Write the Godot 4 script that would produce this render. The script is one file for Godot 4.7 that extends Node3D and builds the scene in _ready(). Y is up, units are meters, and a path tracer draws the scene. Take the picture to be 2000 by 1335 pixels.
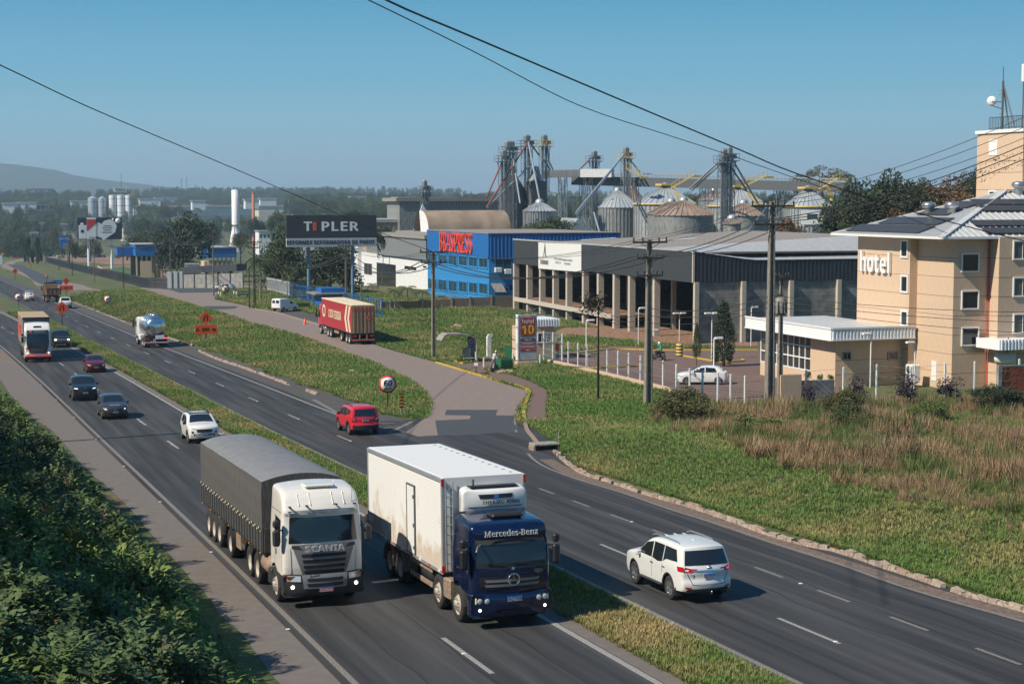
extends Node3D
const F := 3200.0
const CAMY := 12.0
var cam: Camera3D
var M := {}
var rng := RandomNumberGenerator.new()
var nz := FastNoiseLite.new()
var prof := PackedFloat32Array()
var taken := {}
var tex := {}
class MB:
	var st := SurfaceTool.new()
	var sm := 0
	func _init(): st.begin(Mesh.PRIMITIVE_TRIANGLES)
	func smooth(g): sm = g; return self
	func tri(a: Vector3,b: Vector3,c: Vector3):
		st.set_smooth_group(sm); st.add_vertex(a)
		st.set_smooth_group(sm); st.add_vertex(b)
		st.set_smooth_group(sm); st.add_vertex(c)
	func quad(a,b,c,d): tri(a,b,c); tri(a,c,d)
	func flat_quad(a,b,c,d):
		var o = sm; sm = -1; quad(a,b,c,d); sm = o
	func cbox(c: Vector3,s: Vector3,r := 0.02,bs := Basis.IDENTITY):
		var o = sm; sm = -1
		var h = s*0.5
		r = min(r,min(h.x,min(h.y,h.z))*0.9)
		if r <= 0.0015: box(c,s,bs); sm = o; return
		var P = func(sx,sy,sz,ax): # ax: which axis touches the face
			var v = Vector3(sx*(h.x - (0.0 if ax == 0 else r)),sy*(h.y - (0.0 if ax == 1 else r)),sz*(h.z - (0.0 if ax == 2 else r)))
			return c + bs*v
		for g in [1,-1]:
			_q(P.call(g,-1,-1,0),P.call(g,1,-1,0),P.call(g,1,1,0),P.call(g,-1,1,0),g)
			_q(P.call(-1,g,-1,1),P.call(-1,g,1,1),P.call(1,g,1,1),P.call(1,g,-1,1),g)
			_q(P.call(-1,-1,g,2),P.call(1,-1,g,2),P.call(1,1,g,2),P.call(-1,1,g,2),g)
		for a in [1,-1]:
			for b in [1,-1]:
				_q(P.call(a,b,-1,0),P.call(a,b,1,0),P.call(a,b,1,1),P.call(a,b,-1,1),-a*b)
				_q(P.call(a,-1,b,0),P.call(a,1,b,0),P.call(a,1,b,2),P.call(a,-1,b,2),a*b)
				_q(P.call(-1,a,b,1),P.call(1,a,b,1),P.call(1,a,b,2),P.call(-1,a,b,2),-a*b)
				for d in [1,-1]:
					if a*b*d > 0: tri(P.call(a,b,d,0),P.call(a,b,d,2),P.call(a,b,d,1))
					else: tri(P.call(a,b,d,0),P.call(a,b,d,1),P.call(a,b,d,2))
		sm = o
	func _q(a,b,c,d,g):
		if g > 0: quad(a,d,c,b)
		else: quad(a,b,c,d)
	func box(c: Vector3,s: Vector3,bs := Basis.IDENTITY):
		var o = sm; sm = -1
		var h = s*0.5
		var v = []
		for i in 8: v.append(c + bs*Vector3(h.x if i & 1 else -h.x,h.y if i & 2 else -h.y,h.z if i & 4 else -h.z))
		quad(v[0],v[1],v[3],v[2]); quad(v[5],v[4],v[6],v[7]); quad(v[4],v[0],v[2],v[6])
		quad(v[1],v[5],v[7],v[3]); quad(v[2],v[3],v[7],v[6]); quad(v[4],v[5],v[1],v[0])
		sm = o
	func bx(a: Vector3,b: Vector3): box((a + b)*0.5,(b - a).abs())
	func bar(a: Vector3,b: Vector3,w := 0.05,h := 0.05):
		var d = b - a
		if d.length() < 0.0001: return
		var up = Vector3.UP if abs(d.normalized().y) < 0.95 else Vector3.RIGHT
		var zz = d.normalized(); var xx = up.cross(zz).normalized(); var yy = zz.cross(xx)
		box((a + b)*0.5,Vector3(w,h,d.length()),Basis(xx,yy,zz))
	func cyl(a: Vector3,b: Vector3,r0: float,r1 := -1.0,n := 10,cap := true):
		if r1 < 0: r1 = r0
		tube([a,b],[r0,r1],n,cap)
	func tube(p: Array,r: Array,n := 8,cap := true):
		var o = sm
		var rings = []
		var d0 = (p[1] - p[0]).normalized()
		var xx = (Vector3.UP if abs(d0.y) < 0.9 else Vector3.RIGHT).cross(d0).normalized()
		for i in p.size():
			var d = (p[min(i + 1,p.size() - 1)] - p[max(i - 1,0)]).normalized()
			xx = (xx - d*xx.dot(d)).normalized()
			var yy = d.cross(xx)
			var ring = []
			var ri = r[min(i,r.size() - 1)]
			for k in n:
				var t = TAU*k/n
				ring.append(p[i] + (xx*cos(t) + yy*sin(t))*ri)
			rings.append(ring)
		sm = 1
		for i in p.size() - 1:
			for k in n:
				var k2 = (k + 1) % n
				quad(rings[i][k],rings[i + 1][k],rings[i + 1][k2],rings[i][k2])
		if cap:
			sm = -1
			for k in range(1,n - 1):
				tri(rings[0][0],rings[0][k],rings[0][k + 1])
				tri(rings[-1][0],rings[-1][k + 1],rings[-1][k])
		sm = o
	func lathe(pr: Array,c: Vector3,ax: Vector3,n := 20,grp := 1):
		var o = sm
		var xx = (Vector3.UP if abs(ax.y) < 0.9 else Vector3.RIGHT).cross(ax).normalized()
		var yy = ax.cross(xx)
		sm = grp
		for i in pr.size() - 1:
			for k in n:
				var t0 = TAU*k/n; var t1 = TAU*(k + 1)/n
				var e0 = xx*cos(t0) + yy*sin(t0); var e1 = xx*cos(t1) + yy*sin(t1)
				var a = c + ax*pr[i].y + e0*pr[i].x; var b = c + ax*pr[i + 1].y + e0*pr[i + 1].x
				var d = c + ax*pr[i].y + e1*pr[i].x; var e = c + ax*pr[i + 1].y + e1*pr[i + 1].x
				if pr[i].x < 0.0005: tri(a,b,e)
				elif pr[i + 1].x < 0.0005: tri(a,b,d)
				else: quad(a,b,e,d)
		sm = o
	func prism(poly: PackedVector2Array,o: Vector3,u: Vector3,v: Vector3,w: Vector3,sides := true):
		var old = sm; sm = -1
		var idx = Geometry2D.triangulate_polygon(poly)
		var f = func(q): return o + u*q.x + v*q.y
		var flip = u.cross(v).dot(w) > 0
		for i in range(0,idx.size(),3):
			var a = f.call(poly[idx[i]]); var b = f.call(poly[idx[i + 1]]); var c = f.call(poly[idx[i + 2]])
			if (b - a).cross(c - a).dot(w) < 0: var tt = b; b = c; c = tt
			tri(a + w,c + w,b + w); tri(a,b,c)
		if sides:
			var ccw = not Geometry2D.is_polygon_clockwise(poly)
			for i in poly.size():
				var a = f.call(poly[i]); var b = f.call(poly[(i + 1) % poly.size()])
				if ccw == flip: quad(a,a + w,b + w,b)
				else: quad(b,b + w,a + w,a)
		sm = old
	func ribbon(a: Array,b: Array):
		for i in a.size() - 1: quad(a[i],a[i + 1],b[i + 1],b[i])
	func done() -> ArrayMesh:
		st.generate_normals()
		return st.commit()
# ------------------------------------------------------------------ scene graph helpers
func numbered(n: String) -> String:
	if not taken.has(n): taken[n] = 0; return n
	taken[n] += 1
	return "%s_%03d" % [n,taken[n]]
func meta(o,label := "",cat := "",group := "",kind := ""):
	if label: o.set_meta("label",label)
	if cat: o.set_meta("category",cat)
	if group: o.set_meta("group",group)
	if kind: o.set_meta("kind",kind)
	return o
func thing(called,label,cat,at := Vector3.ZERO,turn := 0.0,group := ""):
	var o := Node3D.new(); o.name = numbered(called); add_child(o)
	o.position = at; o.rotation.y = turn
	return meta(o,label,cat,group)
func put(called,mesh,mat,parent = null,pos := Vector3.ZERO):
	var o := MeshInstance3D.new()
	if parent == null: parent = self; o.name = numbered(called)
	else: o.name = called
	o.mesh = mesh.done() if mesh is MB else mesh
	if mat is String: mat = M[mat]
	o.material_override = mat
	o.position = pos
	parent.add_child(o,true)
	return o
func one(called,mesh,mat,label,cat,group := ""): return meta(put(called,mesh,mat),label,cat,group)
func struct(called,mesh,mat): return meta(put(called,mesh,mat),"","","","structure")
func dup(o,at,turn,label := "",called := ""):
	var c = o.duplicate(); c.name = numbered(called if called else String(o.name).rstrip("0123456789").trim_suffix("_")); add_child(c)
	c.position = at; c.rotation.y = turn
	if label: c.set_meta("label",label)
	return c
func text(parent,called,s,size,depth,mat,pos,basis := Basis.IDENTITY,font := "Droid Sans",bold := false,squeeze := 1.0):
	var t := TextMesh.new(); var fo := SystemFont.new(); fo.font_names = PackedStringArray([font])
	if bold: fo.font_weight = 700
	t.font = fo; t.text = s; t.font_size = 64; t.pixel_size = size/64.0; t.depth = depth; t.curve_step = 3.0
	var o := MeshInstance3D.new(); o.name = called; o.mesh = t
	o.material_override = M[mat] if mat is String else mat
	parent.add_child(o,true)
	o.transform = Transform3D(basis*Basis.from_scale(Vector3(squeeze,1,1)),pos)
	return o
# ------------------------------------------------------------------ ground and pixel helpers
func hp(s: float) -> float:
	var i = clampf((s + 100.0)/4.0,0.0,prof.size() - 1.001)
	var k = int(i)
	return lerpf(prof[k],prof[k + 1],i - k)
func shift(s: float) -> float:
	if s < 50: return 0.0
	if s < 190: return -1.03e-4*(s - 50)*(s - 50)
	return -2.02 - (s - 190)*0.0205
func shiftn(s: float) -> float: return shift(s) - max(0.0,s - 190.0)*0.026
func bankx(s: float) -> float: # foot of the left bank
	return 7.75 - 0.0105*max(0.0,s - 55.0) - max(0.0,s - 70.0)*0.022
func sstep(a,b,x): return smoothstep(a,b,x)
func gh(x: float,z: float) -> float:
	var s = -z
	var y = CAMY - hp(s)
	var e = bankx(s) - x
	if e > 0.0 and s < 420.0:
		var k = 1.0 - sstep(120.0,260.0,s)*0.9
		y += k*(e*e/(e + 1.2))*0.62 if e < 20.0 else k*(400.0/21.2)*0.62
	y += 1.5*sstep(27.5 + shift(s),35.0 + shift(s),x)*sstep(150.0,230.0,s)*(1.0 - sstep(300.0,380.0,s))
	y += 0.7*sstep(31.0,37.0,x)*sstep(40.0,52.0,s)*(1.0 - sstep(78.0,94.0,s))
	return y
func ray(px,py) -> Vector3: return cam.basis*Vector3((px - 1000.0)/F,-(py - 667.5)/F,-1.0)
func D(px,py,d) -> Vector3: return cam.position + ray(px,py)*d
func G(px,py,off := 0.0) -> Vector3:
	var r = ray(px,py); var t = 12.0; var q = 12.0
	for i in 260:
		var p = cam.position + r*t
		if p.y - gh(p.x,p.z) - off < 0.0: break
		q = t; t *= 1.025
	for i in 22:
		var m = (q + t)*0.5
		var p = cam.position + r*m
		if p.y - gh(p.x,p.z) - off < 0.0: t = m
		else: q = m
	return cam.position + r*t
func onx(px,py,X) -> Vector3:
	var r = ray(px,py); return cam.position + r*(X/r.x)
func onz(px,py,S) -> Vector3:
	var r = ray(px,py); return cam.position + r*(-S/r.z)
func gp(x,s,off := 0.0) -> Vector3: return Vector3(x,gh(x,-s) + off,-s)
var paved := []
func sheet(poly: PackedVector2Array,off: float,step := 4.0) -> MB:
	paved.append(poly)
	var mb := MB.new()
	var s0 = 1e9; var s1 = -1e9; var x0 = 1e9; var x1 = -1e9
	for p in poly: s0 = min(s0,p.y); s1 = max(s1,p.y); x0 = min(x0,p.x); x1 = max(x1,p.x)
	var s = floor(s0/step)*step
	while s < s1:
		var x = floor(x0/12.0)*12.0
		while x < x1:
			var rc = PackedVector2Array([Vector2(x,s),Vector2(x + 12.0,s),Vector2(x + 12.0,s + step),Vector2(x,s + step)])
			for q in Geometry2D.intersect_polygons(poly,rc):
				var idx = Geometry2D.triangulate_polygon(q)
				for i in range(0,idx.size(),3):
					var v = []
					for k in 3: v.append(gp(q[idx[i + k]].x,q[idx[i + k]].y,off))
					if (v[1] - v[0]).cross(v[2] - v[0]).y > 0: mb.tri(v[0],v[2],v[1])
					else: mb.tri(v[0],v[1],v[2])
			x += 12.0
		s += step
	return mb
func pxpoly(a: Array) -> PackedVector2Array:
	var o := PackedVector2Array()
	for i in range(0,a.size(),2):
		var g = G(a[i],a[i + 1]); o.append(Vector2(g.x,-g.z))
	return o
func strip(x0,x1,s0,s1,off,sh: Callable,step := 3.0) -> MB:
	var mb := MB.new(); var s = s0
	var n = max(1,int(ceil((s1 - s0)/step)))
	for i in n:
		var a = lerpf(s0,s1,float(i)/n); var b = lerpf(s0,s1,float(i + 1)/n)
		var ka = sh.call(a); var kb = sh.call(b)
		var m = max(1,int((x1 - x0)/3.0))
		for j in m:
			var u = lerpf(x0,x1,float(j)/m); var w = lerpf(x0,x1,float(j + 1)/m)
			mb.quad(gp(u + ka,a,off),gp(u + kb,b,off),gp(w + kb,b,off),gp(w + ka,a,off))
	return mb
func pxline(a: Array,w: float,off: float) -> MB:
	var pts = []
	for i in range(0,a.size(),2): pts.append(G(a[i],a[i + 1]))
	return pline(pts,w,off)
func smoothpts(p: Array,step := 1.5) -> Array:
	var c := Curve3D.new()
	for i in p.size():
		var t = (p[min(i + 1,p.size() - 1)] - p[max(i - 1,0)])/6.0
		c.add_point(p[i],-t,t)
	c.bake_interval = step
	return Array(c.get_baked_points())
func pline(p0: Array,w: float,off: float) -> MB:
	var p = smoothpts(p0); var a = []; var b = []
	for i in p.size():
		var d = p[min(i + 1,p.size() - 1)] - p[max(i - 1,0)]; d.y = 0; d = d.normalized()
		var n = Vector3(-d.z,0,d.x)*w*0.5
		var u = p[i] + n; var v = p[i] - n
		a.append(Vector3(v.x,gh(v.x,v.z) + off,v.z)); b.append(Vector3(u.x,gh(u.x,u.z) + off,u.z))
	var mb := MB.new(); mb.ribbon(a,b); return mb
# ------------------------------------------------------------------ materials
func gray_tex(key,seed_,freq,lo,hi,oct := 4,size := 256,stretch := Vector2.ONE) -> ImageTexture:
	var n := FastNoiseLite.new(); n.seed = seed_; n.frequency = freq; n.fractal_octaves = oct
	var src = n.get_seamless_image(size,size)
	var im = Image.create(size,size,false,Image.FORMAT_RGB8)
	for y in size:
		for x in size:
			var v = src.get_pixel(int(x*stretch.x) % size,int(y*stretch.y) % size).r
			var g = lerpf(lo,hi,clampf((v - 0.15)/0.7,0,1))
			im.set_pixel(x,y,Color(g,g,g))
	im.generate_mipmaps()
	tex[key] = ImageTexture.create_from_image(im); return tex[key]
func mk(key,col: Color,rough := 0.8,metal := 0.0,tx := "",scale := 1.0) -> StandardMaterial3D:
	var m := StandardMaterial3D.new()
	m.albedo_color = col.linear_to_srgb(); m.roughness = rough; m.metallic = metal; m.metallic_specular = 0.5
	if tx:
		m.albedo_texture = tex[tx]; m.uv1_triplanar = true; m.uv1_world_triplanar = true; m.uv1_scale = Vector3.ONE*scale
	M[key] = m; return m
func paint(key,col: Color,metal := 0.0,rough := 0.28):
	var m = mk(key,col,rough,metal); m.clearcoat_enabled = true; m.clearcoat = 0.7; m.clearcoat_roughness = 0.06; return m
func glow(key,col: Color,e: float):
	var m = mk(key,col,0.3); m.emission_enabled = true; m.emission = col.linear_to_srgb(); m.emission_energy_multiplier = e; return m
func C(r,g,b) -> Color: return Color(r,g,b)
func setup_world():
	var ks = [0.0,44.31,99.69,182.77,276.92,465.23,797.54,1107.7,1550.0,1900.0,2600.0,3600.0,5200.0,9000.0]
	var kh = [10.6,12.19,14.2,16.11,17.81,21.2,27.56,31.8,35.0,31.0,14.0,2.0,-6.0,0.0]
	var raw := PackedFloat32Array()
	for i in 2300:
		var s = -100.0 + i*4.0; var v = 10.6 + s*0.0359
		if s > 0:
			for k in ks.size() - 1:
				if s >= ks[k] and s < ks[k + 1]: v = lerpf(kh[k],kh[k + 1],(s - ks[k])/(ks[k + 1] - ks[k]))
		if s >= 9000.0: v = 0.0
		raw.append(v)
	for i in raw.size():
		var a = 0.0; var w = 0.0
		for j in range(-8,9):
			var q = 9.0 - abs(j); a += raw[clampi(i + j,0,raw.size() - 1)]*q; w += q
		prof.append(a/w)
	cam = Camera3D.new(); cam.name = "camera"; add_child(cam)
	cam.position = Vector3(0,CAMY,0)
	cam.rotation = Vector3(deg_to_rad(-4.9562),deg_to_rad(-19.7359),0)
	cam.fov = rad_to_deg(2.0*atan(667.5/F)); cam.near = 0.5; cam.far = 20000.0; cam.current = true
	var env := Environment.new(); env.background_mode = Environment.BG_SKY
	env.tonemap_mode = Environment.TONE_MAPPER_LINEAR; env.tonemap_exposure = 1.2
	env.sdfgi_enabled = true; env.ssao_enabled = true; env.ssil_enabled = true
	var im = Image.create(8,1024,false,Image.FORMAT_RGBF)
	var st = [[-90.0,C(.20,.24,.26)],[-2.0,C(.29,.40,.46)],[0.0,C(.30,.425,.495)],[1.2,C(.295,.46,.555)],[2.8,C(.24,.48,.615)],[4.6,C(.165,.435,.61)],[7.2,C(.095,.345,.56)],[12.0,C(.06,.25,.47)],[30.0,C(.045,.17,.37)],[90.0,C(.03,.11,.28)]]
	for y in 1024:
		var e = 90.0 - 180.0*(y + 0.5)/1024.0
		var c = st[0][1]
		for k in st.size() - 1:
			if e >= st[k][0] and e <= st[k + 1][0]: c = st[k][1].lerp(st[k + 1][1],smoothstep(st[k][0],st[k + 1][0],e)*.5 + .5*(e - st[k][0])/(st[k + 1][0] - st[k][0]))
		for x in 8: im.set_pixel(x,y,c)
	var pm := PanoramaSkyMaterial.new(); pm.panorama = ImageTexture.create_from_image(im)
	var sky := Sky.new(); sky.sky_material = pm; env.sky = sky
	env.background_energy_multiplier = 0.86
	env.fog_enabled = true; env.fog_density = 0.00015; env.fog_light_color = Color(0.60,0.70,0.78)
	var we := WorldEnvironment.new(); we.name = "environment"; we.environment = env; add_child(we)
	var sun := DirectionalLight3D.new(); sun.name = "sun"; add_child(sun)
	sun.light_energy = 1.6; sun.light_color = Color(1.0,0.955,0.88); sun.light_angular_distance = 0.5; sun.shadow_enabled = true
	sun.look_at_from_position(Vector3.ZERO,Vector3(cos(deg_to_rad(44.0)),-sin(deg_to_rad(44.0)),-0.13),Vector3.UP)
func make_materials():
	gray_tex("fine",3,0.09,0.72,1.0,3)
	gray_tex("med",5,0.03,0.7,1.0,5)
	gray_tex("blotch",8,0.012,0.78,1.0,5)
	gray_tex("streak",11,0.02,0.72,1.0,4,256,Vector2(6,1))
	gray_tex("soft",21,0.02,0.93,1.0,5)
	gray_tex("wear",31,0.025,0.62,1.0,4); gray_tex("worn",41,0.11,0.35,1.0,3); gray_tex("rain",43,0.02,0.95,1.0,4,256,Vector2(5,1))
	mk("asphalt",C(.056,.056,.058),.8,0,"wear",1.0).uv1_scale = Vector3(.17,.17,.006)
	mk("asphalt_patch",C(.055,.06,.068),.85,0,"soft",.3)
	mk("shoulder",C(.155,.133,.12),.9,0,"soft",.3)
	mk("tar",C(.018,.018,.02),.6); mk("side_road",C(.225,.176,.155),.92,0,"soft",.2); mk("verge_dirt",C(.20,.145,.115),.95,0,"med",.5)
	mk("paver",C(.21,.135,.11),.9,0,"fine",.7)
	mk("gravel",C(.10,.092,.088),.95,0,"fine",.8)
	mk("tan_dirt",C(.33,.19,.125),.95,0,"med",.2)
	mk("line",C(.64,.62,.58),.75,0,"worn",.9)
	mk("line_worn",C(.42,.385,.345),.8,0,"worn",.8)
	mk("kerb_yellow",C(.70,.47,.06),.75,0,"med",.8)
	mk("stone",C(.46,.36,.29),.92,0,"med",.9)
	mk("stone_b",C(.38,.28,.215),.92,0,"med",.7)
	mk("concrete",C(.36,.34,.305),.9,0,"med",.5)
	mk("concrete_pole",C(.30,.275,.235),.9,0,"streak",.4)
	mk("dark_wood",C(.075,.06,.045),.9,0,"streak",.5)
	mk("steel",C(.34,.36,.38),.5,.6)
	mk("galv",C(.42,.45,.47),.5,.55,"soft",.4)
	mk("dark_steel",C(.10,.11,.12),.6,.4)
	mk("p_silver_matt",C(.42,.44,.46),.6); mk("hotel_red",C(.36,.055,.04),.5); mk("sign_yellow",C(.78,.42,.03),.5); mk("blue_dark",C(.02,.07,.14),.5); mk("bin_green",C(.015,.12,.05),.5); mk("bag_black",C(.015,.015,.017),.35); mk("board_dark",C(.042,.045,.05),.6,0,"soft",.3); mk("board_gray",C(.46,.47,.50),.6,0,"soft",.3); mk("board_navy",C(.015,.022,.05),.5); mk("pole_blue",C(.12,.21,.30),.5); mk("leaf_purple",C(.06,.045,.055),.9); mk("moss",C(.05,.036,.022),.95); mk("skin",C(.30,.16,.10),.6); mk("shirt",C(.52,.56,.62),.85); mk("trousers",C(.14,.07,.10),.85); mk("vest_green",C(.02,.30,.16),.8); mk("dark_cloth",C(.02,.022,.03),.9)
	mk("black",C(.012,.012,.014),.55)
	mk("rubber",C(.022,.022,.024),.85)
	mk("white",C(.70,.70,.69),.55)
	mk("white_wall",C(.72,.73,.74),.8,0,"soft",.3)
	mk("wire",C(.02,.02,.022),.6)
	mk("red",C(.55,.035,.03),.45)
	mk("orange_sign",C(.78,.095,.02),.5)
	mk("yellow_sign",C(.80,.36,.02),.5)
	mk("yellow_paint",C(.60,.42,.10),.6)
	mk("blue_sign",C(.02,.13,.42),.5)
	mk("grass_green",C(.05,.1,.02),.8)
	var gl = mk("glass",C(.012,.016,.02),.06); gl.metallic_specular = .65
	var gp_ = mk("glass_pane",C(.05,.06,.065),.05); gp_.transparency = BaseMaterial3D.TRANSPARENCY_ALPHA; gp_.albedo_color.a = .35
	mk("glass_blue",C(.02,.06,.09),.08)
	mk("chrome",C(.75,.76,.78),.12,1.0)
	mk("alloy",C(.50,.51,.53),.3,.85)
	mk("lens",C(.55,.58,.62),.08,.25)
	mk("tail",C(.42,.01,.012),.2)
	mk("plate",C(.72,.73,.75),.5)
	mk("chrome_soft",C(.78,.79,.80),.2,1.0); mk("dirty",C(.22,.175,.135),.9,0,"med",1.2)
func terrain():
	var mb := MB.new()
	var rows = []; var s = -60.0
	while s < 12000.0:
		rows.append(s); s += 2.0 if s < 120.0 else (4.0 if s < 420.0 else (20.0 if s < 1200.0 else 120.0 if s < 3000 else 600.0))
	var xs = []
	var x = -30.0
	while x < 110.0: xs.append(x); x += 1.5 if x < 45.0 else 3.0
	var far_x = [110.0,140.0,180.0,240.0,340.0,520.0,900.0,1600.0,3000.0,6000.0,12000.0]
	xs = [-9000.0,-4000.0,-2000.0,-900.0,-400.0,-200.0,-100.0,-60.0,-42.0] + xs + far_x
	var green = C(.085,.125,.030); var dry = C(.22,.175,.085); var soil = C(.21,.095,.055); var straw = C(.19,.125,.07)
	var grid = []; var cols = []
	for a in rows:
		var r = []; var cr = []
		for b in xs:
			r.append(Vector3(b,gh(b,-a),-a))
			var n1 = nz.get_noise_2d(b*3.0,a*3.0); var n2 = nz.get_noise_2d(b*11.0 + 700,a*11.0)
			var c = green.lerp(dry,clampf(.22 + n1*.9 + n2*.5,0,1)*.75)
			if n2 > .36: c = c.lerp(soil,.55)
			var w = sstep(33.0,42.0,b + n1*8)*sstep(40.0,50.0,a)*(1.0 - sstep(84.0,96.0,a))
			c = c.lerp(straw,w*.8)
			if b > 16.5 and b < 20.5 and a < 60: c = c.lerp(dry,.55*(1.0 - sstep(36.0,60.0,a)))
			if b > 55 and a > 250 and a < 420: c = c.lerp(C(.23,.15,.1),.25)
			if a > 1500: c = c.lerp(C(.05,.075,.035),.6)
			cr.append(c)
		grid.append(r); cols.append(cr)
	for i in rows.size() - 1:
		for j in xs.size() - 1:
			var v = [grid[i][j],grid[i + 1][j],grid[i + 1][j + 1],grid[i][j + 1]]
			var c = [cols[i][j],cols[i + 1][j],cols[i + 1][j + 1],cols[i][j + 1]]
			for k in [0,1,2,0,2,3]: mb.st.set_color(c[k]); mb.st.set_smooth_group(1); mb.st.add_vertex(v[k])
	var m = mk("ground",C(1,1,1),.95,0,"med",.35); m.vertex_color_use_as_albedo = true
	struct("ground",mb,m)
func roads():
	var sh = shift; var shn = shiftn
	struct("highway_toward",strip(9.45,17.3,-30,900,.030,shn),"asphalt")
	struct("highway_away",strip(19.55,26.6,-30,900,.030,sh),"asphalt")
	var lw = [] # left shoulder,down to the foot of the bank
	var mb := MB.new(); var s = -30.0
	while s < 880:
		for j in 2:
			var f0 = j/2.0; var f1 = (j + 1)/2.0
			var l0 = bankx(s) + .35 + .25*nz.get_noise_1d(s*6) if s < 230 else 6.2 + shiftn(s)
			var l1 = bankx(s + 2) + .35 + .25*nz.get_noise_1d(s*6 + 12) if s + 2 < 230 else 6.2 + shiftn(s + 2)
			var r0 = 9.6 + shiftn(s); var r1 = 9.6 + shiftn(s + 2)
			mb.quad(gp(lerpf(l0,r0,f0),s,.022),gp(lerpf(l1,r1,f0),s + 2,.022),gp(lerpf(l1,r1,f1),s + 2,.022),gp(lerpf(l0,r0,f1),s,.022))
		s += 2.0
	struct("road_shoulder",mb,"shoulder")
	struct("road_shoulder",strip(26.5,29.2,96,900,.022,sh),"gravel")
	struct("merging_lane",sheet(PackedVector2Array([Vector2(26.4,-30),Vector2(29.9,-30),Vector2(29.9,52),Vector2(29.7,66),Vector2(30.4,75),Vector2(32.6,84),Vector2(34.5,92),Vector2(35.5,101),Vector2(26.2,101)]),.026),"asphalt")
	struct("side_road",sheet(pxpoly([1012,850,1006,815,1012,795,1028,775,1032,764,985,750,925,731,852,708,800,694,738,676,690,652,632,634,560,615,500,604,480,597,420,585,430,572,470,566,560,572,575,566,470,556,420,553,330,556,275,562,272,567,300,574,340,586,400,604,480,628,580,655,660,682,740,712,800,742,832,766,846,790,838,812,812,830,792,845,850,864,900,852]),.034),"side_road")
	struct("asphalt_patch",sheet(pxpoly([872,801,972,801,968,812,1004,812,1012,850,1020,875,860,880,850,822,918,819,919,812,868,811]),.040),"asphalt_patch")
	struct("asphalt_patch",sheet(pxpoly([385,601,402,598,465,598,458,603,440,604,404,605]),.040),"asphalt_patch")
	struct("asphalt_patch",sheet(pxpoly([311,564,380,560,460,566,420,571,350,572]),.040),"asphalt_patch")
	struct("footpath",sheet(pxpoly([1024,820,1031,790,1040,770,1032,760,985,747,930,731,955,727,1000,733,1040,748,1068,762,1072,775,1066,792,1068,820]),.05),"paver")
	struct("footpath",sheet(pxpoly([860,703,905,712,990,697,1008,703,1000,712,945,722,960,733,925,729,880,714]),.05),"paver")
	struct("forecourt_paving",sheet(pxpoly([1070,700,1090,690,1200,676,1300,680,1480,682,1560,690,1640,742,1640,770,1460,790,1330,775,1200,736,1090,712]),.03),"paver")
	struct("yard_paving",sheet(pxpoly([1075,652,1210,664,1350,676,1480,676,1480,660,1300,640,1100,640]),.03),"tan_dirt")
	struct("gravel_yard",sheet(pxpoly([515,603,560,603,640,622,640,640,600,628,545,612]),.028),"gravel")
	struct("side_road_far",sheet(pxpoly([0,521,10,512,60,500,140,497,140,502,75,505,30,512,20,520,60,532,110,548,160,556,200,566,198,573,150,571,110,562,70,558,60,545,30,532]),.034,8.0),"side_road")
	struct("slip_road",sheet(pxpoly([12,516,40,517,60,525,95,541,112,549,80,555,66,549,45,533]),.042,8.0),"asphalt_patch")
	struct("tan_yard",sheet(pxpoly([172,524,215,519,330,518,330,560,300,562,230,547]),.03,8.0),"tan_dirt")
	struct("grass_plot",sheet(pxpoly([192,526,240,520,300,535,322,552,280,553,225,540]),.045,8.0),"grass_green")
	struct("gate_road",sheet(pxpoly([110,504,230,500,330,506,330,516,210,516,150,511]),.03,8.0),"tan_dirt")
	struct("dirt_strip",pxline([1066,898,1125,930,1204,955,1324,994,1462,1041,1540,1067,1665,1106,1773,1142,1876,1172,2000,1208,2100,1243],.75,.038),"verge_dirt")
	struct("median_edge",strip(16.86,17.38,-20,300,.034,shn),"shoulder")
	struct("edge_line",strip(9.68,9.86,-20,700,.036,shn),"line_worn")
	struct("edge_line",strip(16.62,16.82,-20,700,.036,shn),"line")
	struct("edge_line",strip(19.82,20.0,-20,700,.036,sh),"line_worn")
	struct("edge_line",strip(25.9,26.06,100,700,.036,sh),"line")
	struct("edge_line",pxline([1008,798,1006,822,1010,850,1030,885,1060,910,1125,936,1217,964,1312,997,1425,1032,1500,1058,1625,1098,1750,1143,1875,1181,2000,1216,2160,1270],.16,.042),"line_worn")
	var k = 0
	s = 38.4
	while s < 420:
		var o = struct("lane_dash",strip(13.17,13.32,s,s + 4.2,.036,shn),"line"); s += 13.3
	s = 36.8
	while s < 420:
		struct("lane_dash",strip(22.9,23.03,s + 1,s + 4.4,.036,sh),"line"); s += 13.25
	s = 30.0
	while s < 74:
		struct("lane_dash",strip(25.95,26.08,s,s + 1.9,.036,sh),"line_worn"); s += 4.1
	for a in [[21.2,24,110,0],[24.6,30,90,0],[27.6,26,70,0],[11.4,28,120,1],[15.1,30,100,1],[26.25,26,76,0],[13.05,28,140,1]]:
		var pts = []; var ss = a[1]
		while ss < a[2]: pts.append(gp(a[0] + .22*nz.get_noise_1d(ss*9 + a[0]*50) + (shiftn(ss) if a[3] else shift(ss)),ss)); ss += 1.6
		struct("tar_seam",pline(pts,.045,.0335),"tar")
	s = 32.0
	var stud := MB.new(); stud.cbox(Vector3(0,.012,0),Vector3(.11,.024,.1),.008)
	var sm = stud.done()
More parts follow.
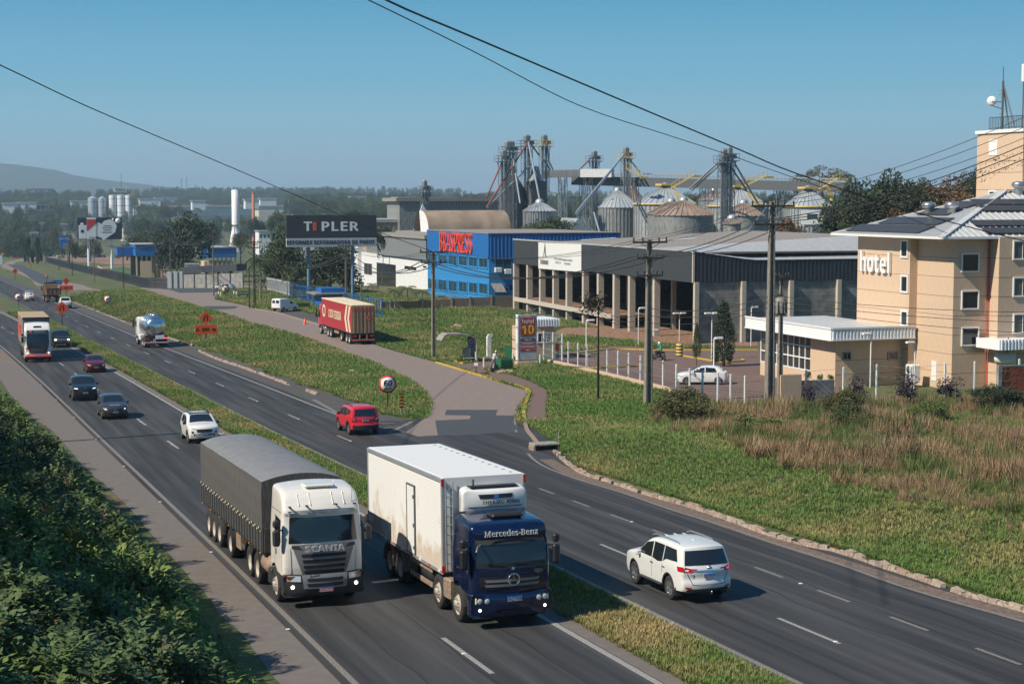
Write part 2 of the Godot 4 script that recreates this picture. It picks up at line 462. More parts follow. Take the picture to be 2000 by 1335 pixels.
	while s < 150:
		for e in [[9.45,0],[13.2,8.6],[22.95,6.0],[26.02,0],[16.95,0]]:
			var ss = s + e[1]
			if e[0] > 26 and (ss > 76): continue
			var o = put("road_stud",sm,"white"); o.position = gp(e[0] + (shn if e[0] < 18 else sh).call(ss),ss,.036); meta(o,"white reflective stud set in the carriageway","road stud","reflective studs along the lane lines")
		s += 13.25 if s > 75 else 13.25
	for a in [[612,781,660,808,.3],[760,846,805,824,.3],[640,788,655,788,.2],[648,797,668,797,.2],[735,827,770,828,.25],[737,838,800,832,.25],[738,842,790,845,.25]]:
		var q = [G(a[0],a[1]),G(a[2],a[3])]
		struct("chevron_line",pline([q[0],q[0].lerp(q[1],.5),q[1]],a[4],.044),"line_worn")
	var kerb = [1077,884,1125,923,1190,945,1250,966,1337,991,1425,1021,1500,1049,1575,1069,1635,1081,1706,1106,1796,1136,1876,1164,2000,1199,2100,1236]
	blocks(kerb,.62,.20,"stone_kerb")
	blocks([386,687,420,702,470,719,520,737,562,753],.7,.2,"stone_kerb")
	blocks([595,764,612,771],.6,.25,"stone_kerb")
	blocks([140,591,200,614,250,634,300,653,345,667,372,676],.9,.2,"stone_kerb")
	kerbline([852,709,880,717,925,730.5,960,741,1000,751.5,1026,760,1034,768,1029,782,1023,800,1024,820],"kerb_yellow","yellow painted kerb curving round the brick footpath by the bin")
	kerbline([1024,822,1030,842,1042,858,1058,880],"stone_b","bare concrete kerb leading to the drain inlet")
	kerbline([888,706,905,710,950,703,1008,697],"kerb_yellow","yellow painted kerb behind the bus shelter")
	kerbline([1110,693,1200,683,1300,685,1480,684],"kerb_yellow","yellow kerb along the far side of the hotel forecourt")
	kerbline([1335,696,1370,702,1410,708,1450,706,1450,703],"kerb_yellow","yellow kerb round the cypress island in the forecourt")
	kerbline([1140,719,1180,719,1262,716],"kerb_yellow","yellow kerb round the forecourt planting bed")
	kerbline([497,604,540,611,590,626,630,637],"stone_b","broken kerb edging the gravel yard by the lorry")
	kerbline([190,520,215,534,250,545,300,550,330,551],"white","white kerb curving round the yard lawn")
	var dr = thing("drain_inlet","concrete drain inlet with slab lid beside the merging lane","drain",G(1066,880))
	var m1 := MB.new(); m1.cbox(Vector3(0,.36,-.2),Vector3(1.5,.12,.9),.03); put("lid",m1,"concrete",dr)
	for g in [-.7,.7]: cb(dr,"side_wall","stone_b",Vector3(g,.12,-.2),Vector3(.16,.4,.8),.03)
	var m3 := MB.new(); m3.cbox(Vector3(0,.1,-.35),Vector3(1.2,.38,.5),.01); put("opening",m3,"black",dr)
	var m4 := MB.new(); m4.cyl(Vector3(.95,.4,-.5),Vector3(.95,1.0,-.5),.03); put("marker_post",m4,"concrete",dr)
func blocks(a: Array,ln: float,h: float,nm: String):
	var pts = []
	for i in range(0,a.size(),2): pts.append(G(a[i],a[i + 1]))
	var p = smoothpts(pts,ln)
	var t = thing("stone_kerb","row of rough cracked pale stone kerb blocks, %d metres long, %s" % [int(p.size()*ln),"beside the merging lane" if p.size() > 45 else ("at the foot of the grass island" if pts[0].z < -150 else "by the wet gutter")],"kerb",Vector3.ZERO)
	var vars_ = []
	for v in 5:
		var mb := MB.new(); var c = []
		for i in 8: c.append(Vector3((1 if i & 1 else -1)*.13,h*.9 if i & 2 else -.25,(1 if i & 4 else -1)*ln*.49) + Vector3(rng.randf_range(-.05,.05),rng.randf_range(-.06,.05),rng.randf_range(-.04,.04)))
		c[2] += Vector3(.1,0,0); c[6] += Vector3(.1,0,0)
		mb.smooth(-1)
		mb.quad(c[0],c[1],c[3],c[2]); mb.quad(c[5],c[4],c[6],c[7]); mb.quad(c[4],c[0],c[2],c[6])
		mb.quad(c[1],c[5],c[7],c[3]); mb.quad(c[2],c[3],c[7],c[6])
		vars_.append(mb.done())
	for i in p.size() - 1:
		if rng.randf() < .06: continue
		var d = p[i + 1] - p[i]
		var o = put("block",vars_[rng.randi() % 5],"stone" if rng.randf() < .7 else "stone_b",t)
		o.position = (p[i] + p[i + 1])*.5 + Vector3(.12,rng.randf_range(-.08,.02),0); o.rotation = Vector3(rng.randf_range(-.04,.04),atan2(d.x,d.z),rng.randf_range(-.08,.08))
		if i % 7 == 3: o.scale = Vector3(1,rng.randf_range(.6,.9),1)
func kerbline(a: Array,mat,label):
	var pts = []
	for i in range(0,a.size(),2): pts.append(G(a[i],a[i + 1]))
	var p = smoothpts(pts,.6); var mb := MB.new()
	mb.smooth(-1)
	for i in p.size() - 1:
		var d0 = p[min(i + 1,p.size() - 1)] - p[max(i - 1,0)]; var d1 = p[min(i + 2,p.size() - 1)] - p[i]
		var n0 = Vector3(-d0.z,0,d0.x).normalized()*.11; var n1 = Vector3(-d1.z,0,d1.x).normalized()*.11
		var u = Vector3.UP*.15; var w = Vector3.DOWN*.15
		mb.quad(p[i] - n0 + u,p[i + 1] - n1 + u,p[i + 1] + n1 + u,p[i] + n0 + u)
		mb.quad(p[i] - n0 + w,p[i + 1] - n1 + w,p[i + 1] - n1 + u,p[i] - n0 + u)
		mb.quad(p[i] + n0 + u,p[i + 1] + n1 + u,p[i + 1] + n1 + w,p[i] + n0 + w)
	one("kerb",mb,mat,label,"kerb")
# ------------------------------------------------------------------ buildings
func wbox(root,called,mat,a: Vector3,b: Vector3,bev := 0.0): # box between two world corners
	var m := MB.new(); m.cbox((a + b)*.5,(b - a).abs(),bev); return put(called,m,mat,root)
func corr(root,called,mat,o: Vector3,u: Vector3,v: Vector3,n: Vector3,pitch := .3,amp := .05):
	var m := MB.new(); m.smooth(-1); var L = u.length(); var k = int(ceil(L/pitch)); var d = u/k
	for i in k:
		var p = o + d*i
		m.quad(p,p + v,p + v + d*.35,p + d*.35)
		m.quad(p + d*.35,p + v + d*.35,p + v + d*.5 + n*amp,p + d*.5 + n*amp)
		m.quad(p + d*.5 + n*amp,p + v + d*.5 + n*amp,p + v + d*.85 + n*amp,p + d*.85 + n*amp)
		m.quad(p + d*.85 + n*amp,p + v + d*.85 + n*amp,p + v + d,p + d)
	return put(called,m,mat,root)
func win(root,a: Vector3,b: Vector3,ax: int,fm := "white",gm := "glass",fr := .12,mull := 0,pr := .05):
	var lo = Vector3(min(a.x,b.x),min(a.y,b.y),min(a.z,b.z)); var hi = Vector3(max(a.x,b.x),max(a.y,b.y),max(a.z,b.z))
	var n = Vector3(-1,0,0) if ax == 0 else Vector3(0,0,1)
	var w = thing_part(root,"window")
	var c = (lo + hi)*.5; var h = hi.y - lo.y; var l = (hi.z - lo.z) if ax == 0 else (hi.x - lo.x)
	var S = func(along,up,dep): return Vector3(dep,up,along) if ax == 0 else Vector3(along,up,dep)
	var A = Vector3(0,0,1) if ax == 0 else Vector3(1,0,0)
	cb(w,"pane",gm,c + n*.012,S.call(l - fr,h - fr,.03),.0)
	if fr > 0:
		for g in [-1,1]:
			cb(w,"frame",fm,c + A*g*(l*.5 - fr*.5) + n*pr*.5,S.call(fr,h,pr + .04),.01)
			cb(w,"frame",fm,c + Vector3.UP*g*(h*.5 - fr*.5) + n*pr*.5,S.call(l - fr*2,fr,pr + .04),.01)
	for k in mull: cb(w,"mullion",fm,c + A*(l*((k + 1.0)/(mull + 1) - .5)) + n*.03,S.call(fr*.4,h - fr,.06),.005)
	return w
func buildings():
	mk("curtain_glass",C(.10,.11,.10),.12); mk("hotel_wall",C(.60,.44,.31),.85,0,"rain",.22); mk("groove",C(.22,.14,.095),.9)
	mk("roof_zinc",C(.60,.61,.61),.55,.25,"soft",.3); mk("solar",C(.045,.047,.052),.5); mk("canopy",C(.72,.75,.78),.5)
	mk("fascia_dark",C(.055,.062,.072),.5,.2,"soft",.4); mk("conc_wall",C(.29,.285,.275),.9,0,"blotch",.22); mk("conc_col",C(.50,.45,.38),.9,0,"soft",.5)
	mk("roof_gray",C(.34,.31,.285),.8,0,"streak",.2); mk("roof_pale",C(.45,.46,.47),.6,.2,"soft",.2); mk("blue_wall",C(.012,.135,.42),.55,0,"soft",.4); mk("blue_light",C(.03,.24,.56),.6,0,"soft",.4)
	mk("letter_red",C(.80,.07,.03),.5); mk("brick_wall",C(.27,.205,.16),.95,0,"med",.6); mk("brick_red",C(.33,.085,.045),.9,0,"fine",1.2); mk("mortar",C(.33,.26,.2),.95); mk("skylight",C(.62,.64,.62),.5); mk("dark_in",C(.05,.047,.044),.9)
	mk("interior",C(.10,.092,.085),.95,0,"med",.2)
	hotel(); warehouse(); blue_depot(); white_office(); left_yards()
func hotel():
	var t = thing("hotel_building","beige four storey hotel with white hotel lettering and solar panels on a hipped metal roof","building")
	var XA = 72.0; var a0 = onx(1674,600,XA); var a1 = onx(1776,600,XA)
	var sA = -a1.z; var XB = onz(1791,600,sA).x; var b1 = onx(1862,600,XB); var sC = -b1.z; var XD = onz(1931,600,sC).x; var d1 = onx(1950,600,XD); var sE = -d1.z
	var ey = onx(1674,458,XA).y + .05; var gy = gh(74,-108) - .3
	var W = [[XA,a0.z,sA,118.0],[XB,-sA,sC,118.0],[XD,-sC,sE,118.0]]
	wbox(t,"wall","hotel_wall",Vector3(XA,gy,a0.z),Vector3(124,ey,-sA)); wbox(t,"wall","hotel_wall",Vector3(XB,gy,-sA),Vector3(124,ey,-sC)); wbox(t,"wall","hotel_wall",Vector3(XD,gy,-sC),Vector3(124,ey,-sE))
	for k in 8: # joint grooves between storeys
		var y = gy + 1.6 + k*1.45
		if y > ey - .3: break
		cb(t,"groove","groove",Vector3(XA,y,(a0.z - sA)*.5),Vector3(.012,.035,a0.z*-1 - sA),0); cb(t,"groove","groove",Vector3(XB,y,-(sA + sC)*.5),Vector3(.012,.035,sA - sC),0); cb(t,"groove","groove",Vector3((XB + XD)*.5,y,-sC),Vector3(XD - XB,.035,.012),0)
		cb(t,"groove","groove",Vector3(XD,y,-(sC + sE)*.5),Vector3(.012,.035,sC - sE),0); cb(t,"groove","groove",Vector3((XD + 90)*.5,y,-sE),Vector3(90 - XD,.035,.012),0)
	for y in [[467,504],[536,572.6],[604.6,638.5]]: win(t,onx(1761,y[0],XA),onx(1775,y[1],XA),0,"white","glass",.15,0,.08)
	for y in [[494,531],[567,604],[639,675]]: win(t,onz(1878,y[0],sC),onz(1912,y[1],sC),2,"white","glass",.11,0,.08)
	for y in [[469,507],[541,579],[612,650]]: win(t,onz(1979,y[0],sE),onz(2016,y[1],sE),2,"white","curtain_glass",.11,1,.08)
	var q0 = onx(1821,704,XB); var q1 = onx(1830,744,XB); wbox(t,"service_door","white",Vector3(XB - .05,q1.y,q0.z),Vector3(XB + .05,q0.y,q1.z))
	tb(t,"drain_pipe","red",Vector3(XD - .12,gy,-sC + .12),Vector3(XD - .12,ey,-sC + .12),.045)
	var lp = onx(1714,512,XA); var lt = text(t,"hotel_letters","hotel",2.15,.22,"white",Vector3(XA - .16,lp.y - .05,lp.z),Basis(Vector3.UP,-PI/2),"Droid Sans",true,.84)
	var ov = 1.1; var e0 = Vector3(XA - ov,ey,a0.z - 2.4); var e1 = Vector3(XA - ov,ey,-sC + 1.0); var ap = D(1966,372,(-a0.z + sC)*.5*1.0/cos(deg_to_rad(0)) )
	var sm = (-a0.z + 2.4 + sC - 1.0)*.5; ap = onz(1962,374,sm); var far = Vector3(124,ey,e1.z); var farb = Vector3(124,ey,e0.z); var rend = Vector3(118,ap.y,-sm)
	var rt = thing_part(t,"roof")
	var slab := MB.new(); slab.smooth(-1); slab.tri(e0,ap,e1); slab.quad(e1,ap,rend,far); slab.quad(e0,farb,rend,ap); slab.quad(e0,e1,far,farb); put("roof_deck",slab,"roof_zinc",rt)
	var rb := MB.new(); var nr = 64
	for i in range(1,nr):
		var f = float(i)/nr; var p = e0.lerp(e1,f); var k = (1.0 - abs(f - .5)*2.0); var top = p.lerp(ap + (e0.lerp(e1,f) - e0.lerp(e1,.5)),1.0)
		var q = Vector3(lerpf(e0.x,ap.x,k),lerpf(e0.y,ap.y,k),p.z); rb.bar(p + Vector3(-.03,.03,0),q + Vector3(0,.03,0),.09,.06)
	put("roof_ribs",rb,"roof_zinc",rt)
	var rc := MB.new()
	for i in range(1,80):
		var x = lerpf(e1.x,118.0,i/80.0); var k = min(1.0,(x - e1.x)/(ap.x - e1.x)); rc.bar(Vector3(x,ey + .03,e1.z),Vector3(x,lerpf(ey,ap.y,k) + .03,lerpf(e1.z,ap.z,k)),.12,.07)
	put("roof_ribs",rc,"roof_zinc",rt)
	var hip := MB.new(); hip.bar(e1 + Vector3.UP*.08,ap + Vector3.UP*.08,.5,.1); put("hip_flashing",hip,"roof_zinc",rt); var hip2 := MB.new(); hip2.bar(e0 + Vector3.UP*.06,ap + Vector3.UP*.06,.4,.08); put("hip_flashing",hip2,"roof_zinc",rt); var rg := MB.new(); rg.bar(ap + Vector3.UP*.1,rend + Vector3.UP*.1,.6,.12); put("ridge_flashing",rg,"roof_zinc",rt)
	wbox(rt,"gutter","white",e0 + Vector3(-.06,-.12,0),e1 + Vector3(.06,.06,0)); wbox(rt,"gutter","white",e1 + Vector3(0,-.12,-.06),far + Vector3(0,.06,.06))
	var N0 = (ap - e0).cross(e1 - e0).normalized(); if N0.y < 0: N0 = -N0
	var up0 = ((ap - e0.lerp(e1,.5))).normalized(); var al0 = (e1 - e0).normalized()
	var sp = thing_part(t,"solar_array")
	for r in [[.04,.09,10,.12],[.215,.20,8,.12],[.42,.33,4,.14],[.585,.40,3,.14]]:
		for i in r[2]:
			var c = e0 + al0*((e1 - e0).length()*r[1] + (i + .5)*1.05) + up0*((ap - e0.lerp(e1,.5)).length()*r[0] + .9) + N0*.16
			cb(sp,"panel","solar",c,Vector3(1.0,.05,1.7),.01,Basis(al0,N0,al0.cross(N0)))
	var N1 = Vector3(0,1,(ap.y - ey)*-1.0/((ap.z - e1.z))).normalized(); if N1.y < 0: N1 = -N1
	var up1 = Vector3(0,ap.y - ey,ap.z - e1.z).normalized(); var ln1 = Vector3(0,ap.y - ey,ap.z - e1.z).length()
	for r in [[.04,4.2,9],[.20,4.0,9],[.52,6.6,7],[.66,6.6,7]]:
		for i in r[2]:
			var c = Vector3(e1.x + r[1] + (i + .5)*1.75,ey,e1.z) + up1*(ln1*r[0] + .55) + N1*.16
			cb(sp,"panel","solar",c,Vector3(1.7,.05,1.0),.01,Basis(Vector3.RIGHT,N1,Vector3.RIGHT.cross(N1)))
	for p in [[1814,418],[1859,418],[1990,378]]:
		var rr = ray(p[0],p[1]); var pl = Plane(N0,e0) if p[0] < 1900 else Plane(N1,e1); var h = pl.intersects_ray(cam.position,rr)
		if h == null: continue
		var v = thing_part(t,"roof_vent"); lathe_part(v,"vent_neck","galv",[Vector2(.34,-.3),Vector2(.34,.45),Vector2(.45,.5)],h,Vector3.UP,16); lathe_part(v,"vent_cowl","alloy",[Vector2(.45,.5),Vector2(.56,.62),Vector2(.58,.78),Vector2(.45,.95),Vector2(.0001,1.0)],h,Vector3.UP,16)
	var XT = 86.0; var t0 = onx(1909,300,XT); var t1 = onx(1999,300,XT); var ty = onx(1909,262,XT).y
	var tw = thing_part(t,"stair_tower")
	wbox(tw,"tower_wall","hotel_wall",Vector3(XT,ey - 1,t0.z),Vector3(XT + 9,ty,t1.z)); wbox(tw,"tower_cap","white",Vector3(XT - .15,ty,t0.z - .15),Vector3(XT + 9.1,ty + .28,t1.z + .15))
	win(tw,onx(1933,273,XT),onx(1949,303,XT),0,"white","white_wall",.15,0,.03); win(tw,onx(1932,371,XT),onx(1946,382,XT),0,"white","glass",.15,0,.05)
	for y in [314,337,370]: cb(tw,"groove","groove",Vector3(XT,onx(1950,y,XT).y,(t0.z + t1.z)*.5),Vector3(.012,.04,t1.z - t0.z),0)
	var rl = thing_part(tw,"railing"); var z = t0.z + 1.2
	while z < t1.z + 2: tb(rl,"baluster","dark_steel",Vector3(XT + .3,ty + .28,z),Vector3(XT + .3,ty + 1.35,z),.025,5); z += .22
	tb(rl,"handrail","dark_steel",Vector3(XT + .3,ty + 1.35,t0.z + 1.2),Vector3(XT + .3,ty + 1.35,t1.z + 2),.035,6); tb(rl,"bottom_rail","dark_steel",Vector3(XT + .3,ty + .45,t0.z + 1.2),Vector3(XT + .3,ty + .45,t1.z + 2),.03,6)
	var m = thing("radio_mast","steel radio mast with white dish standing on the hotel tower","mast")
	var mb0 = onx(1958,240,XT + 1.0); var mt = onx(1961,130,XT + 1.0)
	tb(m,"pole","dark_steel",Vector3(mb0.x,ty + .3,mb0.z),Vector3(mb0.x,onx(1961,158,XT + 1).y,mb0.z),.09,8); tb(m,"whip","dark_steel",Vector3(mb0.x,onx(1961,158,XT + 1).y,mb0.z),Vector3(mb0.x,mt.y,mb0.z),.035,6)
	for p in [[1972,240],[1984,250]]: var f = onx(p[0],p[1],XT + 2.0); tb(m,"strut","steel",Vector3(mb0.x,onx(1961,162,XT + 1).y,mb0.z),Vector3(f.x,ty + .3,f.z),.07,6)
	var dc = onx(1937,197,XT + .8); lathe_part(m,"dish","white",[Vector2(.0001,.1),Vector2(.25,.05),Vector2(.42,-.05),Vector2(.42,-.2),Vector2(.0001,-.3)],dc,Vector3(-.8,.0,.6).normalized(),22)
	for dy in [-.15,-.75]: tb(m,"bracket","dark_steel",Vector3(mb0.x,dc.y + dy,mb0.z),Vector3(dc.x,dc.y + dy*.5,dc.z),.045,6)
	for y in [177,184,222,230]: var p = onx(1952,y,XT + 1); tb(m,"yagi_element","dark_steel",Vector3(mb0.x,p.y,mb0.z),p,.02,5)
	var an = thing("panel_antenna","white panel antenna on the hotel roof","antenna"); var ap0 = onx(1999,125,XT + 1.5); var ap1 = onx(2000,160,XT + 1.5); cb(an,"radome","white",(ap0 + ap1)*.5,Vector3(.2,ap0.y - ap1.y,.35),.06); tb(an,"pole","dark_steel",Vector3(ap1.x,ty + .3,ap1.z),ap1,.05,6)
	var n = thing("hotel_annex","low beige hotel annex with gridded restaurant windows under a white metal canopy","building")
	var SF = 110.0; var XL = onz(1632,700,SF).x; var c0 = onx(1485,700,XL); var XR = onz(1790,700,SF).x; var cyb = onz(1616,665,SF - 1.0).y; var cyt = onz(1616,642,SF - 1.0).y
	var gl0 = onx(1583,700,XL)
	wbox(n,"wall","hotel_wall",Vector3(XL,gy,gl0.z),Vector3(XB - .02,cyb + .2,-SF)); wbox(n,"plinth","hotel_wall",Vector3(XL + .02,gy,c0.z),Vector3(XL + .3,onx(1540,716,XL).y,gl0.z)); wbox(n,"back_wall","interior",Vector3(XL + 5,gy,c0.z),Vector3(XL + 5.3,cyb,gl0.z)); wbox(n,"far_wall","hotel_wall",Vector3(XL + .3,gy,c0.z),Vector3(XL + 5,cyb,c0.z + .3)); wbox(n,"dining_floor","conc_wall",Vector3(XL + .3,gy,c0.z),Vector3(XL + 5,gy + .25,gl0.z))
	var gt = cyb; var gb = onx(1540,716,XL).y; var cols = 9; var gw = thing_part(n,"restaurant_glazing")
	for i in cols:
		for j in 3:
			var z0 = lerpf(c0.z,gl0.z,i/float(cols)); var z1 = lerpf(c0.z,gl0.z,(i + 1)/float(cols)); var y0 = lerpf(gb,gt,j/3.0); var y1 = lerpf(gb,gt,(j + 1)/3.0)
			cb(gw,"pane","glass_pane",Vector3(XL + .1,(y0 + y1)*.5,(z0 + z1)*.5),Vector3(.02,y1 - y0 - .08,z1 - z0 - .08),0)
	for i in cols + 1: cb(gw,"mullion","white",Vector3(XL + .08,(gt + gb)*.5,lerpf(c0.z,gl0.z,i/float(cols))),Vector3(.1,gt - gb,.09),.01)
	for j in 4: cb(gw,"transom","white",Vector3(XL + .07,lerpf(gb,gt,j/3.0),(c0.z + gl0.z)*.5),Vector3(.1,.1,gl0.z - c0.z),.01)
	for p in [[1646,687,1662,702],[1734,687,1753,702]]: win(n,onz(p[0],p[1],SF),onz(p[2],p[3],SF),2,"gray_trim","glass",.1,1,.06)
	for y in [.9,2.0]: cb(n,"groove","groove",Vector3((XL + XB)*.5,gy + .3 + y,-SF),Vector3(XB - XL,.035,.012),0)
	var can = thing_part(n,"canopy"); var cf = onx(1456,630,XL - 1.0)
	var roof := MB.new(); roof.bx(Vector3(XL - .95,cyt - .25,cf.z),Vector3(XB - .05,cyt - .1,-SF + .95)); put("canopy_roof",roof,"roof_zinc",can)
	corr(can,"canopy_fascia","canopy",Vector3(XL - 1.0,cyb,cf.z),Vector3(0,0,-SF + 1.0 - cf.z),Vector3(0,cyt - cyb,0),Vector3(-1,0,0),.28,.02)
	corr(can,"canopy_fascia","canopy",Vector3(XL - 1.0,cyb,-SF + 1.0),Vector3(onz(1788,650,SF - 1.0).x - XL + 1.0,0,0),Vector3(0,cyt - cyb,0),Vector3(0,0,1),.3,.07)
	for q in [[cyt,.07],[cyb,.05]]: wbox(can,"canopy_trim","white",Vector3(XL - 1.06,q[0] - q[1],cf.z),Vector3(XL - .94,q[0] + q[1],-SF + 1.06)); wbox(can,"canopy_trim","white",Vector3(XL - .94,q[0] - q[1],-SF + .96),Vector3(onz(1788,650,SF - 1.0).x,q[0] + q[1],-SF + 1.1))
	var c2 = thing("side_canopy","small white metal canopy over the hotel side entrance","canopy"); var k0 = onz(1953,684,sE - 2.0); var k1 = onz(1953,664,sE - 2.0); var kx = k0.x; var kf = onx(1907,670,kx)
	corr(c2,"fascia","canopy",Vector3(kx,k0.y,kf.z),Vector3(0,0,-(sE - 2.0) - kf.z),Vector3(0,k1.y - k0.y,0),Vector3(-1,0,0),.25,.02); corr(c2,"fascia","canopy",k0,Vector3(9,0,0),Vector3(0,k1.y - k0.y,0),Vector3(0,0,1),.3,.07); wbox(c2,"canopy_roof","canopy",Vector3(kx + .05,k1.y - .15,kf.z + .05),Vector3(kx + 9,k1.y - .05,-sE + 1.95))
	var ac = thing("air_conditioner","tall white twin fan air conditioning unit beside the hotel wall","air conditioner"); var u0 = onz(1776,712,107.5); var u1 = onz(1791,745,107.5)
	cb(ac,"casing","white",(u0 + u1)*.5,Vector3(.75,u0.y - u1.y,.9),.04)
	for f in [.28,.72]: lathe_part(ac,"fan","dark_steel",[Vector2(.3,0),Vector2(.3,.03),Vector2(.05,.03),Vector2(.0001,.05)],Vector3(u0.x - .02,lerpf(u0.y,u1.y,f),(u0.z)),Vector3(-1,0,0),16)
	var du = thing("ventilation_duct","white ventilation duct with dark mouth on the hotel side wall","duct"); var dp = onz(1985,700,sE - 1.2); lathe_part(du,"duct_body","white",[Vector2(.0001,-1.6),Vector2(.42,-1.5),Vector2(.42,-.2),Vector2(.5,0)],dp,Vector3(.8,0,.6).normalized(),18); lathe_part(du,"duct_mouth","black",[Vector2(.5,0),Vector2(.38,-.05),Vector2(.0001,-.3)],dp,Vector3(.8,0,.6).normalized(),18); tb(du,"bracket","dark_steel",dp + Vector3(-.5,0,-.3),dp + Vector3(-.5,1.6,-.3),.04,6)
	var bw = thing("red_brick_wall","red brick wall with dark concrete posts at the edge of the weedy plot","wall"); var b0 = G(1955,772); var SB = -b0.z; var bt = onz(1965,716,SB).y
	wbox(bw,"mortar_core","mortar",Vector3(b0.x + .05,b0.y - .4,b0.z - .16),Vector3(b0.x + 5.0,bt,b0.z - .04)); wbox(bw,"post","conc_wall",Vector3(b0.x - .25,b0.y - .4,b0.z - .22),Vector3(b0.x + .05,bt + .15,b0.z + .05)); wbox(bw,"coping","conc_wall",Vector3(b0.x + .05,bt,b0.z - .2),Vector3(b0.x + 5,bt + .1,b0.z + .04))
	var bmesh := MB.new(); bmesh.cbox(Vector3.ZERO,Vector3(.29,.165,.1),.012); var bm = bmesh.done(); var rr = 0; var y = b0.y - .2
	while y < bt - .1:
		for i in 15:
			var o = put("brick",bm,"brick_red",bw); o.position = Vector3(b0.x + .22 + i*.31 + (.155 if rr % 2 else 0.0),y,b0.z - .03 + rng.randf_range(-.006,.006))
		y += .19; rr += 1
func warehouse():
	var X = 78.0; var S1 = 159.5; var S0 = 216.8
	var t = thing("dark_fascia_warehouse","open concrete warehouse under construction with dark metal fascia on pale columns","warehouse")
	var ft = 6.45; var fb = 3.1
	corr(t,"fascia","fascia_dark",Vector3(X,fb,-S0),Vector3(0,0,S0 - S1),Vector3(0,ft - fb,0),Vector3(-1,0,0),.55,.06)
	wbox(t,"fascia_back","fascia_dark",Vector3(X + .1,fb,-S0),Vector3(X + .3,ft,-S1))
	wbox(t,"fascia_trim","roof_pale",Vector3(X - .12,ft - .05,-S0),Vector3(X + .3,ft + .12,-S1 + .12)); wbox(t,"corner_trim","conc_col",Vector3(X - .12,fb,-S1 - .1),Vector3(X + .1,ft,-S1 + .12))
	var xr = onz(1468,508,S1).x; var yr = onz(1468,508,S1).y; var xe = onz(1720,511,S1).x
	var rk := MB.new(); rk.smooth(-1); var k = 0; var x = X
	while x < xe:
		var d = .5; var ya = lerpf(ft,yr,clampf((x - X)/(xr - X),0,1)); var yb_ = lerpf(ft,yr,clampf((x + d - X)/(xr - X),0,1)); var z0 = -S1; var z1 = -S1 + .07
		var ym = (ya + yb_)*.5
		rk.quad(Vector3(x,fb,z0),Vector3(x,ya,z0),Vector3(x + d*.5,ym,z0),Vector3(x + d*.5,fb,z0)); rk.quad(Vector3(x + d*.5,fb,z0),Vector3(x + d*.5,ym,z0),Vector3(x + d*.5,ym,z1),Vector3(x + d*.5,fb,z1)); rk.quad(Vector3(x + d*.5,fb,z1),Vector3(x + d*.5,ym,z1),Vector3(x + d,yb_,z1),Vector3(x + d,fb,z1)); rk.quad(Vector3(x + d,fb,z1),Vector3(x + d,yb_,z1),Vector3(x + d,yb_,z0),Vector3(x + d,fb,z0)); x += d
	put("raked_fascia",rk,"fascia_dark",t)
	for i in 5:
		var c0 = [1355,1447,1540,1633,1726][i]; var p0 = onz(c0,640,S1); var gy = gh(p0.x,-S1)
		wbox(t,"column","conc_col",Vector3(p0.x - .05,gy - .3,-S1 - .1),Vector3(p0.x + .45,fb + .05,-S1 + .35))
		if i < 4:
			var p1 = onz([1447,1540,1633,1726][i],640,S1)
			for j in 4:
				var ya = lerpf(gy - .3,fb,j/4.0); var yb2 = lerpf(gy - .3,fb,(j + 1)/4.0) - .02
				wbox(t,"wall_panel","conc_wall",Vector3(p0.x + .45,ya,-S1 - .35),Vector3(p1.x - .05,yb2,-S1 - .1 - (.01 if j % 2 else 0.0)))
	for c in [1002,1028,1053,1079,1105,1137,1166,1197,1227,1275]:
		var p = onx(c + 1,600,X); var gy = gh(X,p.z); wbox(t,"column","conc_col",Vector3(X + .02,gy - .3,p.z - .3),Vector3(X + .75,fb + .02,p.z + .25))
	for c in [1225,1312]: var p = onx(c,600,X + 6); wbox(t,"inner_column","conc_col",Vector3(X + 6,gh(X,p.z) - .3,p.z - .25),Vector3(X + 6.5,ft,p.z + .25))
	var g0 = onx(1005,583,X); var g1 = onx(1197,618,X)
	var gb := MB.new(); gb.bar(Vector3(X - .1,g0.y,g0.z),Vector3(X - .1,g1.y,g1.z),.3,.55); put("gallery_beam",gb,"conc_col",t)
	var gf := MB.new(); gf.bar(Vector3(X + 6,g0.y - .05,g0.z),Vector3(X + 6,g1.y - .05,g1.z),11.8,.3); put("gallery_floor",gf,"tan_dirt",t)
	wbox(t,"gallery_wall","conc_wall",Vector3(X + 1.2,gh(X,-S0) - .3,g0.z),Vector3(X + 1.5,g0.y - .3,onx(1080,600,X).z))
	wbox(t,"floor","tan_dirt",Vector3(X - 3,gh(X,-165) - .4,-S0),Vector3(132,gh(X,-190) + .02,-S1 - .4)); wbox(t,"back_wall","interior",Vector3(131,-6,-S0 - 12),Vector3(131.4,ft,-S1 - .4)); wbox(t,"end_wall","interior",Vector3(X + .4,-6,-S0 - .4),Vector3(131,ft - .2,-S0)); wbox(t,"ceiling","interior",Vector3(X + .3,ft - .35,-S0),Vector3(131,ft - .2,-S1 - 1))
	var ridge = 7.75
	corr_roof(t,"roof","roof_gray",Vector3(X + .3,ft + .02,-200.0),Vector3(0,0,200.0 - S1 - 9.0),Vector3(27,ridge - ft,0),.9,.09)
	corr_roof(t,"roof","roof_gray",Vector3(X + 27.3,ridge + .02,-200.0),Vector3(0,0,200.0 - S1 - 9.0),Vector3(27,ft - ridge,0),.9,.09)
	var lw := MB.new(); lw.smooth(-1); x = X
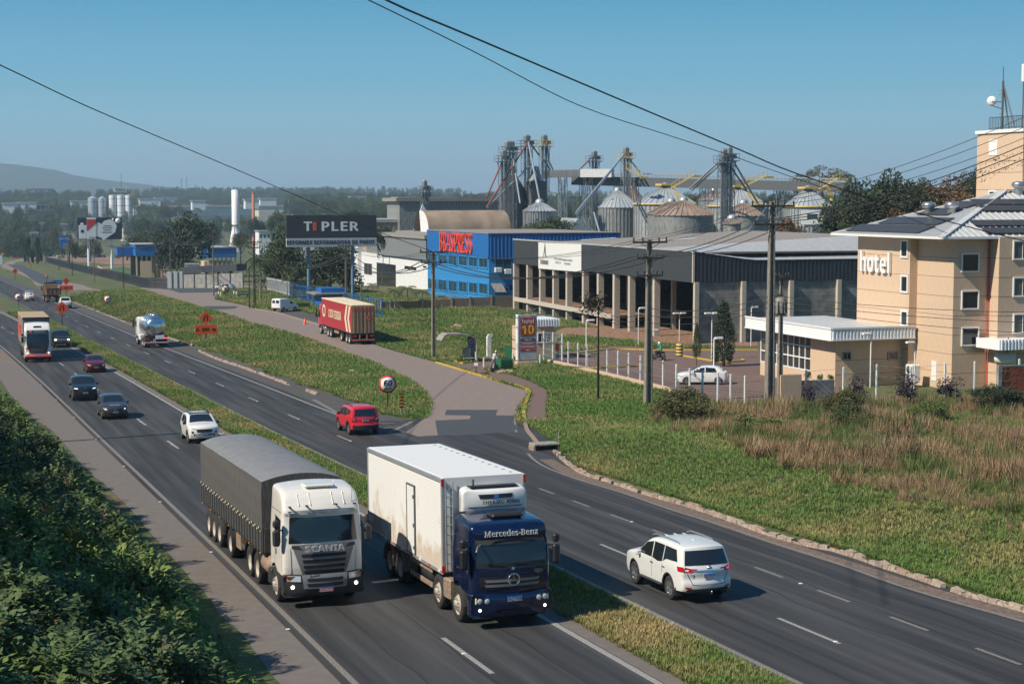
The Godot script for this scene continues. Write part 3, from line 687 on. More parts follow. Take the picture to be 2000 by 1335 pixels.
	while x < 131.5:
		var q = []
		for xx in [x,x + 1.5]:
			var f = lerpf(ft,yr,clampf((xx - X)/(xr - X),0,1)); var r_ = lerpf(ft,ridge,clampf((xx - X)/27.0,0,1)) if xx < X + 27 else lerpf(ridge,ft,clampf((xx - X - 27)/27.0,0,1))
			q.append(Vector3(xx,f + .03,-S1 + .14)); q.append(Vector3(xx,r_ + .13,-S1 - 9.2))
		lw.quad(q[0],q[1],q[3],q[2]); x += 1.5
	put("low_roof",lw,"roof_pale",t)
	for p in [[1165,466],[1320,467]]:
		var a = cam.position + ray(p[0],p[1])*1.0; var pl = Plane(Vector3(-(ridge - ft),27,0).normalized(),Vector3(X + .3,ft + .15,-S0)); var h = pl.intersects_ray(cam.position,ray(p[0],p[1]))
		if h: var sk := MB.new(); var d = Vector3(5.0,5.0*(ridge - ft)/27,0); sk.quad(h - d*.5,h + d*.5,h + d*.5 + Vector3(0,0,1.6),h - d*.5 + Vector3(0,0,1.6)); put("skylight",sk,"skylight",t)
	var bn = thing("advertising_banner","white banner with a dark arrow emblem hung on the warehouse fascia","banner"); var q0 = onx(1052,473,X - .1); var q1 = onx(1136,531,X - .1); var q2 = onx(1136,477,X - .1); var q3 = onx(1052,524,X - .1)
	var bm := MB.new(); bm.smooth(-1); var e = Vector3(-.04,0,0)
	bm.quad(q0 + e,q2 + e,q1 + e,q3 + e); bm.quad(q0,q3,q1,q2); bm.quad(q0,q2,q2 + e,q0 + e); bm.quad(q3,q3 + e,q1 + e,q1); put("sheet",bm,"white",bn)
	var R = Basis(Vector3.UP,-PI/2); var T = func(px,py): return onx(px,py,X - .16)
	text(bn,"banner_name","TAVARNARO",.85,.01,"dark_steel",T.call(1063,512),R,"Droid Sans",true,.62)
	text(bn,"banner_text","Área Construída\n9.840,15 m²",.38,.01,"steel",T.call(1090,509),R); text(bn,"banner_text","Adaptação mediante\na negociação",.38,.01,"steel",T.call(1108,511),R)
	var em := MB.new(); var c = T.call(1063,489); em.prism(V2([-.4,-.9,.3,1.2,.6,-.5,1.0,-.9,.4,-.75,.22,.4,.05,-.4]),c,Vector3(0,0,1),Vector3.UP,Vector3(-.01,0,0)); put("arrow_emblem",em,"dark_steel",bn)
func corr_roof(root,called,mat,o,u,v,pitch,amp): return corr(root,called,mat,o,u,v,u.cross(v).normalized()*(1 if u.cross(v).y > 0 else -1),pitch,amp)
func blue_depot():
	var X = 82.0; var s1 = 239.1; var s0 = 271.8
	var t = thing("blue_depot","bright blue two storey freight depot with big red lettering","building")
	var ty = 6.78; var gy = -7.0
	wbox(t,"wall","blue_light",Vector3(X,gy,-s0),Vector3(104,ty - .1,-s1)); var yp = onx(955,503,X).y
	wbox(t,"sign_panel","blue_wall",Vector3(X - .12,yp,-s0),Vector3(X,ty,-s1 + .12))
	corr(t,"parapet","blue_wall",Vector3(X - .1,yp - .3,-s1 + .05),Vector3(22,0,0),Vector3(0,ty - yp + .3,0),Vector3(0,0,1),.62,.12)
	wbox(t,"roof_edge","roof_gray",Vector3(X - .2,ty,-s0),Vector3(104,ty + .12,-s1 + .25))
	var lp = onx(892,474,X); text(t,"depot_name","BRASPRESS",4.3,.2,"letter_red",Vector3(X - .25,lp.y,lp.z),Basis(Vector3.UP,-PI/2),"Droid Serif",false,.74)
	for b in [[492,516],[541,568]]:
		for i in 6:
			var pa = 836.5 + i*19.9; var a = onx(pa,b[0] + i*1.8,X); var c = onx(pa + 17.5,b[1] + i*1.9,X)
			win(t,Vector3(X,a.y,a.z),Vector3(X,c.y,c.z),0,"blue_light","glass_blue",.25,1,.1)
	for a in [[966,503,1000,528],[966,560,995,572],[985,555,1022,570],[1038,556,1060,570],[1062,554,1078,569]]: win(t,onz(a[0],a[1],s1),onz(a[2],a[3],s1),2,"blue_wall","glass_blue",.2,1,.06)
	for p in [[973,527],[992,530]]: var q = onz(p[0],p[1],s1 - .4); cb(t,"air_conditioner","white",q,Vector3(1.1,.75,.5),.05)
	var aw := MB.new(); var a0 = onz(958,553,s1 - .1); var a1 = onz(980,553,s1 - .1); aw.smooth(-1); aw.quad(a0,a1,a1 + Vector3(.4,-1.3,1.2),a0 + Vector3(.4,-1.3,1.2)); put("awning",aw,"roof_gray",t)
	var w = thing("rough_block_wall","long weathered block wall with concrete posts in front of the blue depot","wall"); var pts = [[745,633,588],[762,632,589],[882,623,583],[918,620,581],[960,617,579],[1003,614,576]]
	mk("brick_rough",C(.30,.225,.175),.95,0,"med",.8)
	for i in pts.size() - 1:
		var a = onz(pts[i][0],pts[i][1],221.0); var b = onz(pts[i + 1][0],pts[i + 1][1],221.0); a.y = gh(a.x,a.z) - .2; b.y = gh(b.x,b.z) - .2; var ha = onz(pts[i][0],pts[i][2],-a.z).y - a.y; var hb = onz(pts[i + 1][0],pts[i + 1][2],-b.z).y - b.y
		var n = max(1,int((b - a).length()/3.2))
		for k in n:
			var p = a.lerp(b,k/float(n)); var q = a.lerp(b,(k + 1)/float(n)); var h = lerpf(ha,hb,(k + .5)/n)
			var m := MB.new(); var c = 13
			for r in c: m.bar(p.lerp(q,.03) + Vector3(0,-.3 + (r + .5)*(h + .3)/c,0),q.lerp(p,.03) + Vector3(0,-.3 + (r + .5)*(h + .3)/c,0),.18 + (.015 if r % 2 else 0.0),(h + .3)/c - .02)
			put("wall_panel",m,"brick_rough",w)
			cb(w,"post","conc_wall",p + Vector3(0,h*.5 - .1,0),Vector3(.3,h + .5,.32),.02)
func white_office():
	var X = 87.0
	var t = thing("white_office","white office building with curved grey louvred upper band and tall dark entrance","building"); var a = onx(694,520,X); var b = onx(838,520,X); var top = onx(835,507,X).y; var cy = onx(800,470,X).y; var lb = onx(800,472,X).y; var gy = -8.0
	wbox(t,"wall","white_wall",Vector3(X,gy,a.z),Vector3(X + 16,top,b.z)); wbox(t,"tower_slab","white",Vector3(X - .8,gy,onx(692,500,X).z),Vector3(X + .3,onx(700,480,X).y,onx(706,500,X).z))
	var za = onx(716,500,X).z
	for k in 7: # curved louvre band
		var y = lerpf(top,lb,k/6.0); var m := MB.new(); var A = []; var B = []
		for j in 15:
			var f = j/14.0; var p = Vector3(X - .5 + (2.8*pow(max(0.0,1.0 - f*3.0),2)),y,lerpf(za,b.z,f)); A.append(p); B.append(p + Vector3(-.12,.75,0))
		m.ribbon(A,B); put("louvre",m,"galv",t)
	wbox(t,"band_core","curtain_gray",Vector3(X + .2,top,za - 1),Vector3(X + 15,lb + .3,b.z)); wbox(t,"roof_edge","concrete",Vector3(X - .9,lb + .8,za - 3),Vector3(X + 15,lb + 1.5,b.z + .1))
	wbox(t,"entrance_glass","glass",Vector3(X - .05,gy,onx(736,540,X).z),Vector3(X + .02,onx(750,514,X).y,onx(773,540,X).z))
	for q in [[749,540],[761,540]]: cb(t,"mullion","dark_steel",Vector3(X - .06,-2,onx(q[0],q[1],X).z),Vector3(.1,10,.12),.01)
	win(t,onx(790,517,X),onx(814,530,X),0,"white","glass",.15,1,.05); win(t,onx(826,517,X),onx(834,525,X),0,"white","glass",.15,0,.05); win(t,onx(711,512,X),onx(727,538,X),0,"white","glass",.1,1,.05)
	text(t,"office_sign","a",2.2,.15,"letter_red",Vector3(X - .95,onx(694,514,X).y,onx(694,514,X).z),Basis(Vector3.UP,-PI/2),"Droid Sans",true)
	text(t,"office_sign","PLUSC",1.1,.1,"dark_steel",Vector3(X - .95,onx(698,490,X).y,onx(698,490,X).z),Basis(Vector3.UP,-PI/2),"Droid Sans",true)
func left_yards():
	var t = thing("grey_yard_wall","long grey ribbed yard wall with stop sign in front","wall"); var p0 = G(325,563); var p1 = G(400,562); var p2 = G(476,563)
	var h = 26.0*390/F
	corr(t,"ribbed_panel","galv",p0 + Vector3(0,-.2,0),(p1 - p0)*.45,Vector3(0,h + .6,0),Vector3(0,0,1),1.5,.35)
	for k in 5: var a = p0.lerp(p1,.45).lerp(p2,k/5.0); var b = p0.lerp(p1,.45).lerp(p2,(k + 1)/5.0 - .01); var m := MB.new(); m.bar(a + Vector3(0,h*.5 - .1,0),b + Vector3(0,h*.5 - .1,0),.25,h); put("wall_panel",m,"conc_wall",t); cb(t,"pier","dark_steel",a + Vector3(0,h*.5,.1),Vector3(.6,h + .6,.4),.03)
	var m2 := MB.new(); m2.bar(p0.lerp(p1,.5) + Vector3(0,h + .5,-2),p2 + Vector3(0,h + .9,-2),2.2,1.4); put("dark_cornice",m2,"fascia_dark",t)
	var sh = [["blue_canopy_shed","blue roofed open shed on concrete posts beside the orange wall",264,330,478,500,520],["blue_long_shed","long blue fascia shed behind the big round tree",405,466,484,503,520]]
	for a in sh:
		var d = 440.0; var n = thing(a[0],a[1],"shed"); var q0 = D(a[2],a[4],d); var q1 = D(a[3],a[5],d); var gy = gh(q0.x,q0.z)
		wbox(n,"fascia","blue_wall",Vector3(q0.x,q1.y,q0.z - 12),Vector3(q1.x,q0.y,q0.z)); wbox(n,"roof","roof_pale",Vector3(q0.x - .3,q0.y,q0.z - 12.3),Vector3(q1.x + .3,q0.y + .25,q0.z + .3))
		for k in 7: cb(n,"post","conc_col",Vector3(lerpf(q0.x + .3,q1.x - .3,k/6.0),(gy + q1.y)*.5,q0.z - .5),Vector3(.4,q1.y - gy,.4),.02)
		if a[2] < 300:
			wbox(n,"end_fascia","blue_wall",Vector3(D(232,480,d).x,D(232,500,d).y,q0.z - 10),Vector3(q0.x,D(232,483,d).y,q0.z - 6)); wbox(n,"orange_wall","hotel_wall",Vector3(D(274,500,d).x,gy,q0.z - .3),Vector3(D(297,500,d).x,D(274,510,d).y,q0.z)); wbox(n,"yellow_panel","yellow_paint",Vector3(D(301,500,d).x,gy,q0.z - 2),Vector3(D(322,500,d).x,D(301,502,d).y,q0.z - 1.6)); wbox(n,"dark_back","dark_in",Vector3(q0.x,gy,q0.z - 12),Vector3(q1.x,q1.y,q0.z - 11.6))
		else: wbox(n,"back_wall","hotel_wall",Vector3(q0.x,gy,q0.z - 12),Vector3(q1.x,D(420,512,d).y,q0.z - 6))
	var gt = thing("blue_gatehouse","small blue gatehouse with flat roof behind the red lorry","building"); var d2 = 236.0; var a = D(628,560,d2); var b = D(674,563,d2); var gy2 = gh(a.x,a.z)
	wbox(gt,"wall","blue_wall",Vector3(a.x,gy2 - .3,a.z - 5),Vector3(b.x,D(640,571,d2).y,a.z)); wbox(gt,"parapet","blue_wall",Vector3(a.x,D(640,571,d2).y,a.z - 4),Vector3(b.x + .3,D(640,563,d2).y,a.z - .2)); wbox(gt,"eave","roof_gray",Vector3(D(612,575,d2).x,D(612,575,d2).y,a.z - 5),Vector3(b.x,D(612,572,d2).y,a.z + 1.0)); win(gt,D(630,578,d2),D(640,590,d2),2,"blue_light","glass",.1,1,.05)
# ------------------------------------------------------------------ grain terminal and far skyline
func px2m(p,d): return p*d/F
func silo(px,hw,ye,ya,d,body,roof,label,ribs := true,yellow := false):
	var c = D(px,ye,d); var gy = gh(c.x,c.z) - 1.0; var r = px2m(hw,d); var h = c.y - gy; var ra = D(px,ya,d).y - c.y
	var t = thing("grain_silo",label,"silo",Vector3(c.x,gy,c.z))
	var m := MB.new(); var n = 56; var hh = []
	for k in n:
		var t0 = TAU*k/n; var t1 = TAU*(k + 1)/n; var e = .03 if k % 2 else -.03
		var a = Vector3(cos(t0),0,sin(t0))*(r + e); var b = Vector3(cos(t1),0,sin(t1))*(r - e)
		m.sm = 1; m.quad(a,a + Vector3.UP*h,b + Vector3.UP*h,b)
	put("barrel",m,body,t)
	var rf := MB.new(); rf.sm = -1; var nr = 30
	for k in nr:
		var t0 = TAU*k/nr; var t1 = TAU*(k + 1)/nr; var tm = (t0 + t1)*.5
		var a = Vector3(cos(t0)*(r + .25),h - .15,sin(t0)*(r + .25)); var b = Vector3(cos(t1)*(r + .25),h - .15,sin(t1)*(r + .25)); var q = Vector3(cos(t0)*.7,h + ra,sin(t0)*.7); var q2 = Vector3(cos(t1)*.7,h + ra,sin(t1)*.7)
		rf.quad(a,q,q2,b)
		rf.bar(a + Vector3.UP*.1,q + Vector3.UP*.1,.14,.14)
	put("cone_roof",rf,roof,t)
	lathe_part(t,"roof_cap","galv",[Vector2(.9,0),Vector2(.9,.5),Vector2(.5,.9),Vector2(.0001,1.0)],Vector3(0,h + ra - .1,0),Vector3.UP,12)
	for k in [2.2,3.0,3.9]: cb(t,"roof_hatch","galv",Vector3(cos(k)*r*.55,h + ra*.45 + .15,sin(k)*r*-.55),Vector3(.9,.35,.9),.05)
	if ribs:
		for k in 40:
			var a = TAU*k/40; cb(t,"stiffener","galv",Vector3(cos(a)*(r + .08),h*.5,sin(a)*(r + .08)),Vector3(.16,h,.16),.0)
	if yellow:
		var ym := MB.new(); ym.lathe([Vector2(r + .28,h - .35),Vector2(r + .34,h - .35),Vector2(r + .34,h),Vector2(r + .28,h)],Vector3.ZERO,Vector3.UP,40); put("eave_ring",ym,"yellow_paint",t)
		var an = PI/2 + .55 - .25; cb(t,"sign_plate","white",Vector3(cos(1.9)*(r + .2),h - 2.6,sin(1.9)*(r + .2)),Vector3(5.2,3.4,.1),.02,Basis(Vector3.UP,PI/2 - 1.9)); cb(t,"sign_mark","glass_blue",Vector3(cos(1.9)*(r + .27),h - 2.4,sin(1.9)*(r + .27)),Vector3(2.4,1.2,.06),.02,Basis(Vector3.UP,PI/2 - 1.9))
		cb(t,"platform","yellow_paint",Vector3(0,h + ra + .3,0),Vector3(3.6,.5,3.6),.02)
	return t
func lattice(root,called,mat,a: Vector3,b: Vector3,w: float,steps: int,th := .14):
	var m := MB.new(); var up = (b - a); var off = [Vector3(-w,0,-w),Vector3(w,0,-w),Vector3(w,0,w),Vector3(-w,0,w)]
	for o in off: m.bar(a + o,b + o,th,th)
	for i in steps:
		var p = a + up*(i/float(steps)); var q = a + up*((i + 1)/float(steps))
		for k in 4:
			var o0 = off[k]; var o1 = off[(k + 1) % 4]
			if (i + k) % 2: m.bar(p + o0,q + o1,th*.6,th*.6)
			else: m.bar(p + o1,q + o0,th*.6,th*.6)
			m.bar(q + o0,q + o1,th*.6,th*.6)
	return put(called,m,mat,root)
func elevator(px,yt,d,w,label,mat := "tower_steel",head := "galv"):
	var c = D(px,yt,d); var gy = gh(c.x,c.z) - 1; var t = thing("bucket_elevator",label,"elevator",Vector3(c.x,gy,c.z)); var h = c.y - gy
	for g in [-1,1]: cb(t,"leg_casing",mat,Vector3(g*w*.3,h*.5 - 1,0),Vector3(w*.30,h - 2,w*.42),.03)
	var lm := MB.new()
	for k in int(h/1.5): lm.box(Vector3(w*.62,k*1.5 + 1,0),Vector3(w*.22,.1,.5))
	lm.bar(Vector3(w*.52,0,0),Vector3(w*.52,h - 2,0),.1,.1); lm.bar(Vector3(w*.74,0,0),Vector3(w*.74,h - 2,0),.1,.1); put("ladder",lm,mat,t)
	lattice(t,"guide_frame","tower_steel",Vector3.ZERO,Vector3(0,h - 3,0),w*.72,int(h/2.2),.11)
	cb(t,"head",mat,Vector3(0,h - 1.1,0),Vector3(w*1.1,2.0,w*.9),.35); cb(t,"motor","dark_steel",Vector3(w*.9,h - 2.0,0),Vector3(.9,.8,.8),.1)
	var pm := MB.new(); var pw = w*1.35
	pm.box(Vector3(0,h - 2.9,0),Vector3(pw*2,.15,pw*1.6))
	for y in [h - 2.2,h - 1.5]:
		for g in [-1,1]: pm.bar(Vector3(-pw,y,g*pw*.8),Vector3(pw,y,g*pw*.8),.09,.09); pm.bar(Vector3(g*pw,y,-pw*.8),Vector3(g*pw,y,pw*.8),.09,.09)
	for g in [-1,1]:
		for k in 5: pm.bar(Vector3(-pw + k*pw*.5,h - 2.9,g*pw*.8),Vector3(-pw + k*pw*.5,h - 1.5,g*pw*.8),.08,.08)
		pm.bar(Vector3(g*pw,h - 2.9,0),Vector3(g*w*.4,h - 5,0),.12,.12)
	put("platform",pm,"yellow_paint" if head == "yellow_paint" else mat,t)
func spout(p0,p1,d0,d1,mat,r,label):
	var m := MB.new(); m.cyl(D(p0[0],p0[1],d0),D(p1[0],p1[1],d1),r*.62,-1,8); one("grain_spout",m,mat,label,"pipe","grain spouts between the elevators")
func terminal():
	mk("galv_pale",C(.50,.54,.57),.5,.3,"streak",.12); mk("galv_old",C(.34,.35,.35),.6,.3,"streak",.1); mk("rust_roof",C(.36,.27,.22),.8,.1,"blotch",.15); mk("galv_roof",C(.44,.48,.51),.5,.35,"soft",.2); mk("rust",C(.25,.085,.05),.8); mk("barn_roof",C(.36,.27,.20),.85,0,"blotch",.06); mk("shade_gray",C(.10,.11,.12),.7); mk("tower_steel",C(.20,.22,.24),.55,.3)  # belt housing and dryers are dark slate grey themselves
	silo(1299,60,397,363,400,"galv_pale","galv_roof","tall pale galvanised silo with yellow eave ring behind the rusty pair",true,true)
	silo(1442,58,401,366,405,"galv_pale","galv_roof","pale galvanised silo with yellow eave ring behind the twin elevator",true,true)
	silo(1578,45,402,369,385,"galv_pale","galv_roof","pale galvanised silo with yellow eave ring beside the dark trees",true,true)
	silo(1206,42,404,372,410,"galv_old","galv_roof","dull grey ribbed silo left of the pale galvanised ones")
	silo(1311,46,417,394,350,"galv_old","rust_roof","grey silo with rust streaked cone roof, half hidden by its twin",false)
	silo(1335,58,419,392,330,"galv_old","rust_roof","wide grey silo with rust streaked cone roof in front of its twin",false)
	silo(1452,40,420,397,335,"galv_old","rust_roof","rust roofed silo behind the wooden power pole",false)
	silo(1430,17,436,427,300,"galv_old","rust_roof","small rusty hopper silo at the foot of the twin elevator",false)
	silo(1054,31,411,396,330,"galv_old","galv_roof","squat grey silo below the grain dryer tower",true)
	silo(1395,30,390,372,440,"galv_old","rust_roof","far rusty cone roofed silo under the long conveyor",false)
	silo(1235,24,392,366,450,"galv_old","rust_roof","far grey silo with rust stained roof under the conveyor",false)
	for a in [[984,291,380,2.2,"galv","shorter of the three clustered elevators"],[992,274,385,2.2,"galv","tall elevator of the close cluster, left of its partner"],[999,274,390,2.2,"galv","tall elevator of the close cluster, right of its partner"],[1029,262,395,2.4,"galv","single elevator with red spouts running from its head"],[1063,262,400,2.2,"yellow_paint","elevator with yellow platform above the dryer"],[1161,293,430,2.2,"galv","elevator rising behind the white conveyor housing"],[1223,286,410,2.2,"yellow_paint","elevator with yellow platform above the conveyor end"],[1414,289,320,1.9,"galv","left leg of the pair rising over the rusty silos"],[1425,285,322,1.9,"galv","right leg of the pair rising over the rusty silos"],[829,350,360,1.7,"galv","low elevator beside the white gabled barn"]]:
		elevator(a[0],a[1],a[2],a[3]*.62,"grey steel bucket elevator, " + a[5],"tower_steel",a[4])
	var sp = [[1029,280,950,406,393,370,"rust",.35,"long rust red"],[981,315,950,386,380,375,"rust",.3,"short rust red"],[1032,278,1055,394,393,335,"galv_pale",.32,"steep pale"],[1040,318,951,406,398,370,"galv_pale",.35,"long pale"],[1034,277,1053,303,394,398,"rust",.3,"upper rust red"],[999,289,1016,397,388,372,"galv_pale",.3,"thin pale"],[1218,302,1125,416,408,350,"galv_pale",.4,"long pale double"],[1215,306,1128,418,409,352,"galv_pale",.35,"lower pale double"],[1156,307,1133,330,430,425,"rust",.3,"small rust red"],[1226,306,1250,336,410,412,"galv_pale",.3,"short pale"],[1068,274,1072,314,400,402,"galv_pale",.3,"short upright pale"],[1072,314,1080,331,402,404,"galv_pale",.3,"kinked pale"],[1060,310,1075,331,400,404,"rust",.3,"kinked rust red"],[1409,311,1348,368,320,335,"galv_pale",.35,"left slanting pale"],[1428,306,1480,396,322,335,"galv_pale",.3,"right slanting pale"],[1428,326,1458,370,322,330,"dark_steel",.25,"dark slanting"],[1411,317,1351,372,320,336,"galv_pale",.28,"second left slanting pale"],[836,362,840,384,360,362,"rust",.25,"stubby rust red"],[1160,415,1176,470,345,300,"galv_pale",.3,"low pale"],[1500,402,1460,452,300,290,"steel",.2,"low strut"]]
	for a in sp: spout([a[0],a[1]],[a[2],a[3]],a[4],a[5],a[6],a[7],a[8] + " grain spout in the silo terminal")
	var g = thing("conveyor_gallery","long elevated conveyor gallery with open truss walkway over the silos","conveyor"); var d0 = 420.0; var d1 = 395.0
	var a0 = D(1120,352,d0); var a1 = D(1665,366,d1); var m := MB.new(); m.bar(a0,a1,3.2,px2m(18,410)); put("belt_housing",m,"shade_gray",g)
	var tr := MB.new(); var b0 = D(1200,338,d0) ; var b1 = D(1665,350,d1); var c0 = D(1200,346,d0); var c1 = D(1665,358,d1)
	tr.bar(b0,b1,.3,.25); tr.bar(c0,c1,2.4,.2); tr.bar(b0 + Vector3(0,0,2.4),b1 + Vector3(0,0,2.4),.2,.2)
	for k in 60:
		var f = k/60.0; var f2 = (k + 1)/60.0; tr.bar(c0.lerp(c1,f),b0.lerp(b1,f2),.12,.12); tr.bar(c0.lerp(c1,f),b0.lerp(b1,f),.12,.12)
	put("walkway_truss",tr,"galv",g)
	for p in [1100,1140,1207,1240,1375,1392,1520,1533,1660]:
		var d = lerpf(d0,d1,clampf((p - 1120)/545.0,0,1)); var tp = D(p,352 if p < 1250 else 362,d); lattice(g,"trestle","galv",Vector3(tp.x,gh(tp.x,tp.z) - 1,tp.z),tp,px2m(6,d),11,.14)
	var h = thing("conveyor_housing","grey and white sheet metal conveyor housing beside the dryer tower","conveyor"); var q0 = D(1060,340,415); var q1 = D(1136,338,415); m = MB.new(); m.bar(q0,q1,3.5,px2m(14,415)); put("grey_section",m,"galv_old",h); m = MB.new(); m.bar(q1,D(1197,338,413),3.6,px2m(16,415)); put("white_section",m,"white_wall",h)
	for p in [1099,1148]: lattice(h,"trestle","galv",Vector3(D(p,345,415).x,-9,D(p,345,415).z),D(p,345,415),px2m(6.5,415),11,.14)
	for a in [[1310,368,1355,342],[1448,366,1496,344],[1600,370,1638,348],[1222,328,1250,345],[1316,375,1330,398],[1460,378,1478,398],[1612,372,1625,388]]:
		var d = 392.0; var s = thing("yellow_stair","yellow steel stair climbing between silo roof and conveyor, %s" % ["above the rusty pair","behind the twin elevator","beside the dark trees","by the conveyor end","on the left silo cone","on the middle silo cone","on the right silo cone"][[1310,1448,1600,1222,1316,1460,1612].find(a[0])],"stair"); var p = D(a[0],a[1],d); var q = D(a[2],a[3],d); m = MB.new(); m.bar(p,q,1.4,.25); put("flight",m,"yellow_paint",s); m = MB.new(); var u = Vector3(0,1.3,.7); m.bar(p + u,q + u,.12,.12)
		for k in 7: m.bar(p.lerp(q,k/6.0) + Vector3(0,0,.7),p.lerp(q,k/6.0) + u,.1,.1)
		put("handrail",m,"yellow_paint",s); cb(s,"landing","yellow_paint",q + Vector3(.8,-.2,0),Vector3(2.0,.5,1.4),.03)
	var dr = thing("grain_dryer","dark grey louvred grain dryer tower behind the barn","tower"); var e0 = D(1039,353,390); var e1 = D(1074,410,390); var gy = gh(e0.x,e0.z)
	wbox(dr,"tower_body","shade_gray",Vector3(e0.x,gy,e0.z - 5),Vector3(e1.x,e0.y,e0.z))
	for k in 18: cb(dr,"louvre","galv_old",Vector3((e0.x + e1.x)*.5,e0.y - .6 - k*.5,e0.z + .06),Vector3(e1.x - e0.x,.12,.2),.02)
	var tpm := MB.new(); tpm.lathe([Vector2(2.2,0),Vector2(1.2,1.6),Vector2(.8,3.4),Vector2(.0001,3.6)],Vector3((e0.x + e1.x)*.5,e0.y,e0.z - 2.5),Vector3.UP,8,-1); put("hood",tpm,"galv_old",dr)
	var dr2 = thing("small_dryer","grey conical dryer beside the close elevator cluster","tower"); var f0 = D(1001,372,395); lathe_part(dr2,"hopper","shade_gray",[Vector2(3.2,-14),Vector2(3.2,0),Vector2(1.0,3.6),Vector2(.0001,3.8)],f0,Vector3.UP,16); cb(dr2,"catwalk","yellow_paint",f0 + Vector3(3.5,-3,1),Vector3(3.0,1.0,2.0),.05)
	var br = thing("rusty_arched_barn","arched barn with broad rust stained roof and white gable","barn"); var r0 = D(838,455,330); var r1 = D(1019,455,330); var hb = px2m(44,330); var gyb = gh(r0.x,r0.z) - 1
	var am := MB.new(); var gm := MB.new(); var n = 14; var dep = 11.0
	for k in n:
		var P = func(x,i): var an = i*PI/n; return Vector3(x,r0.y - 1.0 + pow(sin(an),.8)*(hb + 1.0),r0.z - dep*.5 + cos(an)*dep*.5)
		for j in 24:
			var x0 = lerpf(r0.x,r1.x,j/24.0); var x1 = lerpf(r0.x,r1.x,(j + 1)/24.0)
			am.quad(P.call(x0,k),P.call(x0,k + 1),P.call(x1,k + 1),P.call(x1,k))
		if k < n/2 + 1: gm.sm = -1; gm.tri(P.call(r0.x - .05,k),P.call(r0.x - .05,k + 1),Vector3(r0.x - .05,r0.y - 1,r0.z - dep*.5))
	put("arched_roof",am,"barn_roof",br); put("gable",gm,"white_wall",br); wbox(br,"wall","conc_wall",Vector3(r0.x,gyb,r0.z - dep),Vector3(r1.x,r0.y - 1,r0.z))
	var b2 = thing("white_gabled_barn","tall steep barn with white gable left of the rusty barn","barn"); var s0 = D(802,467,350); var s1 = D(826,398,350); var s2 = D(870,467,350); m = MB.new(); m.prism(V2([0,0,s2.x - s0.x,0,(s1.x - s0.x),s1.y - s0.y]),s0,Vector3.RIGHT,Vector3.UP,Vector3(0,0,-.3)); put("gable",m,"white_wall",b2); m = MB.new(); m.sm = -1; m.quad(Vector3(s1.x,s1.y,s0.z),Vector3(s2.x,s0.y,s0.z),Vector3(s2.x + 8,s0.y,s0.z - 14),Vector3(s1.x + 8,s1.y,s0.z - 14)); put("roof",m,"barn_roof",b2)
	wbox(b2,"wall","white_wall",Vector3(s0.x,gh(s0.x,s0.z),s0.z - .3),Vector3(s2.x,s0.y,s0.z))
	var ls = thing("long_grey_shed","long low grey shed behind the barns","shed"); var l0 = D(780,386,420); var l1 = D(1012,402,420); wbox(ls,"wall","galv_old",Vector3(l0.x,gh(l0.x,l0.z) - 2,l0.z - 12),Vector3(l1.x,l1.y,l0.z)); wbox(ls,"roof","roof_gray",Vector3(l0.x - 1,l1.y + 1.2,l0.z - 13),Vector3(l1.x + 1,l0.y,l0.z + .5)); wbox(ls,"fascia","galv_old",Vector3(l0.x,l1.y,l0.z - 11.8),Vector3(l1.x,l1.y + 1.2,l0.z - .1))
	var ss = thing("small_white_shed","small pale shed at the foot of the grey silo","shed"); var k0 = D(1117,440,320); var k1 = D(1178,455,320); m = MB.new(); m.prism(V2([0,-8,k1.x - k0.x,-8,k1.x - k0.x,-1.2,(k1.x - k0.x)*.45,.2,(k1.x - k0.x)*.25,1.4,0,0]),k0,Vector3.RIGHT,Vector3.UP,Vector3(0,0,-9)); put("shell",m,"galv_pale",ss)
	var sb = thing("brown_panel_warehouse","brown panelled warehouse behind the tyre billboard","warehouse"); var w0 = D(720,434,420); var w1 = D(806,467,420); wbox(sb,"wall","roof_tan",Vector3(w0.x,w1.y - 6,w0.z - 20),Vector3(w1.x + 6,w0.y,w0.z)); wbox(sb,"roof","roof_pale",Vector3(w0.x - 1,w0.y,w0.z - 21),Vector3(w1.x + 6,w0.y + .8,w0.z + .4))
	for k in 9: cb(sb,"pilaster","roof_gray",Vector3(lerpf(w0.x,w1.x,k/8.0),(w0.y + w1.y)*.5 - 3,w0.z + .1),Vector3(.4,w0.y - w1.y + 6,.3),.02)
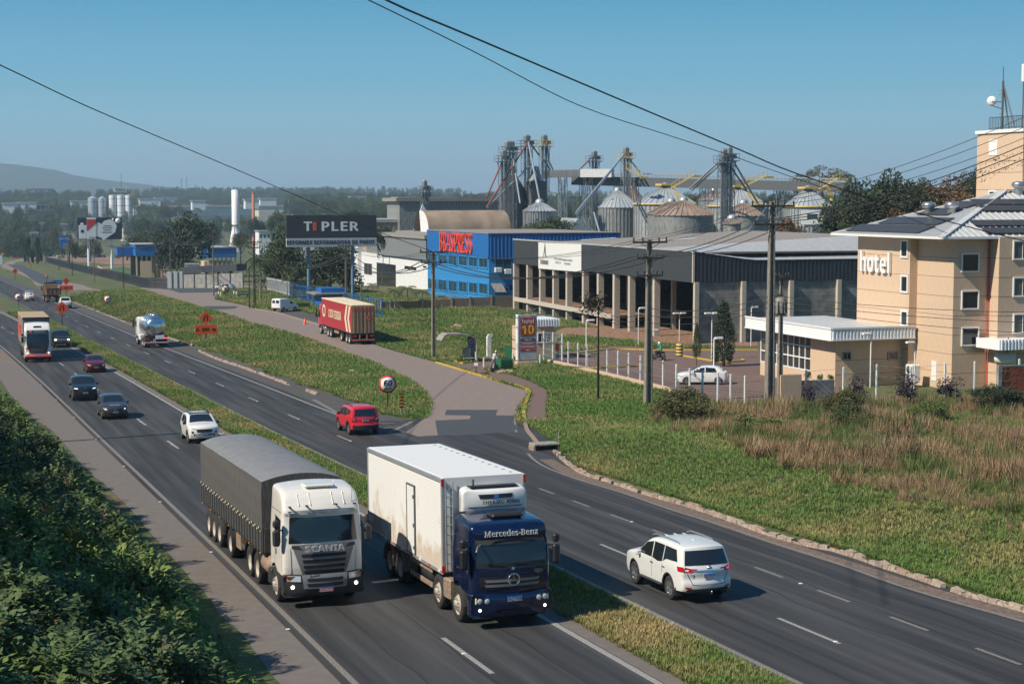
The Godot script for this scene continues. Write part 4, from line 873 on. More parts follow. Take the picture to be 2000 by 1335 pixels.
func far_skyline():
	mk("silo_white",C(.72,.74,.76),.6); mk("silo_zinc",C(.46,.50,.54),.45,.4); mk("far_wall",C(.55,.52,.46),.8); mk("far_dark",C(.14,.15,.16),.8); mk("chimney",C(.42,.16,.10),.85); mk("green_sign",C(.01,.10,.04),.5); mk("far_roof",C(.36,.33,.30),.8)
	var d = 1500.0
	var S = func(px0,px1,yt,yb,mat,label,dome):
		var c = D((px0 + px1)*.5,yt,d); var r = px2m((px1 - px0)*.5,d); var b = D((px0 + px1)*.5,yb,d); var t = thing("brewery_silo",label,"silo",Vector3(c.x,b.y - 10,c.z)); var h = c.y - b.y + 10
		lathe_part(t,"barrel",mat,[Vector2(r,0),Vector2(r,h)],Vector3.ZERO,Vector3.UP,28); lathe_part(t,"top",mat,[Vector2(r,h),Vector2(r*.2,h + r*dome),Vector2(.0001,h + r*dome)],Vector3.ZERO,Vector3.UP,28)
		for k in 4: lathe_part(t,"band","galv_old",[Vector2(r + .02,0),Vector2(r + .1,.1),Vector2(r + .1,.4),Vector2(r + .02,.5)],Vector3(0,h*(.35 + k*.18),0),Vector3.UP,28)
	S.call(171,189,387,432,"silo_zinc","zinc brewery silo with conical top at the end of the row",.5); S.call(191,206,387,432,"silo_zinc","zinc brewery silo next to the white ones",.5)
	S.call(212,227,381,432,"silo_white","white brewery silo beside the zinc silos",.08); S.call(228,243,381,432,"silo_white","middle white brewery silo under the sign",.08); S.call(244,257,381,432,"silo_white","white brewery silo beside the stair mast",.08)
	var sg = thing("brewery_sign","white rooftop sign with dark green lettering above the brewery silos","sign"); var p0 = D(221,366,d); var p1 = D(248,374,d); wbox(sg,"board","white",Vector3(p0.x,p1.y,p0.z - .5),Vector3(p1.x,p0.y,p0.z)); text(sg,"lettering","HEINEKEN",3.4,.2,"green_sign",Vector3((p0.x + p1.x)*.5,(p0.y + p1.y)*.5,p0.z + .3),Basis.IDENTITY,"Droid Sans",true,.55); tb(sg,"post","dark_steel",Vector3(p0.x + 3,p1.y - 4,p0.z - .3),Vector3(p0.x + 3,p1.y,p0.z - .3),.25); tb(sg,"post","dark_steel",Vector3(p1.x - 3,p1.y - 4,p0.z - .3),Vector3(p1.x - 3,p1.y,p0.z - .3),.25)
	var ms = thing("brewery_mast","tall steel stair mast beside the white brewery silos","mast"); var q = D(259,370,d); lattice(ms,"frame","yellow_paint",Vector3(q.x,D(259,430,d).y - 8,q.z),q,.9,18,.35); tb(ms,"needle","dark_steel",D(236,366,d),D(236,338,d),.2,5)
	for a in [[60,102,437,452,"silo_zinc"],[70,80,440,455,"silo_zinc"],[104,150,439,456,"far_wall"],[240,300,437,452,"far_wall"]]:
		var b = thing("brewery_tank_block",["low zinc tank hall at the edge of the brewery","short zinc hall before the brewery tanks","pale hall left of the carton billboard","pale hall right of the carton billboard"][[60,70,104,240].find(a[0])],"building"); var r0 = D(a[0],a[2],1300); var r1 = D(a[1],a[3],1300); wbox(b,"hall",a[4],Vector3(r0.x,r1.y - 8,r0.z - 20),Vector3(r1.x,r0.y,r0.z)); wbox(b,"roof","far_roof",Vector3(r0.x - 1,r0.y,r0.z - 21),Vector3(r1.x + 1,r0.y + .8,r0.z + 1))
	var lw = thing("long_pale_warehouse","very long pale warehouse on the far slope","warehouse"); var l0 = D(262,404,1850); var l1 = D(588,432,1850); wbox(lw,"wall","far_wall",Vector3(l0.x,l1.y - 12,l0.z - 60),Vector3(l1.x,l0.y,l0.z)); wbox(lw,"roof","far_roof",Vector3(l0.x - 2,l0.y,l0.z - 62),Vector3(l1.x + 2,l0.y + 1.5,l0.z + 2)); wbox(lw,"dark_bay","far_dark",Vector3(D(380,404,1850).x,l1.y + 1,l0.z - 5),Vector3(D(560,404,1850).x,l1.y + 6,l0.z + .3))  # bay drawn as a plain dark slab on the pale wall
	var wl = thing("far_white_hall","white hall with water tank on the slope behind the billboard","building"); var w0 = D(505,411,1500); var w1 = D(577,428,1500); wbox(wl,"wall","far_wall",Vector3(w0.x,w1.y - 8,w0.z - 30),Vector3(w1.x,w0.y,w0.z)); lathe_part(wl,"tank","silo_white",[Vector2(2.4,-6),Vector2(2.4,3),Vector2(.0001,3.4)],D(575,412,1500),Vector3.UP,16); lathe_part(wl,"flue","far_wall",[Vector2(.5,-2),Vector2(.5,9)],D(564,410,1500),Vector3.UP,8)
	var wt = thing("water_tower","tall white cylindrical water tower","tower"); var t0 = D(459,371,900); lathe_part(wt,"shaft","silo_white",[Vector2(px2m(7.5,900),-26),Vector2(px2m(7.5,900),0),Vector2(.0001,.3)],t0,Vector3.UP,24); lathe_part(wt,"base","silo_white",[Vector2(4.2,-34),Vector2(2.4,-22)],t0,Vector3.UP,16); tb(wt,"pipe","chimney",t0 + Vector3(.4,-20,px2m(7.6,900)),t0 + Vector3(.4,-4,px2m(7.6,900)),.15,6)
	var ch = thing("brick_chimney","slender red brick chimney beside the water tower","chimney"); var c0 = D(494,377,900); lathe_part(ch,"stack","chimney",[Vector2(1.0,-30),Vector2(.72,0),Vector2(.0001,.1)],c0,Vector3.UP,14); lathe_part(ch,"rim","chimney",[Vector2(.78,-.4),Vector2(.86,-.2),Vector2(.86,.15),Vector2(.6,.2)],c0,Vector3.UP,14)
	var fb = [[70,104,400,411,1500,"far_dark","dark fronted showroom by the far road"],[45,70,409,414,1500,"silo_white","low white rows below the showroom"],[50,100,368,374,2600,"far_roof","brown roofed plant below the hill"],[340,400,374,379,3000,"silo_white","white factory on the wooded ridge"],[500,560,383,388,2900,"silo_white","pale roofs among the far trees"],[590,640,384,389,2800,"silo_white","white roofs right of the far trees"],[778,905,386,397,900,"far_wall","cream hall behind the grey shed"],[1010,1030,374,382,1600,"silo_white","white block beyond the elevators"],[1085,1110,378,386,1500,"far_wall","beige houses beyond the elevators"],[1110,1130,383,390,1400,"chimney","red roofed houses beyond the conveyor"],[1065,1085,384,396,1400,"far_wall","pale houses among trees beyond the dryer"],[60,75,455,462,900,"silo_white","small white store by the far junction"],[560,640,464,476,430,"white_wall","white workshop under the trees"],[505,530,452,470,700,"silo_white","white clinic behind the hedge"]]
	for a in fb:
		var b = thing("far_building",a[6],"building"); var r0 = D(a[0],a[2],a[4]); var r1 = D(a[1],a[3],a[4]); var dp = max(8.0,(r1.x - r0.x)*.4)
		wbox(b,"wall",a[5],Vector3(r0.x,r1.y - 6,r0.z - dp),Vector3(r1.x,r0.y,r0.z)); wbox(b,"roof","far_roof",Vector3(r0.x - .4,r0.y,r0.z - dp - .4),Vector3(r1.x + .4,r0.y + .4,r0.z + .4))
		var k = int((a[1] - a[0])/8)
		for i in k: cb(b,"window","glass",Vector3(lerpf(r0.x,r1.x,(i + .5)/k),(r0.y + r1.y)*.5,r0.z + .03),Vector3((r1.x - r0.x)/k*.5,(r0.y - r1.y)*.35,.08),0)
	for i in 22:
		var px = 10 + (i*137) % 790; var d9 = 1500.0 + (i*271) % 1300; var r0 = D(px,0,d9); r0.y = lerpf(D(px,408,d9).y,D(px,392,d9).y,fmod(i*.37,1.0)); var b = thing("far_house","tiny white roofed building among the far trees","building",r0,0,"tiny far buildings"); cb(b,"wall","silo_white",Vector3.ZERO,Vector3(14 + i % 5*6,9,10),0); cb(b,"roof","far_roof",Vector3(0,5,0),Vector3(16 + i % 5*6,1.2,11),.2)
	for a in [[354,348,3200],[364,346,3200],[381,360,3200]]:
		var p = D(a[0],a[1],a[2]); var t = thing("far_radio_mast","thin radio mast on the ridge, %s" % ["leftmost of three","tallest of three","shortest of three"][[354,364,381].find(a[0])],"mast"); tb(t,"pole","dark_steel",p + Vector3(0,-30,0),p,.6,5); tb(t,"crossbar","dark_steel",p + Vector3(-2,-4,0),p + Vector3(2,-4,0),.3,4)
	mk("hill_forest",C(.045,.065,.035),.95,0,"blotch",.004)
	var sil = [-400,328,-120,322,0,319,30,321,70,326,110,332,140,341,170,346,210,352,260,357,320,364,400,371,470,376,560,382,640,388,760,396]
	var m := MB.new(); var dd = 6500.0; var A = []; var B = []
	for i in range(0,sil.size() - 2,2):
		for k in 14:
			var f = k/14.0; var px = lerpf(sil[i],sil[i + 2],f); var py = lerpf(sil[i + 1],sil[i + 3],f) + 1.0*nz.get_noise_1d(px*9.0); var t = D(px,py,dd); var u = D(px,py,dd)
			A.append(t)
	for i in A.size() - 1:
		var p = A[i]; var q9 = A[i + 1]; var rows = 7
		for r in rows:
			var f0 = r/float(rows); var f1 = (r + 1)/float(rows)
			var X = func(v,f,ii): return Vector3(v.x,lerpf(v.y,-30.0,f) + 9.0*nz.get_noise_2d(ii*.5,f*90.0)*(1 if f > 0 else 0),v.z + f*1700.0)
			m.quad(X.call(p,f0,i),X.call(q9,f0,i + 1),X.call(q9,f1,i + 1),X.call(p,f1,i))
	struct("hills",m,"hill_forest")
# ------------------------------------------------------------------ vehicle shells
func V2(a: Array) -> PackedVector2Array:
	var o := PackedVector2Array()
	for i in range(0,a.size(),2): o.append(Vector2(a[i],a[i + 1]))
	return o
func dense(p: PackedVector2Array,step: float,closed := false) -> PackedVector2Array:
	var o := PackedVector2Array()
	var n = p.size() if closed else p.size() - 1
	for i in n:
		var a = p[i]; var b = p[(i + 1) % p.size()]
		var k = max(1,int(ceil(a.distance_to(b)/step)))
		for j in k: o.append(a.lerp(b,float(j)/k))
	if not closed: o.append(p[p.size() - 1])
	return o
func round_line(p: PackedVector2Array,it := 2) -> PackedVector2Array: # corner cutting
	for k in it:
		var o := PackedVector2Array([p[0]])
		for i in p.size() - 1:
			o.append(p[i].lerp(p[i + 1],.25)); o.append(p[i].lerp(p[i + 1],.75))
		o.append(p[p.size() - 1]); p = o
	return p
func fill(mb: MB,poly: PackedVector2Array,step: float,map: Callable,flip := false,extra := PackedVector2Array()):
	var b = dense(poly,step,true)
	for q in extra:
		if Geometry2D.is_point_in_polygon(q,poly): b.append(q)
	var pts = PackedVector2Array(b)
	var r = Rect2(poly[0],Vector2.ZERO)
	for p in poly: r = r.expand(p)
	var y = r.position.y + step*.5
	while y < r.end.y:
		var x = r.position.x + step*.5
		while x < r.end.x:
			var q = Vector2(x,y)
			if Geometry2D.is_point_in_polygon(q,poly):
				var ok = true
				for c in b:
					if c.distance_squared_to(q) < step*step*.3: ok = false; break
				if ok: pts.append(q)
			x += step
		y += step
	var idx = Geometry2D.triangulate_delaunay(pts)
	var v = []
	for p in pts: v.append(map.call(p.x,p.y))
	for i in range(0,idx.size(),3):
		var a = pts[idx[i]]; var c = pts[idx[i + 1]]; var d = pts[idx[i + 2]]
		if abs((c - a).cross(d - a)) < 1e-6: continue
		if not Geometry2D.is_point_in_polygon((a + c + d)/3.0,poly): continue
		var fl = ((c - a).cross(d - a) > 0) != flip
		if fl: mb.tri(v[idx[i]],v[idx[i + 1]],v[idx[i + 2]])
		else: mb.tri(v[idx[i]],v[idx[i + 2]],v[idx[i + 1]])
class Shell:
	var host; var sp; var top: PackedVector2Array; var L; var u1; var u0; var r; var bow; var crown
	func _init(h,s):
		host = h; sp = s
		top = host.dense(host.round_line(host.V2(s.top),s.get("it",2)),.07)
		u1 = -1e9; u0 = 1e9
		for p in top: u1 = max(u1,p.x); u0 = min(u0,p.x)
		r = s.get("r",.09); bow = s.get("bow",.12); crown = s.get("crown",.05)
	func W(u,y):
		var b = sp.w
		if y > sp.belt: b -= (y - sp.belt)*sp.get("tumble",.28)
		var sill = sp.get("sill",.5)
		if y < sill: b -= (sill - y)*.16
		var mid = (u0 + u1)*.5; var hl = (u1 - u0)*.5
		var e = clampf((abs(u - mid)/hl - .55)/.45,0,1)
		return b - sp.get("taper",.1)*e*e
	func bu(u,v):
		var mid = (u0 + u1)*.5; var hl = (u1 - u0)*.5
		return u - sign(u - mid)*bow*v*v*smoothstep(.45,1.0,abs(u - mid)/hl)
	func TP(i,v,eps):
		var k = clampi(int(i),0,top.size() - 2); var p = top[k].lerp(top[k + 1],i - k)
		var t = (top[min(k + 2,top.size() - 1)] - top[max(k - 1,0)]).normalized(); var n = Vector2(-t.y,t.x)
		if n.y < 0 and abs(n.y) > .3: n = -n
		if abs(n.y) <= .3: n = Vector2(sign(p.x - (u0 + u1)*.5)*abs(n.x),n.y if n.y > 0 else n.y)
		var w = W(p.x,p.y) - r
		return Vector3(v*w,p.y + crown*(1 - v*v)*abs(n.y) + n.y*eps,-(bu(p.x,v) + n.x*eps))
	func front(x,y,eps):
		for k in top.size() - 1:
			if top[k + 1].y >= y and top[k].y <= y:
				var f = 0.0 if top[k + 1].y == top[k].y else (y - top[k].y)/(top[k + 1].y - top[k].y)
				var p = top[k].lerp(top[k + 1],f)
				return TP(k + f,clampf(x/(W(p.x,p.y) - r),-1.02,1.02),eps)
		return TP(0,x/sp.w,eps)
	func rear(x,y,eps):
		for j in top.size() - 1:
			var k = top.size() - 2 - j
			if top[k].y >= y and top[k + 1].y <= y:
				var f = 0.0 if top[k + 1].y == top[k].y else (y - top[k].y)/(top[k + 1].y - top[k].y)
				var p = top[k].lerp(top[k + 1],f)
				return TP(k + f,clampf(x/(W(p.x,p.y) - r),-1.02,1.02),eps)
		return TP(top.size() - 1,x/sp.w,eps)
	func side(u,y,sg,eps):
		var d = 1e9; var q = Vector2(u,y)
		for k in top.size() - 1: d = min(d,Geometry2D.get_closest_point_to_segment(q,top[k],top[k + 1]).distance_squared_to(q))
		d = sqrt(d)
		var x = W(u,y)
		if d < r: x -= r*(1.0 - sqrt(max(0.0,1.0 - pow(1.0 - d/r,2))))
		return Vector3(sg*(x + eps),y,-bu(u,1))
	func build(root,called,mat,step := .13):
		var poly = PackedVector2Array(top)
		var yb = top[0].y; var yr = top[top.size() - 1].y
		var bot := PackedVector2Array()
		bot.append(top[top.size() - 1])
		for a in sp.get("arches",[]): # [u,centre y,radius],rear first
			var y0 = lerpf(yr,yb,(a[0] - u0)/(u1 - u0))
			var a0 = asin(clampf((y0 - a[1])/a[2],-.98,.98))
			for t in 15:
				var g = lerpf(PI - a0,a0,t/14.0)
				bot.append(Vector2(a[0] + cos(g)*a[2],a[1] + sin(g)*a[2]))
		bot.append(top[0])
		for i in range(1,bot.size() - 1): poly.append(bot[i])
		var mb := MB.new()
		var ex := PackedVector2Array(); var keep := []
		for i in range(1,top.size() - 1):
			var tg = (top[i + 1] - top[i - 1]).normalized(); var nn = Vector2(tg.y,-tg.x)
			for k in [.22,.58,1.05]:
				var q = top[i] + nn*r*k; var q2 = top[i] - nn*r*k
				var g = q if Geometry2D.is_point_in_polygon(q,poly) else q2
				var md = 1e9
				for p in top: md = min(md,p.distance_to(g))
				if md > r*k*.97: ex.append(g)
		for sg in [-1,1]: host.fill(mb,poly,step,func(u,y): return side(u,y,sg,0.0),sg > 0,ex)
		var vs = [-1.0,-.9,-.6,-.2,.2,.6,.9,1.0]
		for i in top.size() - 1:
			for j in vs.size() - 1: mb.quad(TP(i,vs[j],0),TP(i,vs[j + 1],0),TP(i + 1,vs[j + 1],0),TP(i + 1,vs[j],0))
		var o = host.put(called,mb,mat,root)
		var ub := MB.new()
		var bd = bot
		for i in bd.size() - 1:
			var w0 = W(bd[i].x,bd[i].y) - .02; var w1 = W(bd[i + 1].x,bd[i + 1].y) - .02
			ub.flat_quad(Vector3(-w0,bd[i].y,-bd[i].x),Vector3(-w1,bd[i + 1].y,-bd[i + 1].x),Vector3(w1,bd[i + 1].y,-bd[i + 1].x),Vector3(w0,bd[i].y,-bd[i].x))
		host.put("underbody",ub,"black",root)
		return o
	func lay(root,called,mat,f: String,a: Array,eps := .008,step := .12):
		var poly = host.V2(a)
		if f[0] == "F" or f[0] == "R":
			for sg in ([1,-1] if f.ends_with("m") else [1]):
				var q := PackedVector2Array()
				for p in poly: q.append(Vector2(p.x*sg,p.y))
				var mb := MB.new()
				if f[0] == "F": host.fill(mb,q,step,func(x,y): return front(x,y,eps),true)
				else: host.fill(mb,q,step,func(x,y): return rear(x,y,eps))
				host.put(called,mb,mat,root)
		else:
			for sg in ([1,-1] if f == "S" else ([-1] if f == "L" else [1])):
				var mb := MB.new()
				host.fill(mb,poly,step,func(u,y): return side(u,y,sg,eps),sg < 0)
				host.put(called,mb,mat,root)
var wheel_cache := {}
func wheel(root,x,y,u,rad,wid,kind := "alloy"):
	var key = "%s%.2f%.2f" % [kind,rad,wid]
	if not wheel_cache.has(key):
		var t := MB.new(); var h = wid*.5
		t.lathe([Vector2(rad*.62,-h*.9),Vector2(rad*.9,-h),Vector2(rad,-h*.75),Vector2(rad,h*.75),Vector2(rad*.9,h),Vector2(rad*.62,h*.9)],Vector3.ZERO,Vector3.RIGHT,24,1)
		var r := MB.new()
		if kind == "truck_front":
			r.lathe([Vector2(rad*.64,h*.8),Vector2(rad*.6,h*.55),Vector2(rad*.5,h*.5),Vector2(rad*.42,h*1.0),Vector2(rad*.24,h*1.05),Vector2(rad*.2,h*1.45),Vector2(.0001,h*1.5)],Vector3.ZERO,Vector3.RIGHT,20)
			for k in 10:
				var a = TAU*k/10; var e = Vector3(0,cos(a),sin(a))*rad*.33
				r.cyl(e + Vector3.RIGHT*h*.9,e + Vector3.RIGHT*h*1.35,.022,.018,6)
		elif kind == "truck_rear":
			r.lathe([Vector2(rad*.64,h*.85),Vector2(rad*.6,h*.7),Vector2(rad*.5,h*.1),Vector2(rad*.3,h*-.1),Vector2(rad*.26,h*.5),Vector2(.0001,h*.55)],Vector3.ZERO,Vector3.RIGHT,20)
		else:
			r.lathe([Vector2(rad*.66,h*.9),Vector2(rad*.6,h*.7),Vector2(rad*.58,h*.1),Vector2(.0001,h*.05)],Vector3.ZERO,Vector3.RIGHT,20)
			for k in 6:
				var a = TAU*k/6
				for q in [-.13,.13]:
					r.bar(Vector3(h*.66,cos(a)*rad*.1,sin(a)*rad*.1),Vector3(h*.78,cos(a + q)*rad*.62,sin(a + q)*rad*.62),.05,rad*.09)
			r.cyl(Vector3(h*.4,0,0),Vector3(h*.85,0,0),rad*.16,rad*.12,10)
		wheel_cache[key] = [t.done(),r.done()]
	var n := Node3D.new(); n.name = "wheel"; root.add_child(n,true)
	n.position = Vector3(x,y,-u)
	if x < 0: n.rotation.y = PI
	put("tyre",wheel_cache[key][0],"rubber",n)
	put("rim",wheel_cache[key][1],"alloy" if kind == "alloy" else ("dark_rim" if kind == "dark" else "truck_rim"),n)
func cb(root,called,mat,c: Vector3,s: Vector3,r := .02,bs := Basis.IDENTITY):
	var m := MB.new(); m.cbox(c,s,r,bs); return put(called,m,mat,root)
func plate(root,txt,pos: Vector3,back := false,w := .4,red_txt := false):
	var bs = Basis(Vector3.UP,PI) if not back else Basis.IDENTITY
	var p = cb(root,"number_plate","plate",pos,Vector3(w,w*.325,.02),.004)
	var z = 1.0 if back else -1.0
	cb(p,"plate_band","blue_sign",pos + Vector3(0,w*.13,z*.004),Vector3(w,w*.07,.02),.001)
	text(p,"plate_text",txt,w*.27,.004,"red" if red_txt else "black",pos + Vector3(0,-w*.03,z*.012),bs,"Droid Sans",true)
func mirror_pair(root,x,y,u,mat,s := Vector3(.2,.16,.12)):
	for g in [-1,1]:
		cb(root,"mirror",mat,Vector3(g*(x + s.x*.5),y,-u),s,.04)
func car(called,label,cat,sp,mat) -> Array:
	var t = thing(called,label,cat)
	var sh := Shell.new(self,sp)
	var o = sh.build(t,"body",mat)
	for a in sp.wheels:
		for g in [-1,1]: wheel(t,g*(sp.w - .135),sp.wr,a,sp.wr,.23,sp.get("wk","alloy"))
	return [t,sh]
func sup(sp: Dictionary) -> Dictionary: # wheel arches from wheels,rear first
	sp.arches = []
	for a in [sp.wheels[1],sp.wheels[0]]: sp.arches.append([a,sp.wr,sp.wr + sp.get("gap",.065)])
	return sp
func arch_trim(t,sh: Shell,mat,wdt := .07):
	for a in sh.sp.arches:
		for g in [-1,1]:
			var mb := MB.new(); var A = []; var B = []
			for k in 13:
				var an = lerpf(-.12,PI + .12,k/12.0)
				A.append(sh.side(a[0] + cos(an)*a[2],a[1] + sin(an)*a[2],g,.012)); B.append(sh.side(a[0] + cos(an)*(a[2] + wdt),a[1] + sin(an)*(a[2] + wdt),g,.016))
			mb.ribbon(A,B); put("wheel_arch",mb,mat,t)
func vehicle_materials():
	mk("truck_rim",C(.40,.36,.32),.65,.2); mk("dark_rim",C(.06,.06,.065),.4,.4)
	paint("p_white",C(.72,.72,.71)); paint("p_red",C(.58,.012,.028)); paint("p_maroon",C(.13,.008,.016),.3); paint("p_gray",C(.055,.058,.066),.4)
	paint("p_dark",C(.016,.022,.028),.3); paint("p_black",C(.012,.012,.014)); paint("p_silver",C(.40,.42,.44),.5); paint("p_pearl",C(.66,.67,.66))
	paint("p_blue",C(.003,.012,.055),.3,.2); paint("p_truckred",C(.48,.02,.05)); paint("p_ivory",C(.70,.675,.63),0.0,.35)
	glow("lamp_on",C(1,.97,.92),2.5); glow("lamp_warm",C(1,.78,.5),1.6); glow("tail_on",C(1,.06,.04),1.4); mk("amber",C(.75,.22,.02),.3)
	mk("trim",C(.025,.026,.028),.6); mk("gray_trim",C(.20,.205,.215),.4,.3)
	mk("tarp_side",C(.115,.113,.11),.85,0,"streak",.35); mk("tarp_top_skylit",C(.20,.205,.215),.6,0,"soft",.4); mk("tarp_board",C(.07,.068,.066),.8,0,"med",.8)  # top of the tarpaulin coloured paler and bluer for the reflected sky
	mk("box_white",C(.70,.70,.69),.5); mk("box_dusty",C(1,1,1),.6).vertex_color_use_as_albedo = true; mk("box_dirt",C(.62,.56,.47),.75,0,"blotch",.35); mk("curtain_gray",C(.25,.25,.24),.7,0,"streak",.3)
	mk("curtain_red",C(.50,.035,.045),.6,0,"streak",.25); mk("cream",C(.72,.62,.44),.7,0,"soft",.4); mk("door_tan",C(.40,.26,.15),.7,0,"streak",.4); mk("roof_tan",C(.42,.31,.20),.8,0,"soft",.3)
	mk("tipper",C(.25,.13,.085),.85,0,"med",.8); mk("tipper_wood",C(.42,.27,.15),.9,0,"streak",.8); mk("bright_red",C(.75,.05,.02),.45); mk("tank_dirty",C(.42,.31,.23),.6,.2,"med",.9)
func vehicles():
	far_and_near_cars()
	lorries()
func far_and_near_cars():
	var sp = sup({"top": [2.34,.36,2.41,.55,2.41,.82,2.34,1.02,1.9,1.12,1.15,1.18,.55,1.62,.2,1.78,-.6,1.83,-1.6,1.80,-2.12,1.755,-2.14,1.70,-2.34,1.18,-2.42,1.02,-2.36,.80,-2.44,.64,-2.38,.40],"w": .935,"belt": 1.12,"tumble": .25,"wheels": [1.42,-1.33],"wr": .385,"bow": .16,"taper": .09})
	var cs = car("sport_utility_car","white sport utility car with red tail lights, roof rails and tow bar","car",sp,"p_pearl")
	var t = cs[0]; var sh: Shell = cs[1]
	var w = G(1307,1173); t.position = Vector3(w.x + .9,0,w.z - 1.33); seat(t); t.scale = Vector3.ONE*.95
	sh.lay(t,"rear_window","glass","R",[-.76,1.21,.76,1.21,.70,1.66,-.70,1.66])
	sh.lay(t,"windscreen","glass","F",[-.72,1.24,.72,1.24,.60,1.68,-.60,1.68])
	sh.lay(t,"side_window","glass","S",[1.05,1.18,.48,1.58,.02,1.67,-.02,1.17])
	sh.lay(t,"side_window","glass","S",[-.08,1.17,-.06,1.68,-.82,1.68,-.84,1.16,-.5,1.12])
	sh.lay(t,"side_window","glass","S",[-.9,1.18,-.88,1.68,-1.75,1.66,-1.98,1.30,-1.1,1.28])
	sh.lay(t,"tail_light","tail","Rm",[.38,1.10,.60,1.12,.86,1.20,.86,1.02,.60,1.00])
	sh.lay(t,"tail_light_wrap","tail","S",[-2.02,1.17,-2.40,1.19,-2.42,1.03,-2.10,1.02],.012)
	sh.lay(t,"reflector","tail","Rm",[.58,.52,.82,.56,.82,.50,.60,.47])
	sh.lay(t,"chrome_strip","chrome","R",[-.55,1.035,.55,1.035,.55,1.075,-.55,1.075],.014)
	sh.lay(t,"tailgate_seam","black","Rm",[.70,.98,.72,.98,.56,.62,.54,.62],.006)
	sh.lay(t,"tailgate_seam","black","R",[-.56,.605,.56,.605,.56,.62,-.56,.62],.006)
	plate(t,"SDJ7H21",sh.rear(0,.88,.02),true)
	text(t,"badge_text","SW4",.10,.004,"chrome",sh.rear(-.52,.90,.012) ,Basis.IDENTITY,"Droid Sans",true)
	var em := MB.new(); em.lathe([Vector2(.075,0),Vector2(.085,.012),Vector2(.06,.012),Vector2(.055,0)],sh.rear(0,1.125,.005),Vector3.BACK,16); em.lathe([Vector2(.045,0),Vector2(.05,.012),Vector2(.032,.012)],sh.rear(0,1.125,.006),Vector3.BACK,12); put("emblem",em,"chrome",t)
	var wp := MB.new(); wp.bar(sh.rear(-.25,1.24,.03),sh.rear(.12,1.25,.03),.02,.02); put("wiper",wp,"black",t)
	mirror_pair(t,.88,1.18,.88,"p_pearl",Vector3(.22,.18,.14))
	for g in [-1,1]:
		for uu in [-.05,-.95]: cb(t,"door_handle","trim",Vector3(g*.945,1.0,-uu),Vector3(.03,.035,.2),.01)
		var rl := MB.new(); rl.tube([Vector3(g*.62,1.80,-.5),Vector3(g*.63,1.87,-.25),Vector3(g*.63,1.88,.6),Vector3(g*.62,1.86,1.35),Vector3(g*.61,1.79,1.55)],[.022],6); put("roof_rail",rl,"steel",t)
		cb(t,"side_step","trim",Vector3(g*.93,.42,.02),Vector3(.2,.06,1.7),.025)
		cb(t,"mud_flap","rubber",Vector3(g*.80,.34,1.80),Vector3(.26,.28,.02),.005)
	sh.lay(t,"door_seam","trim","S",[-.045,1.12,-.03,1.12,-.03,.55,-.045,.55],.003)
	sh.lay(t,"door_seam","trim","S",[-.86,1.1,-.845,1.1,-.80,.8,-.815,.8],.003)
	sh.lay(t,"rear_apron","trim","R",[-.78,.40,.78,.40,.70,.47,-.70,.47],.012)
	var ant := MB.new(); ant.prism(V2([-.09,0,.09,0,-.06,.07]),Vector3(-.015,1.83,1.2),Vector3(0,0,-1),Vector3.UP,Vector3(.03,0,0)); put("antenna_fin",ant,"p_white",t)
	for x in [-.32,0,.32]: cb(t,"roof_rib","p_pearl",Vector3(x,1.838 - abs(x)*.03,.45),Vector3(.05,.02,1.3),.008)
	var tb := MB.new(); tb.cyl(Vector3(0,.38,2.3),Vector3(0,.36,2.55),.03); tb.lathe([Vector2(.0001,0),Vector2(.035,.02),Vector2(.035,.05),Vector2(.0001,.075)],Vector3(0,.37,2.56),Vector3.UP,10); put("tow_bar",tb,"chrome",t)
	arch_trim(t,sh,"trim",.05)
	sp = sup({"top": [2.05,.34,2.12,.55,2.12,.80,2.08,.98,1.9,1.06,1.0,1.12,.62,1.56,.3,1.68,-.6,1.71,-1.6,1.68,-1.86,1.63,-1.90,1.55,-2.02,1.10,-2.06,.95,-2.04,.74,-2.12,.62,-2.08,.36],"w": .90,"belt": 1.05,"tumble": .22,"wheels": [1.30,-1.27],"wr": .36,"bow": .12,"taper": .06,"gap": .08})
	cs = car("compact_off_roader","bright red boxy compact off-road car driving past the speed limit sign","car",sp,"p_red"); t = cs[0]; sh = cs[1]
	w = G(680,850); t.position = Vector3(w.x + .88,0,w.z - 1.27); seat(t)
	sh.lay(t,"rear_window","glass","R",[-.66,1.13,.66,1.13,.60,1.54,-.60,1.54])
	sh.lay(t,"side_window","glass","S",[.95,1.12,.62,1.48,.0,1.58,.0,1.12]); sh.lay(t,"side_window","glass","S",[-.06,1.12,-.06,1.58,-.85,1.57,-.9,1.12]); sh.lay(t,"side_window","glass","S",[-1.0,1.2,-1.0,1.55,-1.55,1.5,-1.6,1.25])
	sh.lay(t,"windscreen","glass","F",[-.68,1.16,.68,1.16,.6,1.58,-.6,1.58])
	sh.lay(t,"tail_light","tail","Rm",[.58,.86,.80,.86,.80,1.08,.58,1.08],.012); sh.lay(t,"tail_light_frame","black","Rm",[.55,.83,.82,.83,.82,1.11,.55,1.11],.006)
	sh.lay(t,"rear_bumper","trim","R",[-.85,.36,.85,.36,.85,.66,.5,.60,-.5,.60,-.85,.66],.012)
	plate(t,"SEV7J17",sh.rear(0,.92,.02),true,.42)
	var xl := MB.new()
	for g in [-1,1]:
		for k in [-1,1]: xl.bar(sh.rear(g*.69 - .08,.97 - k*.08,.018),sh.rear(g*.69 + .08,.97 + k*.08,.018),.02,.01)
	put("light_cross",xl,"lens",t)
	mirror_pair(t,.86,1.14,.8,"trim")
